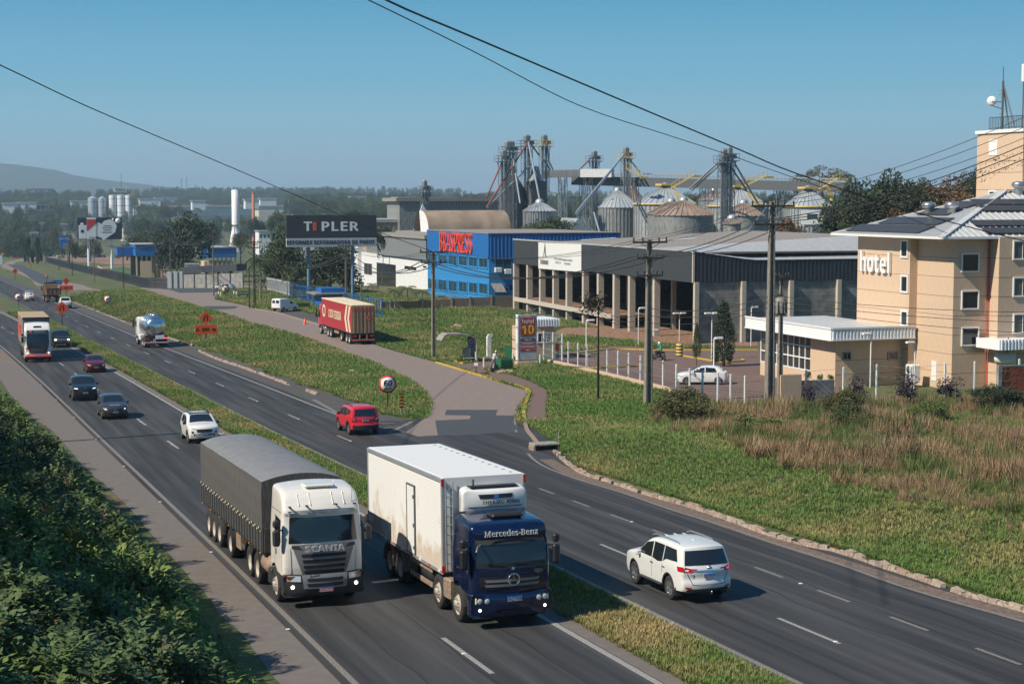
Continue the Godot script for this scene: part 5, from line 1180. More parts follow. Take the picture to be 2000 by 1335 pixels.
	for g in [-1,1]:
		var rl := MB.new(); rl.tube([Vector3(g*.6,1.68,-.4),Vector3(g*.61,1.74,-.2),Vector3(g*.61,1.75,1.1),Vector3(g*.6,1.67,1.35)],[.022],6); put("roof_rail",rl,"trim",t)
		for uu in [.05,-.8]: cb(t,"door_handle","p_red",Vector3(g*.905,.98,-uu),Vector3(.03,.035,.18),.01)
	sh.lay(t,"sill_trim","trim","S",[.85,.36,.85,.46,-.82,.46,-.82,.36],.012)
	arch_trim(t,sh,"trim",.08)
	sp = sup({"top": [2.0,.30,2.08,.50,2.08,.78,1.98,.96,1.6,1.05,.95,1.10,.35,1.48,.0,1.58,-.7,1.60,-1.5,1.50,-1.9,1.18,-2.05,1.02,-2.05,.6,-2.0,.34],"w": .885,"belt": 1.0,"tumble": .30,"wheels": [1.28,-1.25],"wr": .345,"bow": .18,"taper": .09,"gap": .07})
	cs = car("crossover_car","white crossover car with black roof and black grille facing the viewer","car",sp,"p_white"); t = cs[0]; sh = cs[1]
	face(t,G(366,866),.87,1.28)
	var fr = func(gr,lampm,lower = true):
		sh.lay(t,"windscreen","glass","F",[-.70,1.13,.70,1.13,.56,1.50,-.56,1.50])
		sh.lay(t,"grille",gr,"F",[-.42,.66,.42,.66,.46,.82,-.46,.82],.012)
		sh.lay(t,"headlight",lampm,"Fm",[.46,.80,.80,.86,.80,.93,.48,.86],.014)
		if lower: sh.lay(t,"lower_intake","trim","F",[-.55,.36,.55,.36,.62,.56,-.62,.56],.012)
		sh.lay(t,"side_window","glass","S",[.9,1.08,.3,1.42,-.12,1.49,-.12,1.06]); sh.lay(t,"side_window","glass","S",[-.2,1.06,-.2,1.50,-.95,1.46,-1.1,1.10])
		sh.lay(t,"rear_window","glass","R",[-.6,1.16,.6,1.16,.55,1.42,-.55,1.42])
	fr.call("black","lens")
	sh.lay(t,"roof_panel","p_black","F",[-.6,1.525,.6,1.525,.57,1.572,-.57,1.572],.008)
	sh.lay(t,"fog_lamp_recess","trim","Fm",[.60,.60,.82,.62,.82,.74,.62,.72],.012); sh.lay(t,"bumper_bar","chrome","F",[-.5,.40,.5,.40,.5,.44,-.5,.44],.02)
	cb(t,"roof_skin","p_black",Vector3(0,1.592,.45),Vector3(1.2,.05,1.25),.03)
	plate(t,"SFG1D27",sh.front(0,.60,.03)); mirror_pair(t,.85,1.1,.72,"p_black"); arch_trim(t,sh,"trim",.05)
	for g in [-1,1]:
		var rl := MB.new(); rl.tube([Vector3(g*.56,1.58,0),Vector3(g*.58,1.64,.2),Vector3(g*.58,1.64,1.0),Vector3(g*.56,1.55,1.2)],[.02],6); put("roof_rail",rl,"trim",t)
	sp = sup({"top": [2.0,.24,2.08,.45,2.08,.66,1.98,.82,1.55,.95,.95,1.02,.30,1.38,-.05,1.46,-.8,1.47,-1.5,1.36,-1.85,1.05,-2.0,.92,-2.0,.5,-1.95,.28],"w": .86,"belt": .94,"tumble": .32,"wheels": [1.26,-1.3],"wr": .315,"bow": .18,"taper": .1,"gap": .05})
	cs = car("dark_hatchback","charcoal grey hatchback with a pale outline decal on its bonnet","car",sp,"p_gray"); t = cs[0]; sh = cs[1]
	face(t,G(197,819),.85,1.26)
	front_kit(t,sh)
	sh.lay(t,"bonnet_decal","plate","F",[-.3,.88,.3,.88,.28,.915,.26,.915,.28,.888,-.28,.888,-.26,.915,-.28,.915],.006,.05)
	for g in [-1,1]: cb(t,"lamp_bulb","lamp_warm",sh.front(g*.62,.69,.02),Vector3(.08,.05,.03),.01)
	em = MB.new(); em.lathe([Vector2(.05,0),Vector2(.065,.012),Vector2(.045,.012)],sh.front(0,.64,.015),Vector3.FORWARD,14); put("emblem",em,"chrome",t)
	plate(t,"BAD3F64",sh.front(0,.49,.03)); mirror_pair(t,.83,1.03,.66,"p_gray")
	sh.lay(t,"bumper_bar","chrome","F",[-.55,.30,.55,.30,.55,.325,-.55,.325],.018)
	sp = sup({"top": [2.2,.32,2.28,.55,2.28,.86,2.18,1.02,1.75,1.10,1.05,1.16,.5,1.55,.15,1.66,-.7,1.68,-1.7,1.60,-2.1,1.22,-2.28,1.05,-2.28,.6,-2.2,.36],"w": .92,"belt": 1.06,"tumble": .28,"wheels": [1.36,-1.33],"wr": .365,"bow": .18,"taper": .09,"gap": .07})
	cs = car("dark_utility_car","near-black utility car with white headlamps ahead of the maroon saloon","car",sp,"p_dark"); t = cs[0]; sh = cs[1]
	face(t,G(140,783),.90,1.36)
	sh.lay(t,"windscreen","glass","F",[-.72,1.19,.72,1.19,.58,1.58,-.58,1.58]); sh.lay(t,"grille","black","F",[-.5,.66,.5,.66,.42,.90,-.42,.90],.012)
	sh.lay(t,"headlight","lamp_on","Fm",[.52,.89,.80,.935,.80,.955,.54,.92],.016); sh.lay(t,"lower_intake","trim","F",[-.7,.36,.7,.36,.6,.58,-.6,.58],.012); sh.lay(t,"skid_plate","gray_trim","F",[-.6,.38,.6,.38,.6,.43,-.6,.43],.02)
	sh.lay(t,"side_window","glass","S",[1.0,1.14,.4,1.5,-.1,1.58,-.1,1.12]); sh.lay(t,"side_window","glass","S",[-.18,1.12,-.18,1.58,-1.0,1.55,-1.3,1.16]); sh.lay(t,"rear_window","glass","R",[-.6,1.24,.6,1.24,.5,1.5,-.5,1.5])
	plate(t,"BCT4E19",sh.front(0,.62,.03)); mirror_pair(t,.88,1.18,.8,"p_dark")
	em = MB.new(); em.lathe([Vector2(.07,0),Vector2(.085,.012),Vector2(.06,.012)],sh.front(0,.90,.015),Vector3.FORWARD,14); put("emblem",em,"chrome",t)
	sp = sup({"top": [1.98,.22,2.06,.42,2.06,.64,1.96,.80,1.55,.92,.95,.99,.28,1.36,-.1,1.44,-.8,1.45,-1.45,1.34,-1.85,1.02,-2.05,.95,-2.05,.5,-2.0,.26],"w": .86,"belt": .92,"tumble": .34,"wheels": [1.24,-1.3],"wr": .31,"bow": .18,"taper": .1,"gap": .05})
	cs = car("maroon_car","maroon car with black grille driving behind the two dark cars","car",sp,"p_maroon"); t = cs[0]; sh = cs[1]
	face(t,G(167,728),.85,1.24); front_kit(t,sh); plate(t,"BES2A80",sh.front(0,.49,.03)); mirror_pair(t,.83,1.0,.66,"p_maroon")
	cs = car("silver_car","silver car mostly hidden between the two lorries","car",sp,"p_silver"); t = cs[0]; sh = cs[1]
	t.position = gp(14.15,63.0,.03); t.rotation.y = PI; seat(t); front_kit(t,sh); mirror_pair(t,.83,1.0,.66,"p_silver")
	cs = car("silver_estate_car","silver estate car with red tail lights beside the tipper lorry","car",sp,"p_silver"); t = cs[0]; sh = cs[1]
	t.position = gp(18.4,322.0,.03); seat(t); front_kit(t,sh); sh.lay(t,"tail_light","tail_on","Rm",[.55,.80,.80,.80,.80,.98,.6,.98],.012); mirror_pair(t,.83,1.0,.66,"p_silver")
	cs = car("white_hatchback","small white hatchback with glowing red tail lights by the speed limit forty sign","car",sp,"p_white"); t = cs[0]; sh = cs[1]
	var q = G(56,587); t.position = gp(q.x,-q.z,.03); seat(t); front_kit(t,sh); sh.lay(t,"tail_light","tail_on","Rm",[.45,.84,.80,.86,.80,.98,.45,.96],.012); sh.lay(t,"rear_bumper","trim","R",[-.8,.28,.8,.28,.8,.44,-.8,.44],.012)
	mirror_pair(t,.83,1.0,.66,"p_white")
	cs = car("silver_hatchback","silver hatchback leaving the grey walled yard","car",sp,"p_silver"); t = cs[0]; sh = cs[1]
	q = G(438,569); t.position = gp(q.x,-q.z,.03); t.rotation.y = deg_to_rad(62); seat(t); front_kit(t,sh); sh.lay(t,"tail_light","tail","Rm",[.5,.80,.80,.80,.80,.95,.55,.95],.012)
	cs = car("parked_hatchback","white hatchback parked on the hotel forecourt behind the fence","car",sp,"p_white"); t = cs[0]; sh = cs[1]
	q = G(1372,750); t.position = gp(q.x,-q.z,.03); t.rotation.y = deg_to_rad(62); seat(t); front_kit(t,sh); sh.lay(t,"tail_light","tail","Rm",[.55,.78,.80,.78,.80,.95,.6,.95],.012); mirror_pair(t,.83,1.0,.66,"p_white")
	var far_cars = [[118,502,"p_white",80],[150,502,"p_silver",75],[165,504,"p_dark",70],[180,504,"p_silver",85],[198,503,"p_dark",60],[225,505,"p_silver",90]]
	var base = null
	for a in far_cars:
		q = G(a[0],a[1])
		cs = car("gate_car","%s car waiting at the distant factory gate" % {"p_white": "white","p_silver": "silver","p_dark": "dark"}[a[2]],"car",sp,a[2]); cs[0].set_meta("group","cars waiting at the factory gate")
		cs[0].position = gp(q.x,-q.z,.03); cs[0].rotation.y = deg_to_rad(a[3]); seat(cs[0]); cs[1].lay(cs[0],"windscreen","glass","F",[-.66,1.05,.66,1.05,.54,1.39,-.54,1.39]); cs[1].lay(cs[0],"side_window","glass","S",[.85,1.0,.25,1.32,-1.0,1.34,-1.2,1.02])
	cs = car("distant_red_car","red car on the far side road by the conifers","car",sp,"p_red"); q = G(32,503); cs[0].position = gp(q.x,-q.z,.03); cs[0].rotation.y = deg_to_rad(80); seat(cs[0]); cs[1].lay(cs[0],"side_window","glass","S",[.85,1.0,.25,1.32,-1.0,1.34,-1.2,1.02]); cs[1].lay(cs[0],"windscreen","glass","F",[-.66,1.05,.66,1.05,.54,1.39,-.54,1.39])
	var pk = sup({"top": [2.45,.40,2.55,.60,2.55,.95,2.45,1.10,1.95,1.16,1.35,1.20,.75,1.66,.4,1.78,-.3,1.80,-.62,1.74,-.86,1.22,-.95,1.12,-2.55,1.10,-2.6,1.0,-2.58,.5],"w": .94,"belt": 1.12,"tumble": .26,"wheels": [1.6,-1.5],"wr": .37,"bow": .1,"taper": .05,"gap": .09,"r": .06})
	for a in [["black_pickup","black pickup truck with lit headlamps behind the white lorry","p_black",G(103,679),true],["white_pickup","white pickup truck seen from behind near the lane narrowing sign","p_pearl",G(117,603),false]]:
		cs = car(a[0],a[1],"pickup",pk,a[2]); t = cs[0]; sh = cs[1]
		if a[4]: face(t,a[3],.9,1.6)
		else: t.position = Vector3(a[3].x + .9,0,a[3].z - 1.5); seat(t)
		sh.lay(t,"windscreen","glass","F",[-.72,1.24,.72,1.24,.6,1.68,-.6,1.68]); sh.lay(t,"rear_window","glass","R",[-.7,1.25,.7,1.25,.64,1.70,-.64,1.70]); sh.lay(t,"side_window","glass","S",[1.2,1.2,.65,1.6,.3,1.66,.3,1.18]); sh.lay(t,"side_window","glass","S",[.22,1.18,.22,1.66,-.5,1.66,-.6,1.2])
		sh.lay(t,"grille","gray_trim","F",[-.5,.78,.5,.78,.5,.98,-.5,.98],.012); sh.lay(t,"headlight","lamp_warm" if a[4] else "lens","Fm",[.55,.80,.82,.80,.82,.97,.55,.97],.016); sh.lay(t,"bumper","chrome" if a[4] else "trim","F",[-.88,.46,.88,.46,.88,.66,-.88,.66],.03)
		sh.lay(t,"tail_light","tail","Rm",[.74,.75,.86,.75,.86,1.05,.74,1.05],.012); sh.lay(t,"rear_bumper","trim","R",[-.85,.5,.85,.5,.85,.62,-.85,.62],.03)
		cb(t,"load_bed","black",Vector3(0,1.115,1.75),Vector3(1.6,.03,1.45),.01); mirror_pair(t,.9,1.22,1.05,"trim")
	var vn = sup({"top": [2.0,.3,2.08,.5,2.05,.8,1.9,.95,1.2,1.05,.62,1.40,.35,1.48,.2,1.62,.0,1.78,-1.2,1.82,-1.98,1.78,-2.04,1.7,-2.06,.9,-2.05,.4],"w": .83,"belt": 1.05,"tumble": .08,"wheels": [1.3,-1.3],"wr": .3,"bow": .06,"taper": .05,"gap": .05})
	cs = car("panel_van","small white panel van parked beside the clipped hedge","van",vn,"p_white"); t = cs[0]; sh = cs[1]
	q = G(556,608); t.position = gp(q.x,-q.z,.03); t.rotation.y = deg_to_rad(-50); seat(t)
	sh.lay(t,"windscreen","glass","F",[-.6,1.1,.6,1.1,.55,1.42,-.55,1.42]); sh.lay(t,"side_window","glass","S",[1.0,1.08,.5,1.38,.1,1.4,.1,1.05]); sh.lay(t,"rear_window","glass","R",[.08,1.2,.6,1.2,.58,1.6,.08,1.6]); sh.lay(t,"rear_window","glass","R",[-.6,1.2,-.08,1.2,-.08,1.6,-.58,1.6]); sh.lay(t,"tail_light","tail","Rm",[.72,.7,.8,.7,.8,1.0,.72,1.0],.012); sh.lay(t,"rear_bumper","trim","R",[-.8,.4,.8,.4,.8,.56,-.8,.56],.02)
func seat(t,span := 2.6,off := .034): # stand on the ground,pitched with its slope
	var f = Vector3(-sin(t.rotation.y),0,-cos(t.rotation.y))*span*.5
	var a = gh(t.position.x + f.x,t.position.z + f.z); var b = gh(t.position.x - f.x,t.position.z - f.z)
	t.position.y = (a + b)*.5 + off; t.rotation.x = atan((a - b)/span)
func face(t,wheel_at: Vector3,half_w,uf): # oncoming: image-left front wheel stands at wheel_at
	t.position = Vector3(wheel_at.x + half_w,0,wheel_at.z - uf); t.rotation.y = PI; seat(t)
func front_kit(t,sh: Shell,gr := "black",lampm := "lens"):
	sh.lay(t,"windscreen","glass","F",[-.66,1.05,.66,1.05,.54,1.39,-.54,1.39])
	sh.lay(t,"grille",gr,"F",[-.5,.58,.5,.58,.54,.68,-.54,.68],.012)
	sh.lay(t,"headlight",lampm,"Fm",[.50,.62,.80,.64,.80,.76,.52,.70],.014)
	sh.lay(t,"lower_intake","trim","F",[-.62,.28,.62,.28,.66,.42,-.66,.42],.012)
	sh.lay(t,"side_window","glass","S",[.85,1.0,.25,1.32,-.2,1.38,-.2,.98]); sh.lay(t,"side_window","glass","S",[-.28,.98,-.28,1.38,-1.0,1.34,-1.2,1.02])
	sh.lay(t,"rear_window","glass","R",[-.58,1.08,.58,1.08,.5,1.32,-.5,1.32])
# ------------------------------------------------------------------ lorries
func tb(root,called,mat,a: Vector3,b: Vector3,r := .03,n := 10):
	var m := MB.new(); m.cyl(a,b,r,-1,n); return put(called,m,mat,root)
func lathe_part(root,called,mat,pr,c,ax,n := 24):
	var m := MB.new(); m.lathe(pr,c,ax,n); return put(called,m,mat,root)
func axle(t,u,kind := "truck_rear",x := 1.06,r := .52):
	for g in [-1,1]: wheel(t,g*(x + .02),r,u,r,.30,kind)
	if kind == "truck_rear":
		for g in [-1,1]: wheel(t,g*(x - .34),r,u,r,.28,"dark")
func fender(t,u,r,mat,x := 1.06,w := .55):
	for g in [-1,1]:
		var mb := MB.new(); var A = []; var B = []
		for k in 11:
			var a = lerpf(-.1,PI + .1,k/10.0)
			A.append(Vector3(g*(x - w*.5),.52 + sin(a)*r,-(u + cos(a)*r))); B.append(Vector3(g*(x + w*.5 - .06),.52 + sin(a)*r,-(u + cos(a)*r)))
		mb.ribbon(A,B); put("mudguard",mb,mat,t)
func cab_mirrors(t,x,y,u,mat := "trim",h := .5):
	for g in [-1,1]:
		cb(t,"mirror",mat,Vector3(g*(x + .16),y,-u),Vector3(.22,h,.16),.05)
		cb(t,"mirror",mat,Vector3(g*(x + .16),y + h*.5 + .18,-u),Vector3(.2,.24,.15),.05)
		var m := MB.new(); m.bar(Vector3(g*(x - .1),y + h*.45,-u + .1),Vector3(g*(x + .12),y + h*.45,-u),.04,.04); put("mirror_arm",m,mat,t)
func chassis(t,u0,u1,y := .85):
	for g in [-1,1]: cb(t,"chassis_rail","black",Vector3(g*.42,y,-(u0 + u1)*.5),Vector3(.1,.24,abs(u1 - u0)),.01)
func lorries():
	tarp_lorry(); box_lorry(); curtain_lorry(); red_lorry(); tanker(); tipper_lorry()
func tarp_lorry():
	var t = thing("tarpaulin_lorry","white articulated lorry towing a dark tarpaulin-covered grain trailer","lorry")
	t.position = Vector3(0,0,0); var w = G(540,1175); face(t,w,1.2,0.0); seat(t,14.0); t.position = gp(w.x + 1.2,-w.z,.034); t.rotation.x = atan((gh(11,w.z) - gh(11,w.z - 13.0))/13.0)
	var sh := Shell.new(self,{"top": [1.40,.98,1.46,1.3,1.44,1.95,1.27,2.80,1.36,2.84,1.30,3.0,.95,3.35,.55,3.52,-.4,3.60,-.85,3.56,-.92,3.4,-.92,1.05],"w": 1.25,"belt": 2.2,"tumble": .07,"r": .13,"taper": .05,"bow": .16,"crown": .06,"sill": .9,"it": 1,"arches": [[0.0,.54,.66]]})
	var body = sh.build(t,"cab","p_ivory",.2)
	sh.lay(t,"windscreen","glass","F",[-1.06,1.97,1.06,1.97,1.0,2.74,-1.0,2.74],.012)
	sh.lay(t,"side_window","glass","S",[1.08,1.98,.98,2.65,.22,2.72,.22,1.98],.012)
	sh.lay(t,"sun_visor","p_ivory","F",[-1.06,2.80,1.06,2.80,1.04,2.92,-1.04,2.92],.05)
	for x in [-.36,0.0,.36,-.95,.95]: sh.lay(t,"marker_light","trim","F",[x - .13,2.84,x + .13,2.84,x + .13,2.89,x - .13,2.89],.06,.1)
	sh.lay(t,"front_panel","gray_trim","F",[-.66,.98,.66,.98,.98,1.93,-.98,1.93],.02)
	sh.lay(t,"panel_corner","trim","Fm",[.66,1.78,.98,1.82,.98,1.90,.78,1.90],.03)
	for k in 4:
		var y = 1.02 + k*.175
		sh.lay(t,"grille_slot","black","F",[-.60 - k*.025,y,.60 + k*.025,y,.62 + k*.025,y + .1,-.62 - k*.025,y + .1],.032)
	text(t,"maker_name","SCANIA",.25,.05,"p_silver_matt",sh.front(0,1.80,.05) + Vector3(0,0,-.03),Basis(Vector3.UP,PI),"Droid Sans",true,1.35)
	text(t,"model_name","R 440",.12,.02,"chrome",sh.front(.38,.93,.05) + Vector3(0,-.02,-.06),Basis(Vector3.UP,PI))
	sh.lay(t,"corner_deflector","p_ivory","Fm",[1.0,1.05,1.13,1.05,1.13,1.85,1.02,1.85],.02)
	var bs := Shell.new(self,{"top": [1.42,.36,1.54,.46,1.54,.9,1.46,1.03,.8,1.04,.70,.95,.70,.42],"w": 1.25,"belt": 3.0,"r": .08,"taper": .06,"bow": .2,"crown": .0,"sill": .3,"it": 1})
	bs.build(t,"bumper","trim",.2)
	bs.lay(t,"lower_grille","gray_trim","F",[-.66,.60,.66,.60,.70,1.0,-.70,1.0],.02)
	for y in [.66,.82]: bs.lay(t,"grille_slot","black","F",[-.54,y,.54,y,.56,y + .1,-.56,y + .1],.032)
	bs.lay(t,"headlight","lens","Fm",[.74,.82,1.12,.84,1.12,1.0,.74,.97],.02); bs.lay(t,"indicator","amber","Fm",[1.08,.84,1.15,.84,1.15,.98,1.08,.98],.026)
	for g in [-1,1]: lathe_part(t,"fog_lamp","lamp_on",[Vector2(.0001,.02),Vector2(.055,.01),Vector2(.06,0)],bs.front(g*.98,.66,.012),Vector3.FORWARD,12)
	plate(t,"UPA7J78",bs.front(-.02,.56,.03),false,.42,true)
	cb(t,"roof_hatch","p_ivory",Vector3(-.05,3.60,-.45),Vector3(.95,.1,.6),.05)
	for x in [-.7,-.35,.35,.7]:
		var rb := MB.new(); rb.tube([sh.front(x,3.05,.01),sh.front(x,3.35,.012),Vector3(x,3.62,.2)],[.018],6); put("roof_rib",rb,"p_ivory",t)
	for x in [-1.0,1.0,.5,-.4]:
		tb(t,"horn","black",sh.front(x,3.0,.0) + Vector3(0,.06,0),sh.front(x,3.0,.0) + Vector3(0,.08,-.22),.03,8)
	var an := MB.new(); an.tube([sh.front(-.95,3.1,0),sh.front(-.95,3.1,0) + Vector3(-.05,.5,.1)],[.006],4); put("aerial",an,"black",t)
	cab_mirrors(t,1.26,2.15,1.22)
	for e in [[.12,2.75,1.1],[1.18,1.9,1.1]]: sh.lay(t,"door_seam","trim","S",[e[0],e[1],e[0] + .02,e[1],e[0] + .02,e[2],e[0],e[2]],.004)
	sh.lay(t,"roof_seam","trim","S",[-.85,2.90,-.85,2.88,1.0,2.86,1.0,2.88],.004)
	for g in [-1,1]:
		cb(t,"door_handle","trim",Vector3(g*1.25,1.62,-.35),Vector3(.04,.2,.1),.02); cb(t,"cab_step","trim",Vector3(g*1.1,.62,.95),Vector3(.25,.5,.5),.04)
	axle(t,0.0,"truck_front"); axle(t,-3.0); axle(t,-4.3); axle(t,-8.0); axle(t,-10.3); axle(t,-11.5); axle(t,-12.7)
	for u in [-3.0,-4.3]: fender(t,u,.64,"trim")
	fender(t,-8.0,.62,"trim")
	for g in [-1,1]:
		lathe_part(t,"fuel_tank","tank_dirty",[Vector2(.0001,0),Vector2(.30,.03),Vector2(.33,.08),Vector2(.33,1.15),Vector2(.30,1.2),Vector2(.0001,1.23)],Vector3(g*.92,.85,1.05),Vector3.BACK,20)
		cb(t,"tool_box","tank_dirty",Vector3(g*1.02,.86,6.4),Vector3(.4,.6,.8),.03); cb(t,"side_guard","dark_steel",Vector3(g*1.15,.75,5.6),Vector3(.04,.12,2.2),.01)
	chassis(t,.6,-5.2); chassis(t,-4.0,-13.5,1.05)
	var r0 = -1.55; var r1 = -13.7; var y0 = 1.25; var y1 = 2.02; var y2 = 3.5
	cb(t,"trailer_deck","black",Vector3(0,1.2,-(r0 + r1)*.5),Vector3(2.5,.16,r0 - r1),.02)
	for g in [-1,1]:
		for k in 6:
			var c = lerpf(r0,r1,(k + .5)/6.0)
			cb(t,"drop_side","tarp_board",Vector3(g*1.28,(y0 + y1)*.5,-c),Vector3(.05,y1 - y0,(r0 - r1)/6.0 - .05),.01)
		for k in 25:
			var c = lerpf(r0 - .1,r1 + .1,k/24.0)
			cb(t,"stake","dark_steel",Vector3(g*1.32,(y0 + y1)*.5 - .05,-c),Vector3(.06,y1 - y0 - .05,.07),.01)
		for k in 40:
			var c = lerpf(r0 - .15,r1 + .15,k/39.0)
			cb(t,"tarp_hook","cream",Vector3(g*1.335,y1 - .07 + (.04 if k % 2 else -.04),-c),Vector3(.02,.05,.10),.004)
		for k in 7: cb(t,"side_marker","amber",Vector3(g*1.33,y0 - .05,-lerpf(r0 - .3,r1 + .3,k/6.0)),Vector3(.03,.05,.09),.006)
	cb(t,"head_board","tarp_board",Vector3(0,1.63,-r0),Vector3(2.5,.78,.06),.01)
	cb(t,"tail_board","tarp_board",Vector3(0,1.63,-r1),Vector3(2.5,.78,.06),.01)
	var top := MB.new(); var sd := MB.new(); var n = 92
	var row = func(k):
		var f = float(k)/n; var u = lerpf(r0,r1,f)
		var rib = abs(sin(f*PI*14.0))
		var a = []
		for j in 13:
			var v = -1.0 + j/6.0
			a.append(Vector3(v*1.30,y2 + .22*(1.0 - v*v) + rib*.085*(1 - pow(v,8)) + .02*nz.get_noise_2d(f*300,v*40),-u))
		return a
	for k in n:
		var a = row.call(k); var b = row.call(k + 1)
		for j in 12: top.quad(a[j],a[j + 1],b[j + 1],b[j])
		for g in [-1,1]:
			var e0 = a[0 if g < 0 else 12]; var e1 = b[0 if g < 0 else 12]
			for m in 6:
				var f0 = m/6.0; var f1 = (m + 1)/6.0
				var P = func(e,f,kk): return Vector3(e.x + g*(.02*sin(f*PI) + .02*nz.get_noise_2d(kk*14.0,f*60 + g*40)),lerpf(e.y,y1 - .02,f),e.z)
				var q = [P.call(e0,f0,k),P.call(e1,f0,k + 1),P.call(e1,f1,k + 1),P.call(e0,f1,k)]
				if g > 0: sd.quad(q[0],q[3],q[2],q[1])
				else: sd.quad(q[0],q[1],q[2],q[3])
	for k in [0,n]:
		var a = row.call(k)
		for j in 12: sd.quad(a[j],a[j + 1],Vector3(a[j + 1].x,y1,a[j + 1].z),Vector3(a[j].x,y1,a[j].z))
	put("tarpaulin_top",top,"tarp_top_skylit",t); put("tarpaulin_side",sd,"tarp_side",t)
func box_lorry():
	var w = G(895,1215)
	var t = thing("refrigerated_lorry","dark blue lorry with a white refrigerated box body and cooling unit","lorry",gp(w.x + 1.2,-w.z,.034),PI)
	t.rotation.x = atan((gh(15,w.z) - gh(15,w.z - 9.0))/9.0)
	var sh := Shell.new(self,{"top": [1.36,.98,1.42,1.3,1.40,1.85,1.22,2.52,1.29,2.56,1.27,2.82,1.12,2.95,.4,3.03,-.55,3.06,-.74,2.98,-.78,2.8,-.78,1.05],"w": 1.22,"belt": 2.1,"tumble": .09,"r": .14,"taper": .06,"bow": .15,"crown": .05,"sill": .9,"it": 1,"arches": [[0.0,.54,.66]]})
	sh.build(t,"cab","p_blue",.2)
	sh.lay(t,"windscreen","glass","F",[-1.04,1.86,1.04,1.86,.99,2.46,-.99,2.46],.012)
	sh.lay(t,"sun_visor","trim","F",[-1.04,2.40,1.04,2.40,1.03,2.55,-1.03,2.55],.05)
	sh.lay(t,"scuttle","black","F",[-1.06,1.74,1.06,1.74,1.05,1.87,-1.05,1.87],.014)
	sh.lay(t,"side_window","glass","S",[1.05,1.95,.98,2.45,.35,2.5,.35,1.85],.012); sh.lay(t,"side_seam","trim","S",[1.0,2.52,-.7,2.56,-.7,2.53,1.0,2.49],.006)
	sh.lay(t,"grille","black","F",[-.62,1.10,.62,1.10,.96,1.22,.96,1.50,-.96,1.50,-.96,1.22],.02)
	for y in [1.19,1.33]: sh.lay(t,"grille_bar","gray_trim","F",[-.78,y,.78,y,.84,y + .085,-.84,y + .085],.035)
	var em := MB.new(); em.lathe([Vector2(.165,0),Vector2(.185,.025),Vector2(.155,.03),Vector2(.15,.01)],sh.front(0,1.40,.05),Vector3.FORWARD,24)
	for k in 3:
		var a = TAU*k/3 + PI/2
		em.bar(sh.front(0,1.40,.065),sh.front(0,1.40,.065) + Vector3(cos(a),sin(a),0)*.16,.035,.02)
	put("star_emblem",em,"chrome",t)
	text(t,"maker_name","Mercedes-Benz",.225,.02,"white",sh.front(0,2.70,.02) + Vector3(0,0,-.02),Basis(Vector3.UP,PI),"Droid Serif")
	text(t,"model_name","Atego",.15,.012,"chrome",sh.front(-.72,1.60,.02),Basis(Vector3.UP,PI)*Basis(Vector3.UP,-.2))
	lathe_part(t,"badge","chrome",[Vector2(.0001,.01),Vector2(.045,.005),Vector2(.05,0)],sh.front(0,1.70,.01),Vector3.FORWARD,14)
	for x in [-.5,.25]:
		var wp := MB.new(); wp.bar(sh.front(x,1.80,.04),sh.front(x + .5,1.86,.04),.03,.03); put("wiper",wp,"black",t)
	var bs := Shell.new(self,{"top": [1.38,.34,1.50,.44,1.52,.85,1.44,1.03,.8,1.04,.70,.95,.70,.42],"w": 1.23,"belt": 3.0,"r": .1,"taper": .08,"bow": .2,"crown": .0,"sill": .3,"it": 1})
	bs.build(t,"bumper","p_blue",.2)
	bs.lay(t,"bumper_intake","black","F",[-.55,.44,.55,.44,.48,.58,-.48,.58],.012); bs.lay(t,"bumper_slot","trim","F",[-.70,.36,.70,.36,.66,.42,-.66,.42],.014)
	for g in [-1,1]:
		for x in [.78,.98]: lathe_part(t,"headlight","lens",[Vector2(.0001,.01),Vector2(.06,.02),Vector2(.08,.0)],bs.front(g*x,.82,.012),Vector3.FORWARD,14)
		lathe_part(t,"fog_lamp","lamp_on",[Vector2(.0001,.02),Vector2(.04,.01),Vector2(.045,0)],bs.front(g*.98,.56,.012),Vector3.FORWARD,12)
		cb(t,"corner_lamp","cream",bs.front(g*1.1,.82,.0),Vector3(.06,.18,.06),.02)
	plate(t,"TAQ7G98",bs.front(0,.88,.04),false,.44)
	cb(t,"roof_hatch","black",Vector3(-.1,3.10,-.45),Vector3(.95,.12,.6),.05)
	cab_mirrors(t,1.24,2.0,1.2,"black",.55)
	for e in [[.22,2.5,1.1],[1.12,1.8,1.1]]: sh.lay(t,"door_seam","black","S",[e[0],e[1],e[0] + .02,e[1],e[0] + .02,e[2],e[0],e[2]],.004)
	sh.lay(t,"panel_seam","black","F",[-1.0,1.56,1.0,1.56,1.0,1.575,-1.0,1.575],.006)
	for g in [-1,1]:
		cb(t,"door_handle","trim",Vector3(g*1.22,1.6,-.1),Vector3(.04,.06,.2),.02); cb(t,"cab_step","tank_dirty",Vector3(g*1.08,.78,.98),Vector3(.34,.62,.62),.05)
	var vs := MB.new(); vs.tube([sh.front(.9,2.40,.05),sh.front(.9,2.40,.05) + Vector3(.15,-.02,-.2),sh.front(.9,2.40,.05) + Vector3(.2,-.15,-.25)],[.03],6); put("kerb_mirror_arm",vs,"gray_trim",t)
	axle(t,0.0,"truck_front"); axle(t,-1.9,"truck_front"); axle(t,-6.1); axle(t,-7.35)
	fender(t,-6.1,.6,"dirty"); fender(t,-7.35,.6,"dirty"); chassis(t,.6,-9.4)
	for g in [-1,1]:
		for y in [.55,1.0]: cb(t,"side_guard","tank_dirty",Vector3(g*1.14,y,3.9),Vector3(.04,.16,2.4),.01)
		lathe_part(t,"fuel_tank","trim",[Vector2(.0001,0),Vector2(.3,.05),Vector2(.3,1.1),Vector2(.0001,1.15)],Vector3(g*.82,.8,3.0),Vector3.BACK,16)
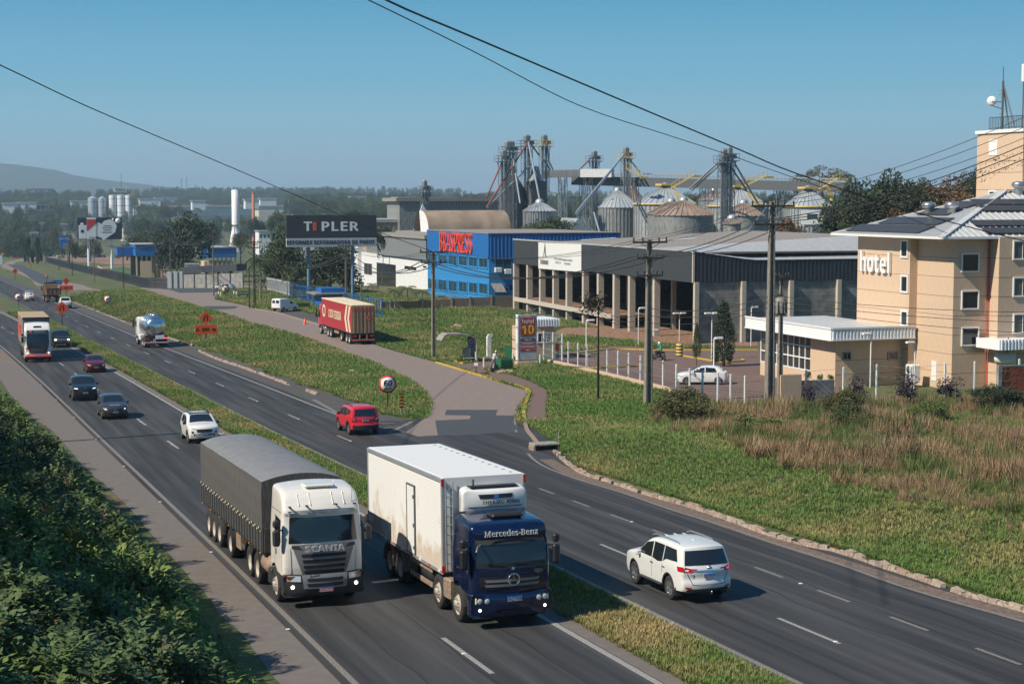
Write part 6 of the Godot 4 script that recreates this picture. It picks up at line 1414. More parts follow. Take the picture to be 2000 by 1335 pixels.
	var u0 = -1.12; var u1 = -9.7; var yb = 1.22; var yt = 4.02; var hw = 1.29; var zc = -(u0 + u1)*.5; var ln = u0 - u1
	cb(t,"box_floor","black",Vector3(0,yb - .03,zc),Vector3(2.5,.14,ln),.01)
	for g in [-1,1]:
		for k in 11:
			var a = lerpf(u0,u1,k/11.0); var b = lerpf(u0,u1,(k + 1)/11.0)
			var mb := MB.new()
			for i in 34:
				var ya = lerpf(yb,yt - .1,i/34.0); var yc = lerpf(yb,yt - .1,(i + .7)/34.0); var yd = lerpf(yb,yt - .1,(i + 1)/34.0)
				for j in 8:
					var z0 = lerpf(-a - .004,-b + .004,j/8.0); var z1 = lerpf(-a - .004,-b + .004,(j + 1)/8.0)
					var du = clampf((nz.get_noise_2d(z0*26.0,ya*34.0) + nz.get_noise_2d(z0*90.0,ya*60.0)*.6 + .62 - i*.05)*1.6,0,1) # road dust,patchy
					mb.st.set_color(C(.70,.70,.69).lerp(C(.50,.41,.31),du*.8))
					mb.flat_quad(Vector3(g*hw,ya,z0),Vector3(g*(hw + .005),yc,z0),Vector3(g*(hw + .005),yc,z1),Vector3(g*hw,ya,z1)); mb.flat_quad(Vector3(g*(hw + .005),yc,z0),Vector3(g*hw,yd,z0),Vector3(g*hw,yd,z1),Vector3(g*(hw + .005),yc,z1))
			put("side_panel",mb,"box_dusty",t)
		cb(t,"top_rail","galv",Vector3(g*(hw + .01),yt - .06,zc),Vector3(.06,.14,ln),.015); cb(t,"bottom_rail","galv",Vector3(g*(hw + .005),yb,zc),Vector3(.05,.12,ln),.012)
		for k in 9: cb(t,"reflector","red" if k % 2 else "white",Vector3(g*(hw + .035),yb + .02,-lerpf(u0 - .3,u1 + .3,k/8.0)),Vector3(.012,.06,.22),.003)
		for uu in [u0 - .03,u1 + .03]: cb(t,"corner_post","galv",Vector3(g*(hw - .02),(yb + yt)*.5,-uu),Vector3(.1,yt - yb,.1),.02)
		cb(t,"corner_light","tail",Vector3(g*(hw + .0),yt - .12,-u0 - .03),Vector3(.07,.22,.07),.01); cb(t,"corner_light","tail",Vector3(g*(hw + .0),yb + .1,-u0 - .03),Vector3(.07,.22,.07),.01)
	cb(t,"box_roof","box_white",Vector3(0,yt,zc),Vector3(hw*2 - .04,.05,ln),.015)
	cb(t,"front_wall","box_white",Vector3(0,(yb + yt)*.5,-u0 + .03),Vector3(hw*2 - .1,yt - yb,.06),.01); cb(t,"rear_wall","box_white",Vector3(0,(yb + yt)*.5,-u1 - .03),Vector3(hw*2 - .1,yt - yb,.06),.01)
	for k in 13: cb(t,"roof_rivet","gray_trim",Vector3(-1.0,yt + .03,-lerpf(u0 - .4,u1 + .4,k/12.0)),Vector3(.1,.012,.1),.004)
	var sdr = cb(t,"side_door","box_white",Vector3(hw + .02,2.35,4.35),Vector3(.05,2.1,.8),.01)
	for z in [3.93,4.77]: cb(sdr,"door_frame","dark_steel",Vector3(hw + .03,2.35,z),Vector3(.06,2.16,.05),.01)
	cb(sdr,"door_frame","dark_steel",Vector3(hw + .03,3.43,4.35),Vector3(.06,.05,.9),.01)
	for y in [1.5,2.2,3.1]: cb(sdr,"door_latch","dark_steel",Vector3(hw + .05,y,3.98),Vector3(.06,.12,.12),.02)
	for x in [1.2,.98]: cb(t,"ladder_rail","galv",Vector3(x,2.6,-u0 - .06),Vector3(.04,2.7,.05),.01)
	for k in 9: cb(t,"ladder_rung","galv",Vector3(1.09,1.5 + k*.28,-u0 - .06),Vector3(.22,.03,.03),.008)
	var cu := Shell.new(self,{"top": [.52,3.10,.60,3.22,.60,3.55,.50,3.72,.0,3.80,-.02,3.78,-.02,3.06],"w": 1.0,"belt": 5.0,"r": .14,"taper": .04,"bow": .1,"crown": .0,"sill": 2.0,"it": 2})
	var cr := Node3D.new(); cr.name = "cooling_unit"; t.add_child(cr,true); cr.position = Vector3(-.18,-.02,-u0 - .04)
	cu.build(cr,"housing","p_white",.15); cu.lay(cr,"vent_slot","black","F",[-.5,3.46,.5,3.46,.54,3.58,-.54,3.58],.012); cu.lay(cr,"lower_vent","gray_trim","F",[-.8,3.13,.8,3.13,.85,3.22,-.85,3.22],.012); cb(cr,"top_grille","black",Vector3(.0,3.79,-.25),Vector3(1.5,.03,.36),.01); cu.lay(cr,"badge","blue_sign","F",[-.07,3.47,.07,3.47,.07,3.57,-.07,3.57],.02,.1)
	text(cr,"unit_name","THERMO KING",.135,.01,"black",cu.front(-.15,3.345,.02),Basis(Vector3.UP,PI),"Droid Sans",true,1.25)
	tb(cr,"exhaust_stub","dark_steel",Vector3(.55,3.78,-.1),Vector3(.55,3.98,-.1),.03)
func curtain_lorry():
	var w = G(48,707)
	var t = thing("curtain_side_lorry","white articulated lorry with black and red front and grey curtain trailer","lorry",gp(w.x + 1.2,-w.z,.034),PI - .02)
	t.rotation.x = atan((gh(11,w.z) - gh(11,w.z - 14.0))/14.0)
	var sh := Shell.new(self,{"top": [1.36,.6,1.44,.9,1.44,1.5,1.40,1.95,1.22,2.80,1.24,2.9,1.05,3.25,.5,3.72,-.3,3.80,-.85,3.78,-.92,3.5,-.92,1.05],"w": 1.25,"belt": 2.2,"tumble": .05,"r": .12,"taper": .05,"bow": .15,"crown": .05,"sill": .9,"it": 1,"arches": [[0.0,.54,.66]]})
	sh.build(t,"cab","p_white",.22)
	sh.lay(t,"windscreen","glass","F",[-1.06,1.95,1.06,1.95,1.0,2.78,-1.0,2.78],.012); sh.lay(t,"side_window","glass","S",[1.08,1.98,.98,2.65,.22,2.72,.22,1.98],.012)
	sh.lay(t,"front_panel","p_black","F",[-.72,.85,.72,.85,1.0,1.55,1.06,1.95,-1.06,1.95,-1.0,1.55],.02)
	for k in 4: sh.lay(t,"grille_bar","gray_trim","F",[-.66,.92 + k*.13,.66,.92 + k*.13,.68,.96 + k*.13,-.68,.96 + k*.13],.035)
	sh.lay(t,"name_board","black","F",[-1.02,2.86,1.02,2.86,1.0,3.08,-1.0,3.08],.03); sh.lay(t,"sun_visor","glass_blue","F",[-1.04,2.70,1.04,2.70,1.03,2.82,-1.03,2.82],.06); sh.lay(t,"name_lettering","gray_trim","F",[-.75,2.93,.35,2.93,.35,3.01,-.75,3.01],.036); sh.lay(t,"name_badge","bright_red","F",[.55,2.90,.75,2.90,.75,3.04,.55,3.04],.036)
	sh.lay(t,"roof_window","glass","F",[-.38,3.30,.38,3.30,.36,3.45,-.36,3.45],.02)
	cb(t,"bumper","bright_red",Vector3(0,.60,-1.42),Vector3(2.46,.16,.2),.05); cb(t,"lower_bumper","black",Vector3(0,.44,-1.36),Vector3(2.3,.18,.2),.04)
	sh.lay(t,"headlight","lens","Fm",[.85,.78,1.10,.80,1.10,1.08,.88,1.0],.02)
	for g in [-1,1]: lathe_part(t,"lamp_bulb","lamp_on",[Vector2(.0001,.02),Vector2(.06,.01),Vector2(.07,0)],sh.front(g*.98,.90,.03),Vector3.FORWARD,12)
	lathe_part(t,"red_roundel","bright_red",[Vector2(.0001,.01),Vector2(.12,.0)],sh.front(1.0,1.35,.03),Vector3.FORWARD,14)
	plate(t,"AXT2J91",Vector3(0,.62,-1.54)); cab_mirrors(t,1.26,2.2,1.2,"p_black",.6)
	axle(t,0,"truck_front"); axle(t,-3.2); axle(t,-4.5); axle(t,-9.4); axle(t,-10.7); axle(t,-12.0); chassis(t,.6,-13)
	for g in [-1,1]: lathe_part(t,"fuel_tank","alloy",[Vector2(.0001,0),Vector2(.33,.05),Vector2(.33,1.1),Vector2(.0001,1.15)],Vector3(g*.9,.85,1.1),Vector3.BACK,16)
	cb(t,"curtain_body","curtain_gray",Vector3(0,2.65,8.3),Vector3(2.56,2.9,13.2),.03); cb(t,"trailer_roof","roof_tan",Vector3(0,4.16,8.3),Vector3(2.6,.16,13.3),.03); cb(t,"trailer_floor","black",Vector3(0,1.16,8.3),Vector3(2.5,.14,13.2),.02); cb(t,"front_bulkhead","black",Vector3(0,4.12,1.62),Vector3(2.58,.22,.06),.02)
	for g in [-1,1]:
		cb(t,"curtain_panel","bright_red",Vector3(g*1.285,2.65,14.0),Vector3(.012,2.6,1.5),.002)
		for a in [[9.0,2.9,5.2,.55],[9.0,2.3,3.0,.2]]: pass
		text(t,"curtain_lettering","EXPRESSO",1.35,.01,"bright_red",Vector3(g*1.29,2.75,8.6),Basis(Vector3.UP,g*PI/2),"Droid Sans",true)
		for k in 14: cb(t,"curtain_strap","dark_steel",Vector3(g*1.285,1.3,2.2 + k*.95),Vector3(.014,.3,.05),.002)
		for k in 3: cb(t,"side_skirt","black",Vector3(g*1.2,.85,6.0 + k*.9),Vector3(.05,.5,.8),.02)
func red_lorry():
	var a = G(684,672); var b = G(628,652)
	var t = thing("red_curtain_lorry","red curtain-sided articulated lorry parked on the side road seen from behind","lorry",Vector3(a.x + 1.1,0,a.z),-atan2(b.x - a.x,-(b.z - a.z)))
	seat(t,5.0)
	var y0 = 1.2; var y1 = 4.25; var u0 = -1.4; var u1 = 12.6; var uc = (u0 + u1)*.5
	for u in [0.0,1.25,3.6]: axle(t,u)
	for u in [8.6,9.9]: axle(t,u)
	axle(t,13.6,"truck_front"); chassis(t,-1.2,14.2)
	cb(t,"trailer_floor","black",Vector3(0,1.16,-uc),Vector3(2.5,.14,u1 - u0),.02); cb(t,"trailer_roof","cream",Vector3(0,y1,-uc),Vector3(2.62,.12,u1 - u0),.03)
	cb(t,"front_bulkhead","curtain_red",Vector3(0,2.7,-u1),Vector3(2.5,3.0,.08),.02)
	for g in [-1,1]:
		for k in 12:
			var c = lerpf(u0,u1,(k + .5)/12.0)
			cb(t,"curtain","curtain_red",Vector3(g*(1.27 + (.012 if k % 2 else 0.0)),2.72,-c),Vector3(.05,2.96,(u1 - u0)/12.0),.02)
		var ch := MB.new()
		for p in [[-1.1,0.0],[0.2,0.0]]:
			ch.prism(V2([p[0],1.3,p[0] + .7,1.3,p[0] + 1.5,2.75,p[0] + .7,4.15,p[0],4.15,p[0] + .8,2.75]),Vector3(g*1.31,0,0),Vector3(0,0,-1),Vector3.UP,Vector3(g*.012,0,0))
		put("chevron",ch,"cream",t)
		text(t,"haulier_name","COSTA TEIXEIRA",1.25,.012,"cream",Vector3(g*1.32,2.75,-6.2),Basis(Vector3.UP,g*PI/2),"Droid Sans",true,.62)
		var em := MB.new(); em.lathe([Vector2(.75,0),Vector2(.75,.01),Vector2(.45,.01),Vector2(.45,0)],Vector3(g*1.315,2.85,-11.4),Vector3(g,0,0),24); put("roundel",em,"cream",t)
		for k in 15: cb(t,"curtain_strap","black",Vector3(g*1.31,1.22,-lerpf(u0,u1,k/14.0)),Vector3(.02,.16,.06),.003)
		cb(t,"side_guard","tank_dirty",Vector3(g*1.15,.85,-6.0),Vector3(.05,.3,2.2),.01)
		lathe_part(t,"fuel_tank","alloy",[Vector2(.0001,0),Vector2(.33,.05),Vector2(.33,1.1),Vector2(.0001,1.15)],Vector3(g*.9,.85,-12.6),Vector3.BACK,16)
	for g in [-1,1]:
		cb(t,"rear_door","door_tan",Vector3(g*.63,2.7,-u0),Vector3(1.22,2.96,.06),.01)
		for x in [.22,.62,1.02]: cb(t,"door_rib","door_tan",Vector3(g*x,2.7,-u0 + .05),Vector3(.16,2.9,.05),.015)
		for x in [.42,.86]: tb(t,"lock_bar","dark_steel",Vector3(g*x,1.3,-u0 + .06),Vector3(g*x,4.1,-u0 + .06),.022,8)
		cb(t,"tail_light","tail",Vector3(g*.95,.95,-u0 + .05),Vector3(.45,.14,.06),.02); cb(t,"mud_flap","rubber",Vector3(g*.95,.55,-u0 - .3),Vector3(.55,.6,.03),.01); cb(t,"underrun_post","tank_dirty",Vector3(g*.4,.8,-u0),Vector3(.1,.7,.1),.02)
	text(t,"haulier_name","COSTA TEIXEIRA",.36,.01,"red",Vector3(0,3.72,-u0 + .08),Basis.IDENTITY,"Droid Sans",true,.9)
	var em2 := MB.new(); em2.lathe([Vector2(.26,0),Vector2(.26,.01),Vector2(.15,.01),Vector2(.15,0)],Vector3(.62,2.85,-u0 + .085),Vector3.BACK,18); put("roundel",em2,"red",t)
	var st := MB.new()
	for k in 9: st.cbox(Vector3(-1.2 + k*.3,.5,-u0 + .08),Vector3(.15,.12,.03),.003)
	cb(t,"underrun_bar","tank_dirty",Vector3(0,.5,-u0),Vector3(2.5,.14,.1),.02); put("hazard_stripe",st,"red",t)
	var sh := Shell.new(self,{"top": [1.38,.7,1.45,1.2,1.42,1.95,1.25,2.80,.9,3.3,.3,3.55,-.85,3.55,-.92,3.4,-.92,1.05],"w": 1.24,"belt": 2.2,"tumble": .05,"r": .12,"taper": .05,"bow": .15,"crown": .05,"sill": .9,"it": 1,"arches": [[0.0,.54,.66]]})
	var cbn := Node3D.new(); cbn.name = "tractor_cab"; t.add_child(cbn,true); cbn.position = Vector3(0,0,-13.6)
	sh.build(cbn,"cab_shell","p_truckred",.24); sh.lay(cbn,"windscreen","glass","F",[-1.06,1.95,1.06,1.95,1.0,2.74,-1.0,2.74],.012); sh.lay(cbn,"side_window","glass","S",[1.08,1.98,.98,2.65,.22,2.72,.22,1.98],.012)
	cab_mirrors(cbn,1.26,2.2,1.2,"black",.6)
func tanker():
	var w = G(281,679)
	var t = thing("tank_lorry","tank lorry with polished steel barrel and striped rear bumper","lorry",Vector3(w.x + 1.2,0,w.z),0.015); seat(t,5.0)
	axle(t,0); axle(t,1.3); axle(t,5.4,"truck_front"); chassis(t,-.9,6.5)
	var c = thing_part(t,"tank")
	lathe_part(c,"barrel","chrome_soft",[Vector2(.0001,-1.0),Vector2(.5,-.95),Vector2(.92,-.8),Vector2(1.08,-.55),Vector2(1.12,-.3),Vector2(1.12,4.0),Vector2(1.08,4.2),Vector2(.8,4.4),Vector2(.0001,4.5)],Vector3(0,2.25,0),Vector3(0,0,-1),32)
	for u in [-.3,1.1,2.6,4.0]: lathe_part(c,"band","alloy",[Vector2(1.125,0),Vector2(1.145,.02),Vector2(1.145,.08),Vector2(1.125,.1)],Vector3(0,2.25,-u),Vector3(0,0,-1),32)
	for u in [.3,2.2]: lathe_part(c,"manhole","alloy",[Vector2(.3,0),Vector2(.3,.22),Vector2(.26,.26),Vector2(.0001,.28)],Vector3(0,3.32,-u),Vector3.UP,16)
	cb(c,"catwalk","alloy",Vector3(0,3.42,-1.8),Vector3(.7,.04,3.6),.01)
	for g in [-1,1]: tb(c,"handrail","alloy",Vector3(g*.4,3.6,.2),Vector3(g*.4,3.6,-3.6),.025)
	var st = text(c,"tank_lettering","transporte",.3,.01,"dark_steel",Vector3(0,2.75,.98),Basis(Vector3.RIGHT,-.25))
	for k in 9: cb(c,"reflective_tape","tail" if k % 2 else "white",Vector3(-.8 + k*.2,2.35,.93 - abs(k - 4)*.04),Vector3(.18,.06,.02),.003,Basis(Vector3.UP,-(k - 4)*-.12))
	cb(t,"rear_frame","black",Vector3(0,1.15,.9),Vector3(2.4,.35,.5),.03); cb(t,"number_board","plate",Vector3(.35,1.15,1.17),Vector3(.95,.42,.03),.01)
	for g in [-1,1]:
		cb(t,"tail_light","tail_on" if g > 0 else "tail",Vector3(g*1.0,1.05,1.18),Vector3(.34,.14,.04),.01); cb(t,"mud_flap","rubber",Vector3(g*.95,.5,.75),Vector3(.55,.6,.03),.01)
	var ub = cb(t,"underrun_bar","white",Vector3(0,.58,1.2),Vector3(2.5,.14,.08),.01)
	for k in 12: cb(ub,"red_stripe","red",Vector3(-1.15 + k*.21,.58,1.245),Vector3(.1,.14,.012),.002,Basis(Vector3.BACK,-.5))
	var sh := Shell.new(self,{"top": [1.38,.7,1.45,1.2,1.42,1.95,1.25,2.70,.9,3.0,.3,3.1,-.75,3.1,-.85,2.9,-.85,1.05],"w": 1.22,"belt": 2.2,"tumble": .05,"r": .12,"taper": .05,"bow": .15,"crown": .05,"sill": .9,"it": 1,"arches": [[0.0,.54,.66]]})
	var cn = thing_part(t,"cab"); cn.position = Vector3(0,0,-5.4)
	sh.build(cn,"cab_shell","p_white",.24); sh.lay(cn,"windscreen","glass","F",[-1.06,1.95,1.06,1.95,1.0,2.6,-1.0,2.6],.012); sh.lay(cn,"side_window","glass","S",[1.08,1.98,.98,2.6,.22,2.6,.22,1.98],.012); cab_mirrors(cn,1.26,2.2,1.2,"black",.6)
	for g in [-1,1]: cb(t,"side_box","white",Vector3(g*.98,.95,-3.4),Vector3(.5,.6,1.2),.04)
func thing_part(t,called):
	var n := Node3D.new(); n.name = called; t.add_child(n,true); return n
func tipper_lorry():
	var w = G(89,590)
	var t = thing("tipper_lorry","dusty brown tipper lorry with dark cab driving away","lorry",Vector3(w.x + 1.25,0,w.z),0.02); seat(t,5.0)
	axle(t,0); axle(t,1.35); axle(t,5.2,"truck_front"); chassis(t,-1.0,6.0)
	cb(t,"tipper_floor","tipper",Vector3(0,1.3,-1.3),Vector3(2.5,.16,4.9),.03)
	for g in [-1,1]:
		cb(t,"tipper_side","tipper_wood",Vector3(g*1.22,1.95,-1.3),Vector3(.08,1.2,4.9),.02)
		for k in 6: cb(t,"side_post","tipper",Vector3(g*1.29,1.95,.9 - k*.92),Vector3(.07,1.25,.1),.02)
		cb(t,"tail_light","tail",Vector3(g*1.0,.95,1.1),Vector3(.3,.14,.05),.01); cb(t,"mud_flap","dirty",Vector3(g*.95,.55,.85),Vector3(.55,.6,.03),.01)
	cb(t,"tail_gate","tipper",Vector3(0,1.95,1.13),Vector3(2.5,1.2,.08),.02)
	for k in 4: cb(t,"gate_rib","tipper",Vector3(-1.1 + k*.73,1.95,1.19),Vector3(.1,1.2,.06),.015)
	for y in [1.4,2.5]: cb(t,"gate_rail","tipper",Vector3(0,y,1.18),Vector3(2.5,.12,.08),.02)
	cb(t,"head_board","tipper_wood",Vector3(0,2.25,-3.75),Vector3(2.4,1.8,.08),.02); cb(t,"underrun_bar","tipper",Vector3(0,.6,1.0),Vector3(2.3,.12,.1),.02)
	var sh := Shell.new(self,{"top": [1.38,.7,1.45,1.2,1.42,1.95,1.25,2.80,.9,3.3,.3,3.45,-.75,3.45,-.85,3.3,-.85,1.05],"w": 1.22,"belt": 2.2,"tumble": .05,"r": .12,"taper": .05,"bow": .15,"crown": .05,"sill": .9,"it": 1,"arches": [[0.0,.54,.66]]})
	var cn = thing_part(t,"cab"); cn.position = Vector3(0,0,-5.2)
	sh.build(cn,"cab_shell","p_black",.24); sh.lay(cn,"windscreen","glass","F",[-1.06,1.95,1.06,1.95,1.0,2.74,-1.0,2.74],.012); sh.lay(cn,"side_window","glass","S",[1.08,1.98,.98,2.6,.22,2.6,.22,1.98],.012); cab_mirrors(cn,1.26,2.2,1.2,"black",.6)
	text(cn,"cab_lettering","Scania",.34,.01,"white",Vector3(.2,2.85,.87))
# ------------------------------------------------------------------ street furniture,signs,poles and wires
func cat(a: Vector3,b: Vector3,sag: float,n := 14) -> Array:
	var p = []
	for i in n + 1:
		var f = i/float(n); p.append(a.lerp(b,f) + Vector3.DOWN*sag*4.0*f*(1.0 - f))
	return p
func cable(a,b,sag,r,label,group := "overhead wires"):
	var m := MB.new(); m.tube(cat(a,b,sag),[r],5,false); return one("overhead_wire",m,"wire",label,"wire",group)
func pole(px,py,py_top,label,arms := [],w := .30,mat := "concrete_pole",lean := 0.0):
	var b = G(px,py); var h = onz(px + lean,py_top,-b.z).y - b.y
	var t = thing("utility_pole",label,"utility pole",b,.0,"utility poles along the side road")
	var tw = w*.55; var m := MB.new(); m.smooth(-1)
	for g in [-1,1]: # two flanges
		var q = func(s,y): var ww = lerpf(w,tw,y/h); return [Vector3(g*ww*.5,y,-ww*.42),Vector3(g*ww*.28,y,-ww*.42),Vector3(g*ww*.28,y,ww*.42),Vector3(g*ww*.5,y,ww*.42)]
		var a0 = q.call(0,0.0); var a1 = q.call(0,h)
		for k in 4: var k2 = (k + 1) % 4; m.quad(a0[k],a1[k],a1[k2],a0[k2])
		m.quad(a1[0],a1[1],a1[2],a1[3])
	m.bar(Vector3(0,-.3,0),Vector3(0,h,0),w*.34,w*.12)
	for k in int(h/1.15): m.box(Vector3(0,.3 + k*1.15,0),Vector3(w*.5,.1,w*.3))
	put("shaft",m,mat,t)
	for a in arms:
		cb(t,"cross_arm","dark_wood",Vector3(0,h - a[0],.14),Vector3(a[1]*2,.13,.11),.015)
		for g in [-1.0,-.45,.55,1.0]:
			lathe_part(t,"insulator","trim",[Vector2(.03,0),Vector2(.07,.08),Vector2(.05,.12),Vector2(.08,.2),Vector2(.03,.28),Vector2(.0001,.3)],Vector3(g*a[1]*.95,h - a[0] + .06,.14),Vector3.UP,8)
		for g in [-1,1]: var bm := MB.new(); bm.bar(Vector3(g*a[1]*.6,h - a[0],.16),Vector3(0,h - a[0] - .5,.16),.04,.04); put("brace",bm,"dark_steel",t)
	t.set_meta("h",h)
	return t
func ptop(t,dx,dy): return t.position + Vector3(dx,t.get_meta("h") - dy,.14)
func post_sign(px,py,label,cat_ = "sign"): return thing("road_sign",label,cat_,G(px,py))
func disc(root,called,mat,c,r,th := .03,n := 28): return lathe_part(root,called,mat,[Vector2(.0001,0),Vector2(r,0),Vector2(r,th),Vector2(.0001,th)],c,Vector3.BACK,n)
func poly_plate(root,called,mat,pts: Array,c: Vector3,th := .03):
	var m := MB.new(); m.prism(V2(pts),c,Vector3.RIGHT,Vector3.UP,Vector3(0,0,th)); return put(called,m,mat,root)
func limit_sign(px,py,cy,rpx,txt,label,sub := ""):
	var t = post_sign(px,py,label); var d = -t.position.z; var c = onz(px,cy,d) - t.position; var r = rpx*(cam.position - t.position).length()/F
	cb(t,"post","dark_wood",Vector3(0,c.y*.5,0),Vector3(.09,c.y + .2,.07),.01); c.x = 0
	disc(t,"red_ring","red",c + Vector3(0,0,.05),r); disc(t,"white_face","plate",c + Vector3(0,0,.07),r*.80); text(t,"number",txt,r*.95,.01,"black",c + Vector3(0,.03*r if sub == "" else r*.12,.105),Basis.IDENTITY,"Droid Sans",true)
	if sub: text(t,"unit",sub,r*.34,.01,"black",c + Vector3(0,-r*.48,.105),Basis.IDENTITY,"Droid Sans",true)
func narrow_sign(px,py,cy,hpx,label,board := [],symbol := true):
	var t = post_sign(px,py,label); var d = (cam.position - t.position).length(); var c = onz(px,cy,-t.position.z) - t.position; c.x = 0; var r = hpx*d/F
	cb(t,"post","dark_wood",Vector3(0,c.y*.5,0),Vector3(.11,c.y,.08),.01)
	poly_plate(t,"diamond","orange_sign",[-r,0,0,-r,r,0,0,r],c + Vector3(0,0,.06))
	if symbol:
		poly_plate(t,"lane_mark","black",[r*.14,-r*.45,r*.32,-r*.45,r*.32,r*.45,r*.14,r*.45],c + Vector3(0,0,.092),.004)
		poly_plate(t,"merge_mark","black",[-r*.36,-r*.45,-r*.18,-r*.45,-r*.18,-r*.05,0,r*.15,0,r*.45,-r*.16,r*.45,-r*.16,r*.2,-r*.36,0],c + Vector3(0,0,.092),.004)
	if board.size():
		var b = onz(px,board[0],-t.position.z) - t.position; b.x = 0; var w = board[1]*d/F; var h = board[2]*d/F
		cb(t,"distance_board","orange_sign",b + Vector3(0,0,.075),Vector3(w,h,.03),.01); text(t,"distance_text",board[3],h*.52,.01,"black",b + Vector3(0,0,.1),Basis.IDENTITY,"Droid Sans",true)
	return t
func furniture():
	limit_sign(757,796,750,17.5,"60","round sixty kilometre speed limit sign on the grass island","km/h")
	limit_sign(36,601,580,7,"40","round forty speed limit sign on the median grass"); limit_sign(210,601,584,7,"40","round forty speed limit sign on the bank by the side road")
	narrow_sign(402,666,620.5,13.2,"orange lane narrowing diamond above a 500 metre board on the bank",[643,42,17,"A  500  m"]); narrow_sign(121,641,601,12.8,"orange lane narrowing diamond alone on the median"); narrow_sign(129,576,548.5,7.6,"orange lane narrowing diamond above a 300 metre board",[562,25,9.6,"A  300  m"]); narrow_sign(29,546,529.5,5.8,"small far orange lane narrowing diamond by the slip road"); narrow_sign(12,497,486,3.8,"tiny orange roadworks diamond over an orange board at the far junction",[493,9,5,"A 100 m"])
	var ck = thing("chevron_marker","small black and yellow chevron marker post below the speed limit sign","sign",G(784,813)); var u = 109.0/F; cb(ck,"post","concrete",Vector3(0,.4,0),Vector3(.12,.9,.08),.01); cb(ck,"board","black",Vector3(0,.45 + 18*u,.05),Vector3(9*u,27*u,.03),.005)
	for k in 4: poly_plate(ck,"chevron","yellow_sign",[-4.4*u,0,0,3*u,4.4*u,0,4.4*u,2.6*u,0,5.6*u,-4.4*u,2.6*u],Vector3(0,.45 + (5.5 + k*6.4)*u,.066),.003)
	for a in [[60,523,515,4,"small yellow hump warning diamond on the far verge"],[4,505,496,3.6,"tiny yellow hump warning diamond by the far junction"]]:
		var t = post_sign(a[0],a[1],a[4]); var d = (cam.position - t.position).length(); var c = onz(a[0],a[2],-t.position.z) - t.position; c.x = 0; var r = a[3]*d/F; cb(t,"post","dark_wood",Vector3(0,c.y*.5,0),Vector3(.1,c.y,.08),.01); poly_plate(t,"diamond","yellow_sign",[-r,0,0,-r,r,0,0,r],c); poly_plate(t,"hump","black",[-r*.4,-r*.15,r*.4,-r*.15,r*.15,r*.2,-r*.15,r*.2],c + Vector3(0,0,.035),.004)
	for a in [[110,566,103,121,546.5,555,"Av. Sul","blue direction board with white arrow beside the tipper lorry"],[51,512,46,56.5,504.5,510,"Retorno","small blue direction board on the far verge"],[0,518,-8,4,499,517,"Ponta","pale information board cut by the far junction"]]:
		var t = post_sign(a[0],a[1],a[7]); var z = -t.position.z; var p = onz(a[2],a[4],z) - t.position; var q = onz(a[3],a[5],z) - t.position; for g in [.2,.8]: cb(t,"post","dark_wood",Vector3(lerpf(p.x,q.x,g),q.y*.5,-.04),Vector3(.1,q.y,.08),.01)
		cb(t,"board","blue_sign" if a[0] > 1 else "canopy",(p + q)*.5,Vector3(q.x - p.x,p.y - q.y,.05),.01); text(t,"board_text",a[6],(p.y - q.y)*.3,.01,"white",(p + q)*.5 + Vector3(0,0,.04))
	var es = thing("no_parking_sign","round crossed E sign seen on the grass by the entrance","sign",G(440,582)); var ec = onz(440,564.5,-es.position.z) - es.position; var er = 7.2*300/F; cb(es,"post","dark_wood",Vector3(0,ec.y*.5,0),Vector3(.08,ec.y,.07),.01); disc(es,"ring","tipper",Vector3(0,ec.y,.04),er); disc(es,"face","cream",Vector3(0,ec.y,.06),er*.8); text(es,"letter","E",er*1.1,.01,"black",Vector3(0,ec.y,.1),Basis.IDENTITY,"Droid Sans",true); cb(es,"slash","tipper",Vector3(0,ec.y,.11),Vector3(er*1.7,er*.16,.01),.002,Basis(Vector3.BACK,-.78))
	for a in [[392,560,541,4.6,"red octagonal stop sign against the grey yard wall"],[91,550,539.5,2.8,"small red stop sign on the far verge"]]:
		var st = post_sign(a[0],a[1],a[4]); var d = (cam.position - st.position).length(); var r = a[3]*d/F; var c = onz(a[0],a[2],-st.position.z) - st.position; cb(st,"post","dark_wood",Vector3(0,c.y*.5,0),Vector3(.12,c.y,.08),.01); lathe_part(st,"octagon","red",[Vector2(.0001,0),Vector2(r,0),Vector2(r,.03),Vector2(.0001,.03)],Vector3(0,c.y,.05),Vector3.BACK,8); text(st,"stop_text","PARE",r*.55,.01,"white",Vector3(0,c.y,.09),Basis.IDENTITY,"Droid Sans",true)
	var en = thing("entrance_sign","dark arrow shaped entrance sign on striped posts","sign",G(475,585)); var uu = 290.0/F; poly_plate(en,"arrow_board","black",[-10*uu,-3*uu,10*uu,-3*uu,13*uu,0,10*uu,3*uu,-10*uu,3*uu],Vector3(0,12*uu,0),.06); text(en,"entrance_text","ENTRADA",4.2*uu,.01,"white",Vector3(0,12*uu,.08),Basis.IDENTITY,"Droid Sans",true)
	for g in [-8,8]:
		for k in 4: cb(en,"post","yellow_paint" if k % 2 else "black",Vector3(g*uu,1.2*uu + k*2.4*uu,-.03),Vector3(.14,2.4*uu,.08),.01)
	for a in [[427,578],[431,580],[457,578],[462,579]]: var o = G(a[0],a[1]); var m := MB.new(); m.cbox(o + Vector3(0,.4,0),Vector3(.25,.9,.25),.05); one("white_bollard",m,"white","low white bollard on the entrance lawn","bollard","bollards on the entrance lawn")
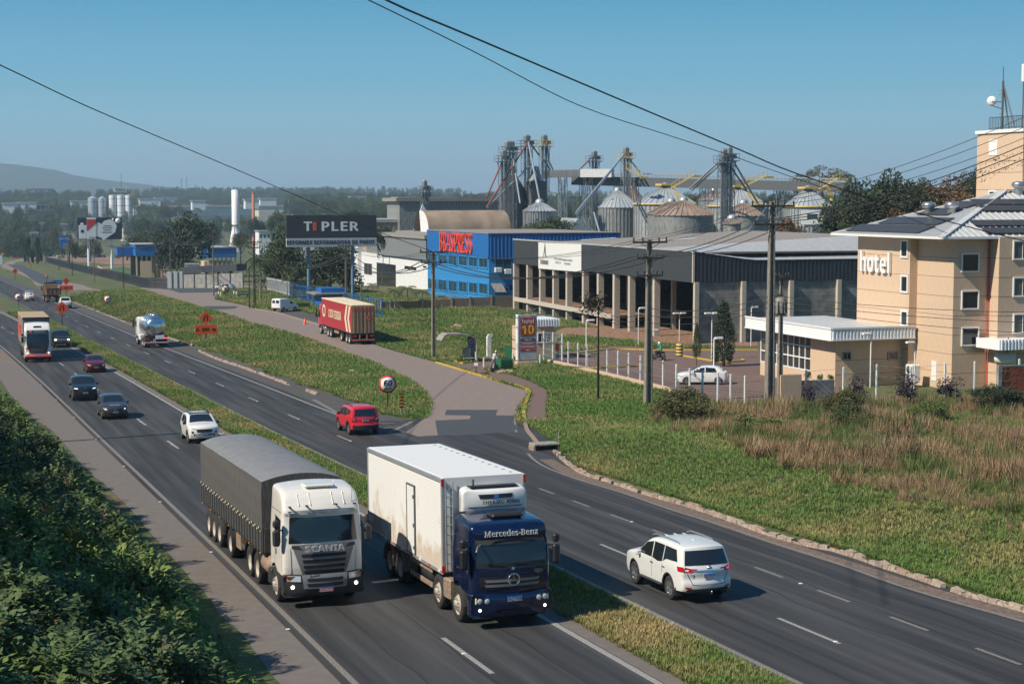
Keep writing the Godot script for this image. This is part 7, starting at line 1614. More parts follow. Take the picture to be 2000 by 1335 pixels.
	var bs = thing("bus_stop_sign","blue bus stop sign on a thin post behind the shelter","sign",G(919,706)); var bz = -bs.position.z; var b0 = onz(913,658,bz) - bs.position; var b1 = onz(926,679,bz) - bs.position; cb(bs,"post","steel",Vector3(0,b1.y*.5,0),Vector3(.08,b1.y + .4,.08),.01); cb(bs,"board","blue_sign",(b0 + b1)*.5,Vector3(b1.x - b0.x,b0.y - b1.y,.04),.02); cb(bs,"pictogram","white",(b0 + b1)*.5 + Vector3(0,.12,.025),Vector3((b1.x - b0.x)*.62,(b0.y - b1.y)*.36,.012),.003); cb(bs,"bus_shape","black",(b0 + b1)*.5 + Vector3(0,.1,.034),Vector3((b1.x - b0.x)*.4,(b0.y - b1.y)*.12,.01),.003); text(bs,"stop_text","ÔNIBUS",.19,.01,"white",(b0 + b1)*.5 + Vector3(0,-.3,.03),Basis.IDENTITY,"Droid Sans",true)
	var sl = thing("bus_shelter","curved concrete bus shelter with cantilever roof beside the bus stop sign","shelter",G(907,707)); var prof_ = [[1.0,0.0],[1.0,1.8],[.85,2.3],[.4,2.55],[-.6,2.7],[-1.9,2.75],[-2.2,2.6],[-2.5,2.15]]; var m1 := MB.new(); m1.smooth(-1)
	for i in prof_.size() - 1:
		var a = Vector3(prof_[i][0],prof_[i][1],0); var b = Vector3(prof_[i + 1][0],prof_[i + 1][1],0); m1.box((a + b)*.5,Vector3((b - a).length() + .05,.12,1.7),Basis(Vector3.BACK,atan2(b.y - a.y,b.x - a.x)))
	put("shell",m1,"concrete",sl); cb(sl,"bench","concrete",Vector3(.2,.42,0),Vector3(1.0,.1,1.6),.02); cb(sl,"bench_leg","concrete",Vector3(.1,.2,0),Vector3(.15,.4,1.2),.02); cb(sl,"foot","white",Vector3(.9,.5,.7),Vector3(.12,1.0,.12),.02); cb(sl,"litter_box","concrete",Vector3(.1,1.0,.2),Vector3(.6,.8,.3),.05)
	var pk := MB.new(); var pp = G(952,701); pk.prism(V2([0,0,.38,0,.38,2.0,.55,2.25,.5,2.4,.15,2.4,0,2.1]),pp,Vector3.RIGHT,Vector3.UP,Vector3(0,0,-.35)); one("gate_terminal",pk,"white","white angled ticket terminal on the grass by the hotel gate","terminal")
	for a in [[945,718],[1002,709],[1055,712]]: var o = G(a[0],a[1]); var m := MB.new(); m.cbox(o + Vector3(0,.45,0),Vector3(.14,1.0,.14),.02); one("white_stub_post",m,"white","short white post on the footpath near the green bin","post","short white posts at the hotel entrance")
	var hs = thing("hotel_pylon_sign","tall grey hotel pylon sign with red panel and yellow ten","sign",(G(1008,717) + G(1045,712))*.5); var hz = -hs.position.z; var h0 = onz(1009,615,hz) - hs.position; var h1 = onz(1047,708,hz) - hs.position; var hw = (h1.x - h0.x); var hc = Vector3((h0.x + h1.x)*.5,0,0); var hh = h0.y
	cb(hs,"base","hotel_wall",hc + Vector3(0,.1,0),Vector3(hw + .15,.7,.75),.03); cb(hs,"cabinet","p_silver_matt",hc + Vector3(0,hh*.5 + .3,0),Vector3(hw,hh - .55,.5),.04); cb(hs,"side_strip","white",hc + Vector3(-hw*.5 + .06,hh*.5 + .3,.02),Vector3(.16,hh - .5,.52),.03)
	var pc = hc + Vector3(.06,hh*.765,.262); poly_plate(hs,"red_panel","hotel_red",[-.72,-.85,.40,-.85,.62,-.75,.72,-.5,.72,.88,-.72,.88],pc,.02); text(hs,"hotel_word","hotel",.52,.02,"white",pc + Vector3(0,.52,.03),Basis.IDENTITY,"Droid Sans"); text(hs,"ten_word","10",1.15,.02,"sign_yellow",pc + Vector3(0,-.25,.03),Basis.IDENTITY,"Droid Sans",true)
	for k in 4: var y = hh*.515 - k*.31; cb(hs,"info_strip","blue_dark" if k == 0 else "hotel_red",hc + Vector3(.06,y,.262),Vector3(1.45,.24,.02),.005); text(hs,"info_text",["CORTESIA","CAFÉ DA MANHÃ","ESTACIONAMENTO","WI-FI"][k],.15,.006,"white",hc + Vector3(.06,y,.276),Basis.IDENTITY,"Droid Sans",true)
	tb(hs,"lamp_arm","dark_steel",hc + Vector3(.2,hh,0),hc + Vector3(.55,hh + .45,.6),.03,6); cb(hs,"floodlight","dark_steel",hc + Vector3(.6,hh + .5,.7),Vector3(.3,.2,.25),.04)
	var gk = thing("hotel_gatehouse","small beige hotel gatehouse with white ribbed canopy behind the pylon sign","building"); var gs = 147.0; var k0 = onz(1040,640,gs); var k1 = onz(1083,700,gs); var gy = gh(k0.x,-gs); wbox(gk,"wall","hotel_wall",Vector3(k0.x - 1,gy - .3,-gs - 3),Vector3(k1.x,onz(1060,638,gs).y,-gs)); win(gk,onz(1049,649,gs),onz(1077,669,gs),2,"white","glass",.12,2,.06); var c0 = onz(1042,638,gs - .8); var c1 = onz(1094,622,gs - .8); corr(gk,"canopy","canopy",c0,Vector3(c1.x - c0.x,0,0),Vector3(0,c1.y - c0.y,0),Vector3(0,0,1),.3,.07); wbox(gk,"canopy_top","canopy",Vector3(c0.x,c1.y - .12,c0.z - 4.5),Vector3(c1.x,c1.y,c0.z - .02))
	var bn = thing("green_waste_bin","large green ribbed waste bin with open lid","bin",G(985,725)); bn.rotation.y = .12; cb(bn,"tub","bin_green",Vector3(0,.62,0),Vector3(1.25,1.05,.95),.05)
	for k in 7: cb(bn,"rib","bin_green",Vector3(-.5 + k*.17,.6,.49),Vector3(.06,.9,.05),.015)
	cb(bn,"lid","bin_green",Vector3(.55,1.7,-.35),Vector3(.6,1.1,.05),.02,Basis(Vector3.UP,-.5)*Basis(Vector3.RIGHT,-.15)); cb(bn,"inside","black",Vector3(0,1.1,0),Vector3(1.1,.1,.8),.01)
	for g in [-1,1]: lathe_part(bn,"castor","rubber",[Vector2(.0001,0),Vector2(.09,0),Vector2(.09,.06),Vector2(.0001,.06)],Vector3(g*.5,.09,.4),Vector3.RIGHT,10)
	var bg := MB.new(); var bp = G(966,727); bg.lathe([Vector2(.12,0),Vector2(.34,.08),Vector2(.40,.35),Vector2(.30,.62),Vector2(.10,.75),Vector2(.14,.9),Vector2(.0001,.92)],bp,Vector3.UP,9); one("rubbish_bag",bg,"bag_black","full black rubbish bag at the man's feet","bag")
	for k in 7: var cp = G(976 + k*3.6,729 - (k % 3)*2.0); var cm := MB.new(); cm.cbox(cp + Vector3(0,.12 + .05*(k % 2),0),Vector3(.45,.22,.35),.02,Basis(Vector3.UP,k*1.3)*Basis(Vector3.RIGHT,.3*(k % 3 - 1))); one("cardboard_piece",cm,"door_tan" if k % 2 else "cream","crumpled cardboard piece at the foot of the green bin","cardboard","cardboard scraps by the bin")
	var ba = thing("striped_pillar","short black and yellow striped protective pillar on the forecourt","pillar",G(1327,696)); for k in 8: lathe_part(ba,"band","yellow_paint" if k % 2 else "black",[Vector2(.34,k*.155),Vector2(.34,k*.155 + .155),Vector2(.0001,k*.155 + .155)],Vector3.ZERO,Vector3.UP,18)
	var tc = thing("traffic_cone","orange traffic cone beside the red lorry's cab","cone",G(595,634)); lathe_part(tc,"cone","orange_sign",[Vector2(.22,.03),Vector2(.04,.8),Vector2(.0001,.82)],Vector3.ZERO,Vector3.UP,12); cb(tc,"foot","orange_sign",Vector3(0,.02,0),Vector3(.5,.05,.5),.01)
	for a in [[895,640,.9],[880,648,.5],[686,728,.5],[830,692,.3]]: var s = MB.new(); var o = G(a[0],a[1]); s.cbox(o + Vector3(0,a[2]*.2,0),Vector3(a[2]*1.2,a[2]*.5,a[2]),a[2]*.15,Basis(Vector3.UP,a[0])*Basis(Vector3.BACK,.3)); one("concrete_rubble",s,"stone","lump of broken concrete lying on the grass","rubble","rubble on the grass")
	for a in [[1440,924],[1453,928],[1630,972],[1840,1044]]: var s = MB.new(); var o = G(a[0],a[1]); s.cbox(o + Vector3(0,.12,0),Vector3(.15,.04,.1),.01,Basis(Vector3.UP,a[0])*Basis(Vector3.BACK,.4)); one("litter",s,"line_worn","scrap of pale litter lying in the grass verge","litter","litter on the verge")
	fence([[1062,706],[1080,709],[1098,713]],2.9,true,"white mesh hotel gate panel with an orange notice beside the pylon sign")
	fence([[1110,713],[1129,717],[1147,721],[1186,731],[1207,736],[1228,741],[1251,747],[1272,752],[1295,759],[1321,768]],2.2,false,"white post and wire fence on a low beige wall along the hotel lawn")
	fence([[1321,772],[1347,778],[1372,783],[1402,788],[1427,792],[1455,796]],2.2,false,"white post and wire fence behind the dark shrub")
	fence([[1574,797],[1647,790],[1712,783],[1778,789],[1845,780],[1903,776],[1990,770]],2.6,false,"white post and wire fence in front of the hotel wall")
	var lw := MB.new(); var wp = []
	for a in [[1072,710],[1110,718],[1200,740],[1300,765],[1322,775]]: wp.append(G(a[0],a[1]))
	for i in wp.size() - 1: lw.bar(wp[i] + Vector3(0,.15,0),wp[i + 1] + Vector3(0,.15,0),.25,.5)
	one("low_wall",lw,"hotel_wall","low beige wall under the white fence beside the lawn","wall")
	var pw = thing("gate_pier","plain beige boundary pier beside the tall concrete pole","wall"); var p0 = G(1540,795); wbox(pw,"pier","hotel_wall",p0 + Vector3(-.6,-.3,-.4),p0 + Vector3(1.0,onz(1540,732,-p0.z).y - p0.y,0)); wbox(pw,"side_wall","conc_wall",p0 + Vector3(1.0,-.3,-.3),p0 + Vector3(3.6,onz(1540,745,-p0.z).y - p0.y,-.05))
	bar_fence([[195,540],[230,548],[262,556],[290,563],[327,564]],2.3,"dark_steel","dark steel bar fence bordering the tan yard",.45)
	bar_fence([[90,512],[120,521],[150,529],[195,540]],2.3,"dark_steel","long dark steel bar fence along the far verge",.6)
	bar_fence([[520,568],[545,574],[566,580]],2.6,"white","white bar fence behind the palm by the entrance",.9)
	bar_fence([[566,582],[590,588],[612,594],[632,600]],2.6,"blue_wall","blue bar fence between the gatehouse and the hedge",1.1)
	bar_fence([[672,604],[700,612],[735,620],[752,624]],2.6,"blue_wall","blue bar fence behind the red trailer",1.1)
	for a in [[1247,676,602,0],[1327,668,612,1],[1390,702,612,1],[1394,750,661,0],[1467,676,600,0],[1786,765,669,0],[1700,757,652,0],[1272,690,645,0],[1145,722,626,0]]:
		var b = G(a[0],a[1]); var h = onz(a[0],a[2],-b.z).y - b.y; var t = thing("lamp_post","slim white lamp post with %s, %s" % [["a single white box head","twin white box heads"][a[3]],{1247: "by the warehouse yard",1327: "above the striped pillar",1390: "on the cypress island",1394: "behind the parked white car",1467: "beside the annex canopy",1786: "beside the air conditioning unit",1700: "in front of the annex wall",1272: "hidden by the concrete pole",1145: "on the lawn by the fence"}[a[0]]],"lamp post",b,0,"white lamp posts on the hotel forecourt"); tb(t,"mast","white",Vector3.ZERO,Vector3(0,h,0),.055,8)
		for g in ([-1,1] if a[3] else [1 if a[0] != 1700 and a[0] != 1786 else -1]): cb(t,"lamp_head","white",Vector3(g*.42,h + .02,0),Vector3(.7,.18,.3),.04)
	var tb_ = thing("tyre_billboard","large dark billboard with white tyre firm lettering on two blue poles","billboard"); var z = 254.0; var q0 = onz(558,420,z); var q1 = onz(735,481,z); var qm = onz(646,464.5,z); var W = q1.x - q0.x
	cb(tb_,"board","board_dark",Vector3((q0.x + q1.x)*.5,(q0.y + qm.y)*.5,-z),Vector3(W,q0.y - qm.y,.35),.03); cb(tb_,"lower_board","board_gray",Vector3((q0.x + q1.x)*.5,(qm.y + q1.y)*.5,-z),Vector3(W,qm.y - q1.y,.36),.03)
	var L = func(px,py): return onz(px,py,z - .19)
	text(tb_,"board_name","T",2.05,.04,"plate",L.call(601,442),Basis.IDENTITY,"Droid Sans",true,1.25); text(tb_,"board_name","PLER",2.05,.04,"plate",L.call(663,442),Basis.IDENTITY,"Droid Sans",true,1.32)
	for k in 2: cb(tb_,"orange_bar","orange_sign",L.call(612.5 + k*3.8,442),Vector3(.22,1.35,.05),.01)
	text(tb_,"board_text","REFORMEX REFORMADORA DE PNEUS",.86,.03,"black",L.call(646,473),Basis.IDENTITY,"Droid Sans",true,.93)
	for p in [[602,590],[688,600]]: var f = onz(p[0],481,z + .6); tb(tb_,"pole","pole_blue",Vector3(f.x,gh(f.x,f.z) - .3,f.z),f + Vector3(0,1.5,0),.28,14)
	for k in 5: tb(tb_,"spotlight_arm","dark_steel",L.call(575 + k*36,482),L.call(575 + k*36,484) + Vector3(0,-.1,1.2),.04,5)
	var mb_ = thing("carton_billboard","dark blue billboard showing two drink cartons and a white heart splash","billboard"); z = 560.0; var s0 = onz(150,425,z); var s1 = onz(238,467,z); cb(mb_,"board","board_navy",(s0 + s1)*.5,Vector3(s1.x - s0.x,s0.y - s1.y,.5),.04); var L2 = func(px,py): return onz(px,py,z - .3)
	var ua = 560.0/F*1.03; poly_plate(mb_,"heart","plate",[-19*ua,8*ua,-15*ua,13*ua,-8*ua,9*ua,-4*ua,15*ua,6*ua,18*ua,14*ua,15*ua,19*ua,6*ua,16*ua,-6*ua,4*ua,-14*ua,-6*ua,-21*ua,-9*ua,-16*ua,-19*ua,-13*ua],L2.call(207,447),.05); disc(mb_,"badge","plate",L2.call(230,431),5*ua,.05); disc(mb_,"badge","plate",L2.call(220,428),2*ua,.05)
	cb(mb_,"carton","canopy",L2.call(161,453),Vector3(14*ua,25*ua,.2),.05); cb(mb_,"carton_cap","plate",L2.call(160,437.5),Vector3(6*ua,4*ua,.25),.1); disc(mb_,"carton_mark","black",L2.call(160,451) + Vector3(0,0,.1),3*ua,.05); cb(mb_,"carton","canopy",L2.call(178,446),Vector3(16*ua,39*ua,.3),.05); poly_plate(mb_,"carton_label","red",[-8*ua,-5*ua,8*ua,9*ua,8*ua,17*ua,-8*ua,17*ua],L2.call(178,446) + Vector3(0,0,.16),.03)
	for k in 4: cb(mb_,"text_line","board_navy",L2.call(209,441 + k*4.2) + Vector3(0,0,.06),Vector3((14 + (k % 2)*4)*ua,1.4*ua,.03),.01)
	for p in [172,217]: var f = onz(p,467,z + .8); tb(mb_,"pole","canopy",Vector3(f.x,gh(f.x,f.z) - .5,f.z),f + Vector3(0,2,0),px2m(2.6,z),14)
	var bb = thing("blue_banner_board","tall blue roadside banner board with pale lettering","billboard"); z = 600.0; var v0 = onz(115,459,z); var v1 = onz(133,485,z); cb(bb,"board","blue_sign",(v0 + v1)*.5,Vector3(v1.x - v0.x,v0.y - v1.y,.3),.03); cb(bb,"picture","curtain_gray",onz(128,481,z - .2),Vector3(1.8,2.0,.1),.6); text(bb,"banner_text","Tetra Pak",.9,.03,"white",onz(124,466,z - .2))
	for p in [117,131]: var f = onz(p,485,z); tb(bb,"post","dark_steel",Vector3(f.x,gh(f.x,f.z),f.z),f,.12,6)
	var cg = thing("yard_sign","white and green yard sign on a green post","sign"); z = 372.0; var e0 = onz(360,514,z); var e1 = onz(388.5,527,z); cb(cg,"board","white",(e0 + e1)*.5,Vector3(e1.x - e0.x,e0.y - e1.y,.15),.03); text(cg,"sign_name","CONDOTEL",.62,.02,"green_sign",onz(374,517.5,z - .1),Basis.IDENTITY,"Droid Sans",true); text(cg,"sign_number","42 3229-4171",.36,.02,"green_sign",onz(374,523,z - .1)); cb(cg,"green_band","green_sign",Vector3((e0.x + e1.x)*.5,e1.y + .12,-z + .08),Vector3(e1.x - e0.x - .1,.2,.02),.005); tb(cg,"post","green_sign",Vector3(onz(374,560,z).x,gh(50,-z),-z),Vector3(onz(374,560,z).x,e1.y,-z),.12,8)
	poles_and_wires()
func fence(px: Array,h: float,mesh_: bool,label):
	var t = thing("fence",label,"fence"); var p = []
	for a in px: p.append(G(a[0],a[1]))
	for q in p: cb(t,"fence_post","white",q + Vector3(0,h*.5,0),Vector3(.12,h,.12),.01); cb(t,"post_clip","white",q + Vector3(.08,h*.78,.02),Vector3(.08,.12,.06),.01)
	for i in p.size() - 1:
		var n = 4 if not mesh_ else 9
		for k in n: tb(t,"fence_wire","galv",p[i] + Vector3(0,h*(.12 + .84*k/(n - 1.0)),0),p[i + 1] + Vector3(0,h*(.12 + .84*k/(n - 1.0)),0),.008 if not mesh_ else .012,4)
		if mesh_:
			for k in 12: tb(t,"mesh_wire","galv",p[i].lerp(p[i + 1],k/12.0) + Vector3(0,.2,0),p[i].lerp(p[i + 1],k/12.0) + Vector3(0,h,0),.014,4)
	if mesh_: cb(t,"orange_notice","orange_sign",p[1].lerp(p[2],.5) + Vector3(0,h*.55,.05),Vector3(.5,.7,.02),.005)
func bar_fence(px: Array,h: float,mat,label,gap):
	var t = thing("bar_fence",label,"fence"); var p = []
	for a in px: p.append(G(a[0],a[1]))
	for i in p.size() - 1:
		var n = int((p[i + 1] - p[i]).length()/gap); n = min(n,60)
		for k in n: var q = p[i].lerp(p[i + 1],k/float(n)); q.y = gh(q.x,q.z); cb(t,"bar",mat,q + Vector3(0,h*.5,0),Vector3(.07 if gap < .5 else .10,h,.05),0)
		for y in [.15,.9]: var m := MB.new(); m.bar(p[i] + Vector3(0,h*y,0),p[i + 1] + Vector3(0,h*y,0),.06,.08); put("rail",m,mat,t)
func poles_and_wires():
	var A = pole(847,699,490,"concrete power pole with timber arms beside the bus shelter",[[.1,1.4],[1.1,1.3]],.42)
	var B = pole(1266,790,467,"stout concrete power pole at the end of the hotel lawn",[[.2,1.3],[1.3,1.0],[2.5,1.0]],.54)
	var C_ = pole(1503,803,393,"tallest concrete power pole in the weeds before the annex",[[.3,1.6],[1.5,1.4]],.58)
	var E_ = pole(1523,795,538,"shorter concrete pole just behind the tallest one",[[.15,.5]],.34)
	var W_ = pole(1168,782,598,"thin brown wooden pole with a tangle of vine on the lawn",[],.16,"dark_wood")
	var tr = thing("pole_transformer","grey finned transformer hung between the two tall poles","transformer",ptop(C_,.6,6.9)); lathe_part(tr,"tank","concrete",[Vector2(.0001,-.6),Vector2(.38,-.6),Vector2(.38,.5),Vector2(.2,.6),Vector2(.0001,.6)],Vector3.ZERO,Vector3.UP,14)
	for k in 10: cb(tr,"fin","concrete",Vector3(cos(k*.62)*.45,-.05,sin(k*.62)*.45),Vector3(.04,.8,.12),.0,Basis(Vector3.UP,-k*.62))
	for k in 3: lathe_part(tr,"bushing","trim",[Vector2(.05,0),Vector2(.08,.08),Vector2(.04,.2),Vector2(.0001,.3)],Vector3(-.18 + k*.18,.6,0),Vector3.UP,8)
	var Ps = []
	for a in [[676,600,477,"pale concrete pole behind the red trailer",.32],[706,634,545,"slender grey pole beside the block wall",.2],[497,600,470,"dark pole pair by the entrance verge",.36],[417,578,454,"concrete pole with transformer beside the silver hatchback",.34],[333,562,460,"concrete pole at the corner of the grey wall",.32],[303,562,476,"dark steel pole before the orange wall",.3],[241,563,476,"dark steel pole at the end of the bar fence",.3],[184,550,462,"tall concrete pole before the carton billboard",.34],[141,538,480,"dark steel pole on the far verge nearest the carton billboard",.3],[115,527,462,"dark steel pole beside the blue banner board",.3],[88,517,459,"dark steel pole by the far fence corner",.32],[62,508,455,"pale concrete pole behind the conifers",.34],[487,602,520,"timber strut pole beside the dark pole pair",.2]]:
		var t = pole(a[0],a[1],a[2],a[3],[[.2,1.1],[1.0,.9]] if a[0] in [676,497,417,333,184,62] else [],a[4],"concrete_pole" if not ("dark" in a[3] or "timber" in a[3]) else "dark_wood"); Ps.append(t)
	var far_right = D(2160,150,92); var n = 0
	for k in 3:
		var o = [-1.3,-.4,1.2][k]
		cable(ptop(A,o,.0),ptop(B,o,.1),1.0,.018,"upper conductor between the bus shelter pole and the lawn pole","upper conductors on the pole row"); cable(ptop(B,o,.1),ptop(C_,o,.2),.3,.018,"upper conductor between the lawn pole and the tallest pole","upper conductors on the pole row"); cable(ptop(C_,o,.1 + k*.02),D(2120,172 + k*22,88),.8,.018,"upper conductor rising from the tallest pole past the hotel tower","upper conductors on the pole row"); cable(ptop(C_,o,1.3),D(2110,233 + k*14,88),.9,.03,"moss hung lower conductor rising past the hotel tower","lower conductors on the pole row"); cable(ptop(B,o,1.2),ptop(A,o,1.0),1.6,.04,"sagging lower bundle between the bus shelter pole and the lawn pole","lower conductors on the pole row"); cable(ptop(B,o,1.2),ptop(C_,o,1.4),.5,.03,"lower conductor between the lawn pole and the tallest pole","lower conductors on the pole row")
		cable(ptop(A,o,.1),ptop(Ps[0],o*.7,.2),1.0,.018,"conductor between the bus shelter pole and the trailer pole","conductors on the side road"); cable(ptop(A,o,1.0),ptop(Ps[0],o*.7,1.4),1.9,.05,"drooping bundle between the bus shelter pole and the trailer pole","conductors on the side road"); cable(ptop(Ps[0],o*.7,.2),ptop(Ps[2],o*.7,.2),1.0,.022,"conductor between the trailer pole and the entrance pole","conductors on the side road"); cable(ptop(Ps[0],o*.7,1.4),ptop(Ps[2],o*.7,1.6),2.2,.06,"drooping bundle between the trailer pole and the entrance pole","conductors on the side road"); cable(ptop(Ps[2],o*.7,.3),ptop(Ps[3],o*.7,.3),1.3,.04,"conductor between the entrance pole and the transformer pole","conductors on the side road"); cable(ptop(Ps[3],o*.7,.3),ptop(Ps[4],o*.7,.3),1.8,.06,"drooping bundle between the transformer pole and the grey wall pole","conductors on the side road"); cable(ptop(Ps[4],o*.7,.4),ptop(Ps[7],o*.7,.4),2.5,.05,"conductor from the grey wall pole toward the carton billboard","conductors on the side road")
		cable(ptop(B,.1,4.8 + k*.5),ptop(C_,-.1,6.2 + k*.35),.5,.022,"low telephone line between the lawn pole and the tallest pole","telephone lines"); cable(ptop(B,.1,4.8 + k*.5),ptop(W_,0,.2 + k*.15),.6,.02,"low telephone line from the lawn pole to the wooden pole","telephone lines"); cable(ptop(C_,.1,6.2 + k*.35),D(2100,610 + k*22,100),.3,.02,"low telephone line crossing the hotel facade","telephone lines"); cable(ptop(W_,0,.2 + k*.15),ptop(A,0,3.0 + k*.2),1.2,.02,"low telephone line from the wooden pole to the bus shelter pole","telephone lines")
	for k in 3:
		var a = ptop(C_,[-1.3,-.4,1.2][k],1.3); var b = D(2110,233 + k*14,88); var p = cat(a,b,.9,60); var m := MB.new()
		for i in range(14,58):
			for j in 5: var c = p[i].lerp(p[i + 1],rng.randf()) + Vector3(rng.randf_range(-.06,.06),-.05 - rng.randf()*(.22 if (i/3) % 3 else .05),rng.randf_range(-.06,.06)); var d = Vector3(rng.randf_range(-.12,.12),rng.randf_range(-.14,-.02),rng.randf_range(-.1,.1)); m.tri(c,c + d,c + d.rotated(Vector3.UP,1.2)*.8)
		meta(put("hanging_moss",m,"moss"),"dark moss clinging to the %s lower conductor" % ["left","middle","right"][k],"moss","","stuff")
	var vm := MB.new(); var vc = ptop(W_,0,.0)
	for i in 320: var c = vc + Vector3(rng.randfn(-.5,.4),rng.randfn(.2,.3),rng.randfn(0,.25)); var d = Vector3(rng.randf_range(-.3,.3),rng.randf_range(-.3,.3),rng.randf_range(-.2,.2)); vm.tri(c,c + d,c + d.rotated(Vector3.BACK,.5)*.7)
	one("vine_tangle",vm,"moss","dry brown vine tangle on top of the wooden pole","plant")
	var crossing = [[[-160,55,70],[0,127,78],[160,203,90],[300,263,104],[450,326,120],[600,391,138],[731,449,152],[850,493,162]],[[560,-110,38],[755,0,46],[930,75,54],[1225,200,68],[1440,290,78],[1560,340,84],[1780,412,92],[2000,470,98],[2200,515,104]],[[540,-85,40],[720,0,50],[930,103,62],[1130,205,74],[1300,262,84],[1420,301,92],[1560,350,100],[1760,420,112],[1850,455,118]]]
	for i in 3:
		var pts = []
		for q in crossing[i]: pts.append(D(q[0],q[1],q[2]))
		var m := MB.new(); m.tube(smoothpts(pts,3.0),[[.03,.032,.02][i]],6,false)
		one("sky_cable",m,"wire",["dark cable slanting across the sky to the bus shelter pole","thick dark cable slanting across the sky above the silos","thin cable below the thick one above the silos"][i],"cable")
	var lp = thing("bank_pole","power pole on the left bank whose shadow crosses the road","utility pole",gp(1.2,97.0)); tb(lp,"shaft","concrete_pole",Vector3.ZERO,Vector3(0,10.6,0),.2,10); cb(lp,"cross_arm","dark_wood",Vector3(0,10.2,0),Vector3(.1,.12,2.0),.01)
# ------------------------------------------------------------------ figures
func figure_mesh(bones: Array,cell: float,infl := 0.0,k := .05) -> MB:
	var lo = Vector3(1e9,1e9,1e9); var hi = -lo
	for b in bones:
		for i in 2: var r = Vector3.ONE*(b[2 + i] + infl + cell*2); lo = lo.min(b[i] - r); hi = hi.max(b[i] + r)
	var n = Vector3i(((hi - lo)/cell).ceil()) + Vector3i.ONE; var f := PackedFloat32Array(); f.resize(n.x*n.y*n.z)
	for x in n.x:
		for y in n.y:
			for z in n.z:
				var p = lo + Vector3(x,y,z)*cell; var d = 1e3
				for b in bones:
					var ab = b[1] - b[0]; var t = clampf((p - b[0]).dot(ab)/max(ab.length_squared(),1e-6),0,1); var e = p.distance_to(b[0] + ab*t) - lerpf(b[2],b[3],t) - infl
					var h = clampf(.5 + .5*(d - e)/k,0,1); d = lerpf(d,e,h) - k*h*(1 - h)
				f[(x*n.y + y)*n.z + z] = d
	var vid = {}; var mb := MB.new()
	var V = func(x,y,z):
		var key = Vector3i(x,y,z)
		if vid.has(key): return vid[key]
		var s = Vector3.ZERO; var c = 0
		for e in [[0,0,0,1,0,0],[0,1,0,1,1,0],[0,0,1,1,0,1],[0,1,1,1,1,1],[0,0,0,0,1,0],[1,0,0,1,1,0],[0,0,1,0,1,1],[1,0,1,1,1,1],[0,0,0,0,0,1],[1,0,0,1,0,1],[0,1,0,0,1,1],[1,1,0,1,1,1]]:
			var a = f[((x + e[0])*n.y + y + e[1])*n.z + z + e[2]]; var b = f[((x + e[3])*n.y + y + e[4])*n.z + z + e[5]]
			if (a < 0) != (b < 0): var t = a/(a - b); s += Vector3(x,y,z) + Vector3(e[0],e[1],e[2]).lerp(Vector3(e[3],e[4],e[5]),t); c += 1
		vid[key] = lo + s/max(1,c)*cell; return vid[key]
	for x in range(1,n.x - 1):
		for y in range(1,n.y - 1):
			for z in range(1,n.z - 1):
				var a = f[(x*n.y + y)*n.z + z] < 0
				if a != (f[((x + 1)*n.y + y)*n.z + z] < 0):
					var q = [V.call(x,y - 1,z - 1),V.call(x,y,z - 1),V.call(x,y,z),V.call(x,y - 1,z)]
					if a: mb.quad(q[0],q[3],q[2],q[1])
					else: mb.quad(q[0],q[1],q[2],q[3])
				if a != (f[(x*n.y + y + 1)*n.z + z] < 0):
					var q = [V.call(x - 1,y,z - 1),V.call(x,y,z - 1),V.call(x,y,z),V.call(x - 1,y,z)]
					if a: mb.quad(q[0],q[1],q[2],q[3])
					else: mb.quad(q[0],q[3],q[2],q[1])
				if a != (f[(x*n.y + y)*n.z + z + 1] < 0):
					var q = [V.call(x - 1,y - 1,z),V.call(x,y - 1,z),V.call(x,y,z),V.call(x - 1,y,z)]
					if a: mb.quad(q[0],q[3],q[2],q[1])
					else: mb.quad(q[0],q[1],q[2],q[3])
	return mb
func hand_bones(w: Vector3,d: Vector3,s: Vector3) -> Array: # palm,four fingers,thumb
	var o = [[w,w + d*.08,.03,.034]]
	for i in 4: var r = w + d*.08 + s*(.027 - i*.018); var l = [.07,.08,.075,.06][i]; o.append([r,r + d*l*.6 + Vector3(0,-.015,0),.0095,.009]); o.append([r + d*l*.6 + Vector3(0,-.015,0),r + d*l + Vector3(0,-.04,0),.009,.008])
	o.append([w + d*.025 + s*.025,w + d*.07 + s*.055 + Vector3(0,-.01,0),.012,.009]); return o
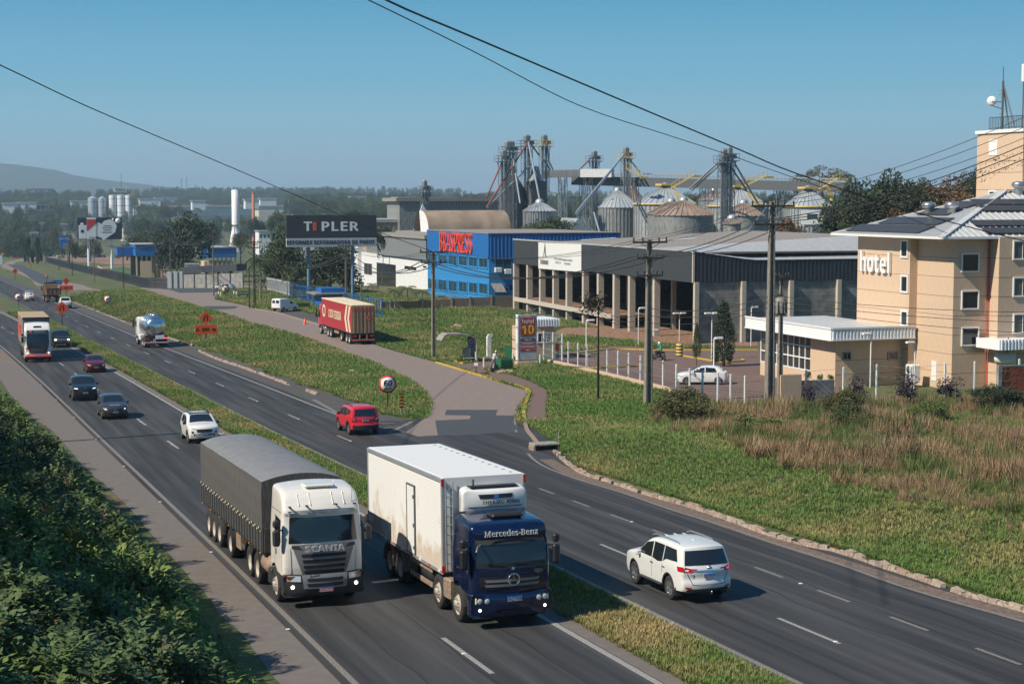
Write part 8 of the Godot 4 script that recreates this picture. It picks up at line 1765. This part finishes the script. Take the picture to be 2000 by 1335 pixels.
func people():
	var t = thing("person","man in pale shirt, purple trousers and cap leaning to the green bin with a stick","person",G(964,724))
	var hip = Vector3(0,.95,0); var ch = Vector3(.1,1.36,0); var nk = Vector3(.15,1.50,0); var hd = Vector3(.22,1.64,0); var sh = [Vector3(.1,1.43,-.19),Vector3(.1,1.43,.19)]; var el = [Vector3(.28,1.18,-.22),Vector3(.26,1.17,.22)]; var wr = [Vector3(.5,1.26,-.14),Vector3(.48,1.22,.12)]
	var legs = []; var arms = []; var uparm = []
	for i in 2: var g = -1 if i == 0 else 1; var kn = Vector3(.05,.5,g*.1); var an = Vector3(-.03 + i*.08,.08,g*.11); legs += [[hip + Vector3(0,0,g*.09),kn,.095,.07],[kn,an,.068,.045]]; arms += [[sh[i],el[i],.055,.045],[el[i],wr[i],.042,.03]] + hand_bones(wr[i],(wr[i] - el[i]).normalized(),Vector3(0,.3,-g).normalized()); uparm += [[sh[i],el[i],.062,.055],[el[i],el[i].lerp(wr[i],.5),.052,.046]]
	var torso = [[hip,Vector3(.05,1.15,0),.135,.13],[Vector3(.05,1.15,0),ch,.13,.15],[sh[0],sh[1],.075,.075]]; var feet = [[Vector3(-.03,.06,-.11),Vector3(.15,.04,-.12),.05,.04],[Vector3(.05,.06,.11),Vector3(.24,.04,.12),.05,.04]]
	var head = [[ch,nk,.075,.058],[nk,hd,.055,.07],[hd,hd + Vector3(.005,.05,0),.088,.092],[hd + Vector3(.085,.0,0),hd + Vector3(.1,-.02,0),.016,.018],[hd + Vector3(.04,-.06,0),hd + Vector3(.07,-.07,0),.045,.035]]
	put("body",figure_mesh(torso + legs + arms + head + feet,.03,0.0,.03),"skin",t); put("shirt",figure_mesh(torso + uparm,.03,.018),"shirt",t); put("trousers",figure_mesh(legs + [[hip,hip + Vector3(0,.06,0),.13,.13]],.03,.018),"trousers",t); put("shoes",figure_mesh(feet,.02,.012),"black",t)
	put("cap",figure_mesh([[hd + Vector3(-.005,.075,0),hd + Vector3(.0,.085,0),.092,.09],[hd + Vector3(.06,.06,0),hd + Vector3(.16,.05,0),.045,.02]],.02,.01),"cream",t)
	for g in [-1,1]: cb(t,"eye","black",hd + Vector3(.088,.025,g*.033),Vector3(.012,.012,.018),.003)
	var stk := MB.new(); stk.cyl(t.position + Vector3(.2,1.35,0),t.position + Vector3(1.75,.95,-.1),.018,-1,6); one("stick",stk,"black","dark stick held over the green bin","stick")
	var mp = G(1287,704); var mc = thing("motorcycle","black motorcycle with red tail light on the forecourt","motorcycle",mp,deg_to_rad(18))
	for u in [-.62,.62]: wheel(mc,.0,.29,u,.29,.1,"dark")
	var mm := MB.new(); mm.tube([Vector3(0,.75,-.5),Vector3(0,.72,-.2),Vector3(0,.70,.2),Vector3(0,.80,.75)],[.09,.12,.1,.05],8); put("frame",mm,"p_black",mc); cb(mc,"fuel_tank","p_black",Vector3(0,.86,-.25),Vector3(.26,.22,.45),.08); cb(mc,"seat","black",Vector3(0,.83,.3),Vector3(.25,.1,.75),.04); cb(mc,"engine","dark_steel",Vector3(0,.45,-.05),Vector3(.28,.32,.4),.05); cb(mc,"tail_light","tail",Vector3(0,.82,.82),Vector3(.12,.08,.06),.02); cb(mc,"luggage_rack","dark_steel",Vector3(0,.92,.72),Vector3(.25,.04,.35),.01); tb(mc,"handlebar","dark_steel",Vector3(-.36,1.05,-.5),Vector3(.36,1.05,-.5),.018,6); tb(mc,"fork","steel",Vector3(0,.95,-.5),Vector3(0,.3,-.65),.04,6); tb(mc,"exhaust","chrome",Vector3(.16,.35,.1),Vector3(.18,.42,.75),.045,8); cb(mc,"mud_guard","black",Vector3(0,.55,.78),Vector3(.14,.35,.06),.03)
	var rd = thing("person","motorcyclist in green vest and white helmet riding away","person",mp,deg_to_rad(18)); hip = Vector3(0,.95,.25); ch = Vector3(0,1.35,.12); hd = Vector3(0,1.62,.05); torso = [[hip,ch,.14,.16],[Vector3(-.19,1.42,.1),Vector3(.19,1.42,.1),.08,.08]]; legs = []; arms = []
	for g in [-1,1]: legs += [[hip + Vector3(g*.1,0,0),Vector3(g*.24,.78,-.2),.095,.075],[Vector3(g*.24,.78,-.2),Vector3(g*.2,.38,.08),.07,.05],[Vector3(g*.2,.35,.08),Vector3(g*.2,.31,-.1),.045,.04]]; arms += [[Vector3(g*.2,1.42,.1),Vector3(g*.36,1.2,-.12),.06,.05],[Vector3(g*.36,1.2,-.12),Vector3(g*.34,1.07,-.42),.045,.035]] + hand_bones(Vector3(g*.34,1.07,-.42),Vector3(0,-.1,-1).normalized(),Vector3(-g,.3,0).normalized())
	put("body",figure_mesh(torso + legs + arms + [[ch,hd,.07,.07],[hd,hd + Vector3(0,.05,0),.09,.09]],.032,0,.03),"skin",rd); put("vest",figure_mesh(torso,.03,.025),"vest_green",rd); put("sleeves",figure_mesh(arms.slice(0,2) + arms.slice(12,14),.025,.015),"black",rd); put("trousers",figure_mesh(legs,.03,.018),"dark_cloth",rd); put("helmet",figure_mesh([[hd + Vector3(0,.03,0),hd + Vector3(0,.06,-.02),.13,.13]],.02),"p_white",rd); cb(rd,"vest_badge","white",ch + Vector3(0,-.02,.185),Vector3(.18,.22,.02),.005); cb(rd,"vest_badge","red",ch + Vector3(.02,-.12,.19),Vector3(.14,.12,.02),.005)
	var bc = thing("bicycle","bicycle with front basket standing at the yellow kerb","bicycle",G(929,730),deg_to_rad(160)); bc.rotation.z = .08
	for u in [-.52,.52]:
		var wm := MB.new(); wm.lathe([Vector2(.30,-.02),Vector2(.33,-.02),Vector2(.33,.02),Vector2(.30,.02)],Vector3(0,.33,u),Vector3.RIGHT,22)
		put("wheel",wm,"rubber",bc); var sm := MB.new()
		for k in 8: sm.bar(Vector3(0,.33,u),Vector3(0,.33 + cos(k*.785)*.31,u + sin(k*.785)*.31),.01,.01)
		put("spokes",sm,"steel",bc)
	var fm := MB.new()
	for e in [[0,.33,.52,0,.85,.25],[0,.33,.52,0,.38,.02],[0,.38,.02,0,.85,.25],[0,.38,.02,0,.8,-.4],[0,.82,.22,0,.84,-.4],[0,.33,-.52,0,1.0,-.38]]: fm.cyl(Vector3(e[0],e[1],e[2]),Vector3(e[3],e[4],e[5]),.022,-1,6)
	put("frame",fm,"curtain_red",bc); cb(bc,"saddle","black",Vector3(0,.92,.26),Vector3(.16,.06,.26),.03); tb(bc,"handlebar","dark_steel",Vector3(-.28,1.03,-.36),Vector3(.28,1.03,-.36),.016,6); cb(bc,"basket","white",Vector3(0,.88,-.58),Vector3(.34,.26,.26),.03)
# ------------------------------------------------------------------ vegetation
func leaf_mesh(n: int,place: Callable) -> ArrayMesh: # place(i) -> [base,tip direction,side,colour]
	var v := PackedVector3Array(); var nn := PackedVector3Array(); var c := PackedColorArray()
	for i in n:
		var q = place.call(i); var b = q[0]; var d = q[1]; var s = q[2] if d.cross(q[2]).y > 0 else -q[2]; var no = d.cross(s).normalized()
		for p in [b,b + d*.5 + s,b + d,b,b + d,b + d*.5 - s]: v.append(p); nn.append(no); c.append(Color(q[3].r,q[3].g,q[3].b))
	var a = []; a.resize(Mesh.ARRAY_MAX); a[Mesh.ARRAY_VERTEX] = v; a[Mesh.ARRAY_NORMAL] = nn; a[Mesh.ARRAY_COLOR] = c
	var m := ArrayMesh.new(); m.add_surface_from_arrays(Mesh.PRIMITIVE_TRIANGLES,a); return m
func rdir() -> Vector3: return Vector3(rng.randfn(),rng.randfn(),rng.randfn()).normalized()
func vmat(key,col,back := .3):
	var m = mk(key,col,.75); m.vertex_color_use_as_albedo = true; m.backlight_enabled = true; m.backlight = Color(back,back*1.1,back*.5); m.cull_mode = BaseMaterial3D.CULL_DISABLED; return m
func scatter(called,mesh,mat,xf: Array,cols: Array,label,cat_):
	var mm := MultiMesh.new(); mm.transform_format = MultiMesh.TRANSFORM_3D; mm.use_colors = true; mm.mesh = mesh; mm.instance_count = xf.size()
	for i in xf.size(): mm.set_instance_transform(i,xf[i]); mm.set_instance_color(i,Color(cols[i].r,cols[i].g,cols[i].b))
	var o := MultiMeshInstance3D.new(); o.multimesh = mm; o.material_override = M[mat]; o.name = numbered(called); add_child(o); meta(o,label,cat_,"","stuff")
func crown_mesh(kind,n,ls) -> ArrayMesh:
	var lobes = []
	match kind:
		"broad": for i in 26: var d = rdir(); d.y = abs(d.y)*.9 - .25; lobes.append([d*rng.randf_range(.45,.78),rng.randf_range(.20,.36)])
		"cone": for i in 34: var y = rng.randf_range(-1,.85); var r = (1.0 - (y + 1)*.46)*.75; var a = rng.randf()*TAU; lobes.append([Vector3(cos(a)*r,y,sin(a)*r),rng.randf_range(.14,.26)])
		"column": for i in 70: var y = rng.randf_range(-1,.95); var r = .85*pow(max(0.0,1 - abs(y + .4)/1.45),.8); var a = rng.randf()*TAU; lobes.append([Vector3(cos(a)*r,y,sin(a)*r),rng.randf_range(.18,.30)])
		"umbrella": for i in 22: var a = rng.randf()*TAU; var r = sqrt(rng.randf())*.85; lobes.append([Vector3(cos(a)*r,.25 + .5*(1 - r) + rng.randf_range(-.3,.1),sin(a)*r),rng.randf_range(.16,.3)])
		_: for i in 14: lobes.append([rdir()*rng.randf_range(.2,.6),rng.randf_range(.3,.45)])
	var lo = Vector3.ONE*9; var hi = -lo # stretch the lobes to fill the unit box
	for l in lobes: lo = lo.min(l[0] - Vector3.ONE*l[1]*.8); hi = hi.max(l[0] + Vector3.ONE*l[1]*.8)
	for l in lobes: l[0] = (l[0] - (lo + hi)*.5)/((hi - lo)*.5)
	return leaf_mesh(n,func(i):
		var l = lobes[i % lobes.size()]; var d = rdir(); var p = l[0] + d*l[1]*pow(rng.randf(),.3)
		var t = (d + rdir()*.9 + Vector3(0,-.2,0)).normalized()*ls*rng.randf_range(.6,1.4); var b = .65 + .5*rng.randf()
		return [p,t,t.cross(rdir()).normalized()*ls*.34,Color(b,b*rng.randf_range(.92,1.06),b*.95)])
var crowns := {}
func tree(called,kind,tint,x0,y0,x1,y1,d,label,cat_ = "tree",group = "",trunk := true):
	var c = D((x0 + x1)*.5,(y0 + y1)*.5,d); var gy = gh(c.x,c.z); var hw = px2m((x1 - x0)*.5,d); var hh = px2m((y1 - y0)*.5,d)
	var t = thing(called,label,cat_,Vector3(c.x,gy,c.z),0,group)
	var o = put("crown",crowns[kind],tint,t); o.position = Vector3(0,c.y - gy,0); o.scale = Vector3(hw,hh,hw*.9); o.rotation.y = rng.randf()*TAU
	if trunk:
		var m := MB.new(); var h = max(c.y - gy + hh*.3,1.0); m.tube([Vector3(0,-.3,0),Vector3(hw*.03,h*.4,0),Vector3(0,h,0)],[hw*.09,hw*.06,hw*.025],7)
		for k in 5: var a = k*1.26; m.tube([Vector3(0,h*(.4 + k*.08),0),Vector3(cos(a)*hw*.35,h*(.62 + k*.07),sin(a)*hw*.35),Vector3(cos(a)*hw*.62,h*(.78 + k*.06),sin(a)*hw*.62)],[hw*.04,hw*.025,hw*.01],5)
		put("trunk",m,"dark_wood",t)
	return t
func palm(px,py_base,py_crown,rpx,d,tint,label,droop := 1.0,n := 16):
	var b = D(px,py_base,d); b.y = gh(b.x,b.z); var cy = D(px,py_crown,d).y - b.y; var r = px2m(rpx,d); var t = thing("palm_tree",label,"palm",b)
	var m := MB.new(); m.tube([Vector3(0,-.3,0),Vector3(.1,cy*.5,0),Vector3(0,cy,0)],[max(.12,r*.07),r*.05,r*.05],8); put("trunk",m,"concrete_pole",t)
	var fr = leaf_mesh(n*44,func(i):
		var k = i/44; var f = (i % 44)/43.0; var a = k*2.4; var up = .9 - .5*(k % 3); var e = Vector3(cos(a),0,sin(a)); var P = func(u): return Vector3(0,cy,0) + e*r*u + Vector3.UP*r*(up*u - droop*1.15*u*u)
		var sd = e.cross(Vector3.UP)*(1 if i % 2 else -1); var ln = r*.42*sin(PI*clampf(f*.9 + .1,0,1)); var dr = (sd*.8 + e*.45 + Vector3.DOWN*.55*droop).normalized()*ln
		return [P.call(f),dr,e*r*.016,Color(1,1,1)*rng.randf_range(.7,1.15)])
	put("crown",fr,tint,t)
func ok_grass(x,s) -> bool:
	for p in paved:
		if Geometry2D.is_point_in_polygon(Vector2(x,s),p): return false
	return true
func vegetation():
	for a in [["leaf_dark",C(.030,.048,.020)],["leaf_mid",C(.048,.072,.022)],["leaf_bright",C(.085,.125,.028)],["leaf_olive",C(.085,.085,.03)],["leaf_brown",C(.15,.088,.045)],["leaf_cyp",C(.018,.040,.015)],["leaf_far",C(.05,.078,.048)],["veg",C(1,1,1)]]: vmat(a[0],a[1]*1.25)
	for k in [["broad",7000,.075],["cone",6000,.085],["column",4200,.10],["umbrella",3800,.065],["clump",900,.16],["ball",2600,.11]]: crowns[k[0]] = crown_mesh(k[0],k[1],k[2])
	tree("round_tree","broad","leaf_dark",296,403,430,548,395,"huge dark round crowned tree behind the grey wall")
	tree("lush_tree","broad","leaf_mid",496,428,608,590,300,"bushy yellow green tree left of the tyre billboard"); tree("shade_tree","broad","leaf_dark",570,450,712,585,285,"dark spreading tree under the tyre billboard"); tree("small_tree","broad","leaf_dark",665,408,725,440,420,"dark tree top showing above the tyre billboard"); tree("small_tree","broad","leaf_dark",700,440,795,480,330,"dark bushes behind the white office roof")
	tree("round_tree","broad","leaf_mid",1018,417,1132,478,290,"dense round tree behind the warehouse roof")
	for a in [[1610,345,1720,478,"leaf_dark","dark tree left of the hotel roof"],[1660,326,1800,470,"leaf_dark","tallest dark tree behind the hotel roof"],[1740,345,1850,460,"leaf_olive","olive green tree behind the roof vents"],[1795,343,1925,450,"leaf_brown","brown autumn tree beside the hotel tower"],[1700,390,1800,470,"leaf_brown","low brown tree above the hotel eave"],[1880,322,1935,420,"leaf_dark","dark tree partly hidden by the hotel tower"],[1640,400,1705,478,"leaf_mid","green bush above the warehouse roof edge"],[1525,425,1560,475,"leaf_brown","reddish bare shrub at the foot of the right silo"]]: tree("hillside_tree","broad",a[4],a[0] - 16,a[1] - 8,a[2] + 16,a[3] + 22,235,a[5])
	tree("eucalyptus_tree","umbrella","leaf_olive",1545,318,1668,372,430,"loose flat topped tree behind the conveyor end"); tree("eucalyptus_tree","umbrella","leaf_dark",1540,335,1590,400,440,"small loose tree left of the flat topped one")
	tree("cypress","column","leaf_cyp",1390,588,1440,708,147,"tall pointed dark green cypress on the forecourt island"); tree("cypress","column","leaf_mid",1351,632,1371,697,148,"thin sparse cypress beside the taller one")
	for a in [1578,1602,1624,1672,1714,1755]: tree("clipped_shrub","ball","leaf_bright",a - 8,728 if a != 1578 else 722,a + 8,747 if a != 1578 else 741,121,"ball clipped green shrub at the foot of the annex wall","shrub","clipped ball shrubs",false)
	for a in [[45,465,66,512],[62,464,83,512]]: tree("conifer","cone","leaf_cyp",a[0],a[1],a[2],a[3],640,"dark conifer of the close pair by the far junction","tree","pair of conifers")
	tree("autumn_tree","broad","leaf_olive",112,446,155,512,640,"olive brown tree behind the blue banner board"); tree("bush_tree","broad","leaf_mid",240,445,330,490,560,"green trees between the billboard and the big round tree")
	for a in [[438,500,430,13,560,"tall palm with round head left of the water tower"],[458,495,440,11,560,"shorter palm by the water tower"],[474,495,432,9,580,"thin palm right of the water tower"],[386,470,407,9,560,"palm top above the big round tree"]]: palm(a[0],a[1],a[2],a[3],a[4],"leaf_mid",a[5],.9,18)
	palm(508,588,506,34,262,"leaf_mid","drooping feathery palm on the entrance lawn",1.15,22)
	for a in [[560,585,545,14,255,"small palm behind the white fence"],[618,585,560,16,245,"squat palm beside the billboard pole"],[634,580,548,13,262,"young palm behind the blue gatehouse"],[728,590,555,14,240,"small palm before the white office"],[770,585,566,18,228,"fan palm left of its partner behind the block wall"],[795,585,562,22,229,"largest fan palm behind the block wall"],[825,588,568,18,229,"fan palm beside the blue depot"],[862,590,578,12,227,"low palm in front of the blue depot"],[1160,705,690,10,140,"small palm by the forecourt bed"]]: palm(a[0],a[1],a[2],a[3],a[4],"leaf_bright" if a[0] > 760 else "leaf_mid",a[5],.8,20)
	var hd := MB.new(); hd.cbox(G(584,603) + Vector3(0,.45,0),Vector3(3.0,.9,1.0),.1); one("hedge",hd,"leaf_dark","low clipped dark hedge beside the van","hedge"); tree("bush","ball","leaf_bright",594,594,624,614,232,"bright round bush at the end of the hedge","shrub","",false); tree("agave_clump","ball","leaf_cyp",808,622,840,634,208,"spiky grey green clump at the foot of the block wall","shrub","",false)
	tree("weed_shrub","broad","leaf_olive",1258,748,1410,826,103,"big brown green wild shrub in front of the white car","shrub","",false); tree("weed_shrub","broad","leaf_dark",1880,745,2010,800,100,"dark wild bush by the red brick wall","shrub","",false); tree("weed_shrub","ball","leaf_bright",1420,800,1570,862,92,"bright green leafy patch before the tallest pole","shrub","",false); tree("weed_shrub","broad","leaf_olive",1600,755,1700,810,98,"mixed wild bush behind the weedy plot","shrub","",false); tree("weed_shrub","ball","leaf_bright",1800,985,1872,1022,62,"bright weed clump at the edge of the plot","shrub","",false)
	for a in [[1560,740,1600,790],[1650,735,1700,785],[1740,730,1800,782],[1820,735,1890,780]]: tree("dark_agave","clump","leaf_purple",a[0],a[1],a[2],a[3],106,"dusky purple spiky plants along the hotel fence","plant","purple plants by the fence",false)
	var spots = [[0,445,60,500,800],[10,425,70,475,1000],[80,440,125,480,900],[20,395,50,440,1250],[55,412,100,440,1400],[90,405,135,430,1500],[150,462,200,500,700],[255,420,300,455,900],[290,425,320,450,900],[400,425,430,480,650],[445,450,492,478,560],[520,405,560,450,700],[540,420,590,455,640],[480,420,520,460,800],[300,395,340,420,1400],[330,398,370,420,1500],[560,398,600,425,1200],[600,395,660,425,1100],[735,395,790,430,900],[1130,385,1180,420,700],[1085,395,1130,440,600],[1480,375,1545,420,520],[1340,375,1400,400,560],[940,385,985,400,900],[225,470,270,500,720]]
	for i in spots.size(): var a = spots[i]; tree("distant_tree","broad",["leaf_far","leaf_mid","leaf_olive","leaf_dark"][(i*7) % 4],a[0],a[1],a[2],a[3] + 8,a[4],"%s tree standing in the middle distance" % ["dull green","green","olive","dark"][(i*7) % 4],"tree","trees in the middle distance")
	var xf = []; var cl = []
	for b in [[-60,260,378,404,9,2100,420],[230,700,374,402,8,2500,900],[560,1000,384,402,9,1500,420],[-60,330,404,440,11,1400,190],[300,620,430,450,11,1150,130],[900,1280,388,408,9,1300,420],[1280,2000,386,404,10,1200,420],[600,830,398,430,10,1000,240],[300,900,368,380,5,3300,500],[840,1700,378,390,6,2600,500],[-40,120,440,492,12,900,120]]:
		for i in b[6]:
			var px = rng.randf_range(b[0],b[1]); var f = rng.randf(); var d = b[5]*lerpf(1.12,.9,f); var y = lerpf(b[2],b[3],f) + 2.0*nz.get_noise_1d(px*4); var s = px2m(b[4],d)*rng.randf_range(.6,1.25); var p = D(px,y,d)
			xf.append(Transform3D(Basis(Vector3.UP,rng.randf()*TAU).scaled(Vector3(s*.8,s,s*.8)),p)); var q = rng.randf(); cl.append(Color(.85,.95,.8)*rng.randf_range(.7,1.15) if q < .8 else Color(1.9,1.5,.9))
			if rng.randf() < .45: xf.append(Transform3D(Basis.from_scale(Vector3(s,s,s)),p + Vector3(0,-s*1.2,0))); cl.append(Color(.85,.95,.8)*rng.randf_range(.7,1.15))
	scatter("far_woods",crowns["clump"],"leaf_far",xf,cl,"hazy woods covering the far slopes","woods")
	ground_cover()
func ground_cover():
	var tuft = leaf_mesh(9,func(i): var a = i*2.4; var l = .13*rng.randf_range(.6,1.3); var o = Vector3(cos(a),0,sin(a)); return [o*.05*rng.randf(),(Vector3.UP + o*rng.randf_range(.3,1.2))*l,o.cross(Vector3.UP)*.011,Color.WHITE*rng.randf_range(.75,1.15)])
	var weed = leaf_mesh(16,func(i): var a = i*2.4; var l = rng.randf_range(.5,1.1); var o = Vector3(cos(a),0,sin(a)); return [o*.16*rng.randf(),(Vector3.UP + o*rng.randf_range(.05,.5))*l,o.cross(Vector3.UP)*.016,Color.WHITE*rng.randf_range(.6,1.2)])
	var sprig = leaf_mesh(22,func(i): var a = i*2.4; var y = i*.022; var o = Vector3(cos(a),rng.randf_range(-.1,.6),sin(a)).normalized(); return [Vector3(rng.randf_range(-.08,.08),y,rng.randf_range(-.08,.08)),o*.17*rng.randf_range(.5,1.2),o.cross(Vector3.UP).normalized()*.038,Color.WHITE*rng.randf_range(.6,1.25)])
	var xf = []; var cl = []
	var put_t = func(x,s,h): xf.append(Transform3D(Basis(Vector3.UP,rng.randf()*TAU).scaled(Vector3(h,h*rng.randf_range(.7,1.2),h)),gp(x,s)))
	var green = C(.09,.15,.03); var dry = C(.30,.23,.10)
	var tint = func(x,s,b): var n = nz.get_noise_2d(x*5.0,s*5.0) + .5*nz.get_noise_2d(x*22.0,s*22.0); return green.lerp(dry,clampf(b + n*.9,0,1))*rng.randf_range(.7,1.25)
	for i in 30000: var s = 26.0 + 240.0*pow(rng.randf(),1.7); var x = rng.randf_range(17.35,19.6); x += lerpf(shiftn(s),shift(s),(x - 17.3)/2.3); put_t.call(x,s,1.0 + s*.006); cl.append(tint.call(x,s,.52 - .42*sstep(34.0,58.0,s)))
	for i in 175000:
		var s = 26.0 + 290.0*pow(rng.randf(),1.8); var x = 30.4 + 40.0*pow(rng.randf(),1.3)
		if s > 98: x = 26.8 + shift(s) + rng.randf()*(34.0 if s < 135 else 52.0)
		var n = nz.get_noise_2d(x*6,s*6)
		if s > 98 and x < 29.3 + shift(s) + n: continue
		if not ok_grass(x,s): continue
		put_t.call(x,s,1.0 + s*.007); var lawn = s > 92 and s < 128 and x > 40; cl.append(tint.call(x,s,(.0 if lawn else .15))*(Color(.85,.98,.8) if lawn else Color(1.05,1.05,1.05)))
	scatter("grass",tuft,"veg",xf,cl,"short grass on the median, verges and lawns","grass")
	xf.clear(); cl.clear()
	var plot = pxpoly([1262,800,1330,840,1440,868,1560,925,1700,962,1850,1000,2000,1042,2250,1110,2300,800,1900,778,1600,795,1400,800])
	for i in 52000:
		var s = rng.randf_range(44,104); var x = rng.randf_range(36,98); var n = nz.get_noise_2d(x*4,s*4); var n2 = nz.get_noise_2d(x*14,s*14)
		if not Geometry2D.is_point_in_polygon(Vector2(x + n2*3.0,s + n2*3.0),plot): continue
		var h = .35 + .75*clampf(.45 + n*1.3 + n2*.5,0,1.2); var sc = h*rng.randf_range(.6,1.25)
		xf.append(Transform3D(Basis(Vector3(rng.randfn(0,.2),1,rng.randfn(0,.2)).normalized(),rng.randf()*TAU).scaled(Vector3(sc,sc,sc)),gp(x,s))); var g = nz.get_noise_2d(x*9 + 500,s*9) + rng.randfn(0,.12); cl.append((C(.25,.17,.095) if g < .08 else (C(.13,.15,.05) if g < .25 else C(.085,.12,.03)))*rng.randf_range(.6,1.3))
	for i in 20:
		var q = Vector2(rng.randf_range(44,88),rng.randf_range(52,95))
		if Geometry2D.is_point_in_polygon(q,plot):
			var c = gp(q.x,q.y); var b = thing("plot_shrub","wild green shrub among the tall weeds","shrub",c,rng.randf()*TAU,"wild shrubs in the weeds"); var r = rng.randf_range(.7,1.6); var o = put("crown",crowns["broad"],["leaf_mid","leaf_olive","leaf_bright"][i % 3],b); o.position.y = r*.45; o.scale = Vector3(r,r*.6,r)
	scatter("tall_weeds",weed,"veg",xf,cl,"tall dry brown weeds on the rough plot","weeds")
	xf = []; cl = []
	for i in 125000:
		var s = 14.0 + 112.0*pow(rng.randf(),1.35); var e = 20.0*rng.randf() + .45; var x = bankx(s) - e; var n = nz.get_noise_2d(x*7,s*7); var n2 = nz.get_noise_2d(x*2.5 + 90,s*2.5)
		var n3 = nz.get_noise_2d(x*24 + 30,s*24); var mound = clampf(e - .8,0,1.7)*clampf(.5 + n + n3*1.3,.05,1.5)*(.72 if s > 40 else .5)
		var k = mound*pow(rng.randf(),.35); var sz = rng.randf_range(.6,1.4)*(1.0 if e > 1.6 else .45)
		xf.append(Transform3D(Basis(Vector3(rng.randf_range(-.5,.5),1,rng.randf_range(-.5,.5)).normalized(),rng.randf()*TAU).scaled(Vector3.ONE*sz),gp(x,s,k)))
		var c = C(.07,.115,.035).lerp(C(.15,.21,.045),clampf(.3 + n2*2.0,0,1)); if e < 2.0: c = C(.13,.21,.035)
		if rng.randf() < .05: c = C(.12,.085,.05)
		cl.append(c*rng.randf_range(.6,1.3))
	scatter("bank_undergrowth",sprig,"veg",xf,cl,"dense leafy undergrowth on the roadside bank","undergrowth")
	for i in 9: var c = gp(-1.5 - (i % 2)*.5,36.0 + i*3.8); var b = thing("bank_shrub","tall leafy shrub in the row along the top of the left bank","shrub",c,i*1.7,"row of shrubs on the left bank"); var o = put("crown",crowns["broad"],"leaf_dark",b); o.position.y = 2.1; o.scale = Vector3(1.6,2.3,2.3); var m := MB.new(); m.tube([Vector3(0,-.3,0),Vector3(.05,1.2,0),Vector3(0,2.6,0)],[.12,.09,.04],6); put("trunk",m,"dark_wood",b)
	for i in 26: var p = G(1560 + (i*173) % 440,820 + (i*61) % 110); var m := MB.new(); m.tube([p,p + Vector3(rng.randf_range(-.1,.1),.9,0),p + Vector3(rng.randf_range(-.25,.25),rng.randf_range(1.4,2.0),.1)],[.02,.018,.01],5); one("dry_stalk",m,"moss","dead brown stalk standing above the weeds","stalk","dead stalks in the weeds")
func _ready():
	rng.seed = 4711; nz.seed = 9; nz.frequency = 0.02; nz.fractal_octaves = 4
	setup_world()
	make_materials()
	vehicle_materials()
	terrain()
	roads()
	buildings()
	terminal()
	far_skyline()
	vehicles()
	furniture()
	people()
	vegetation()
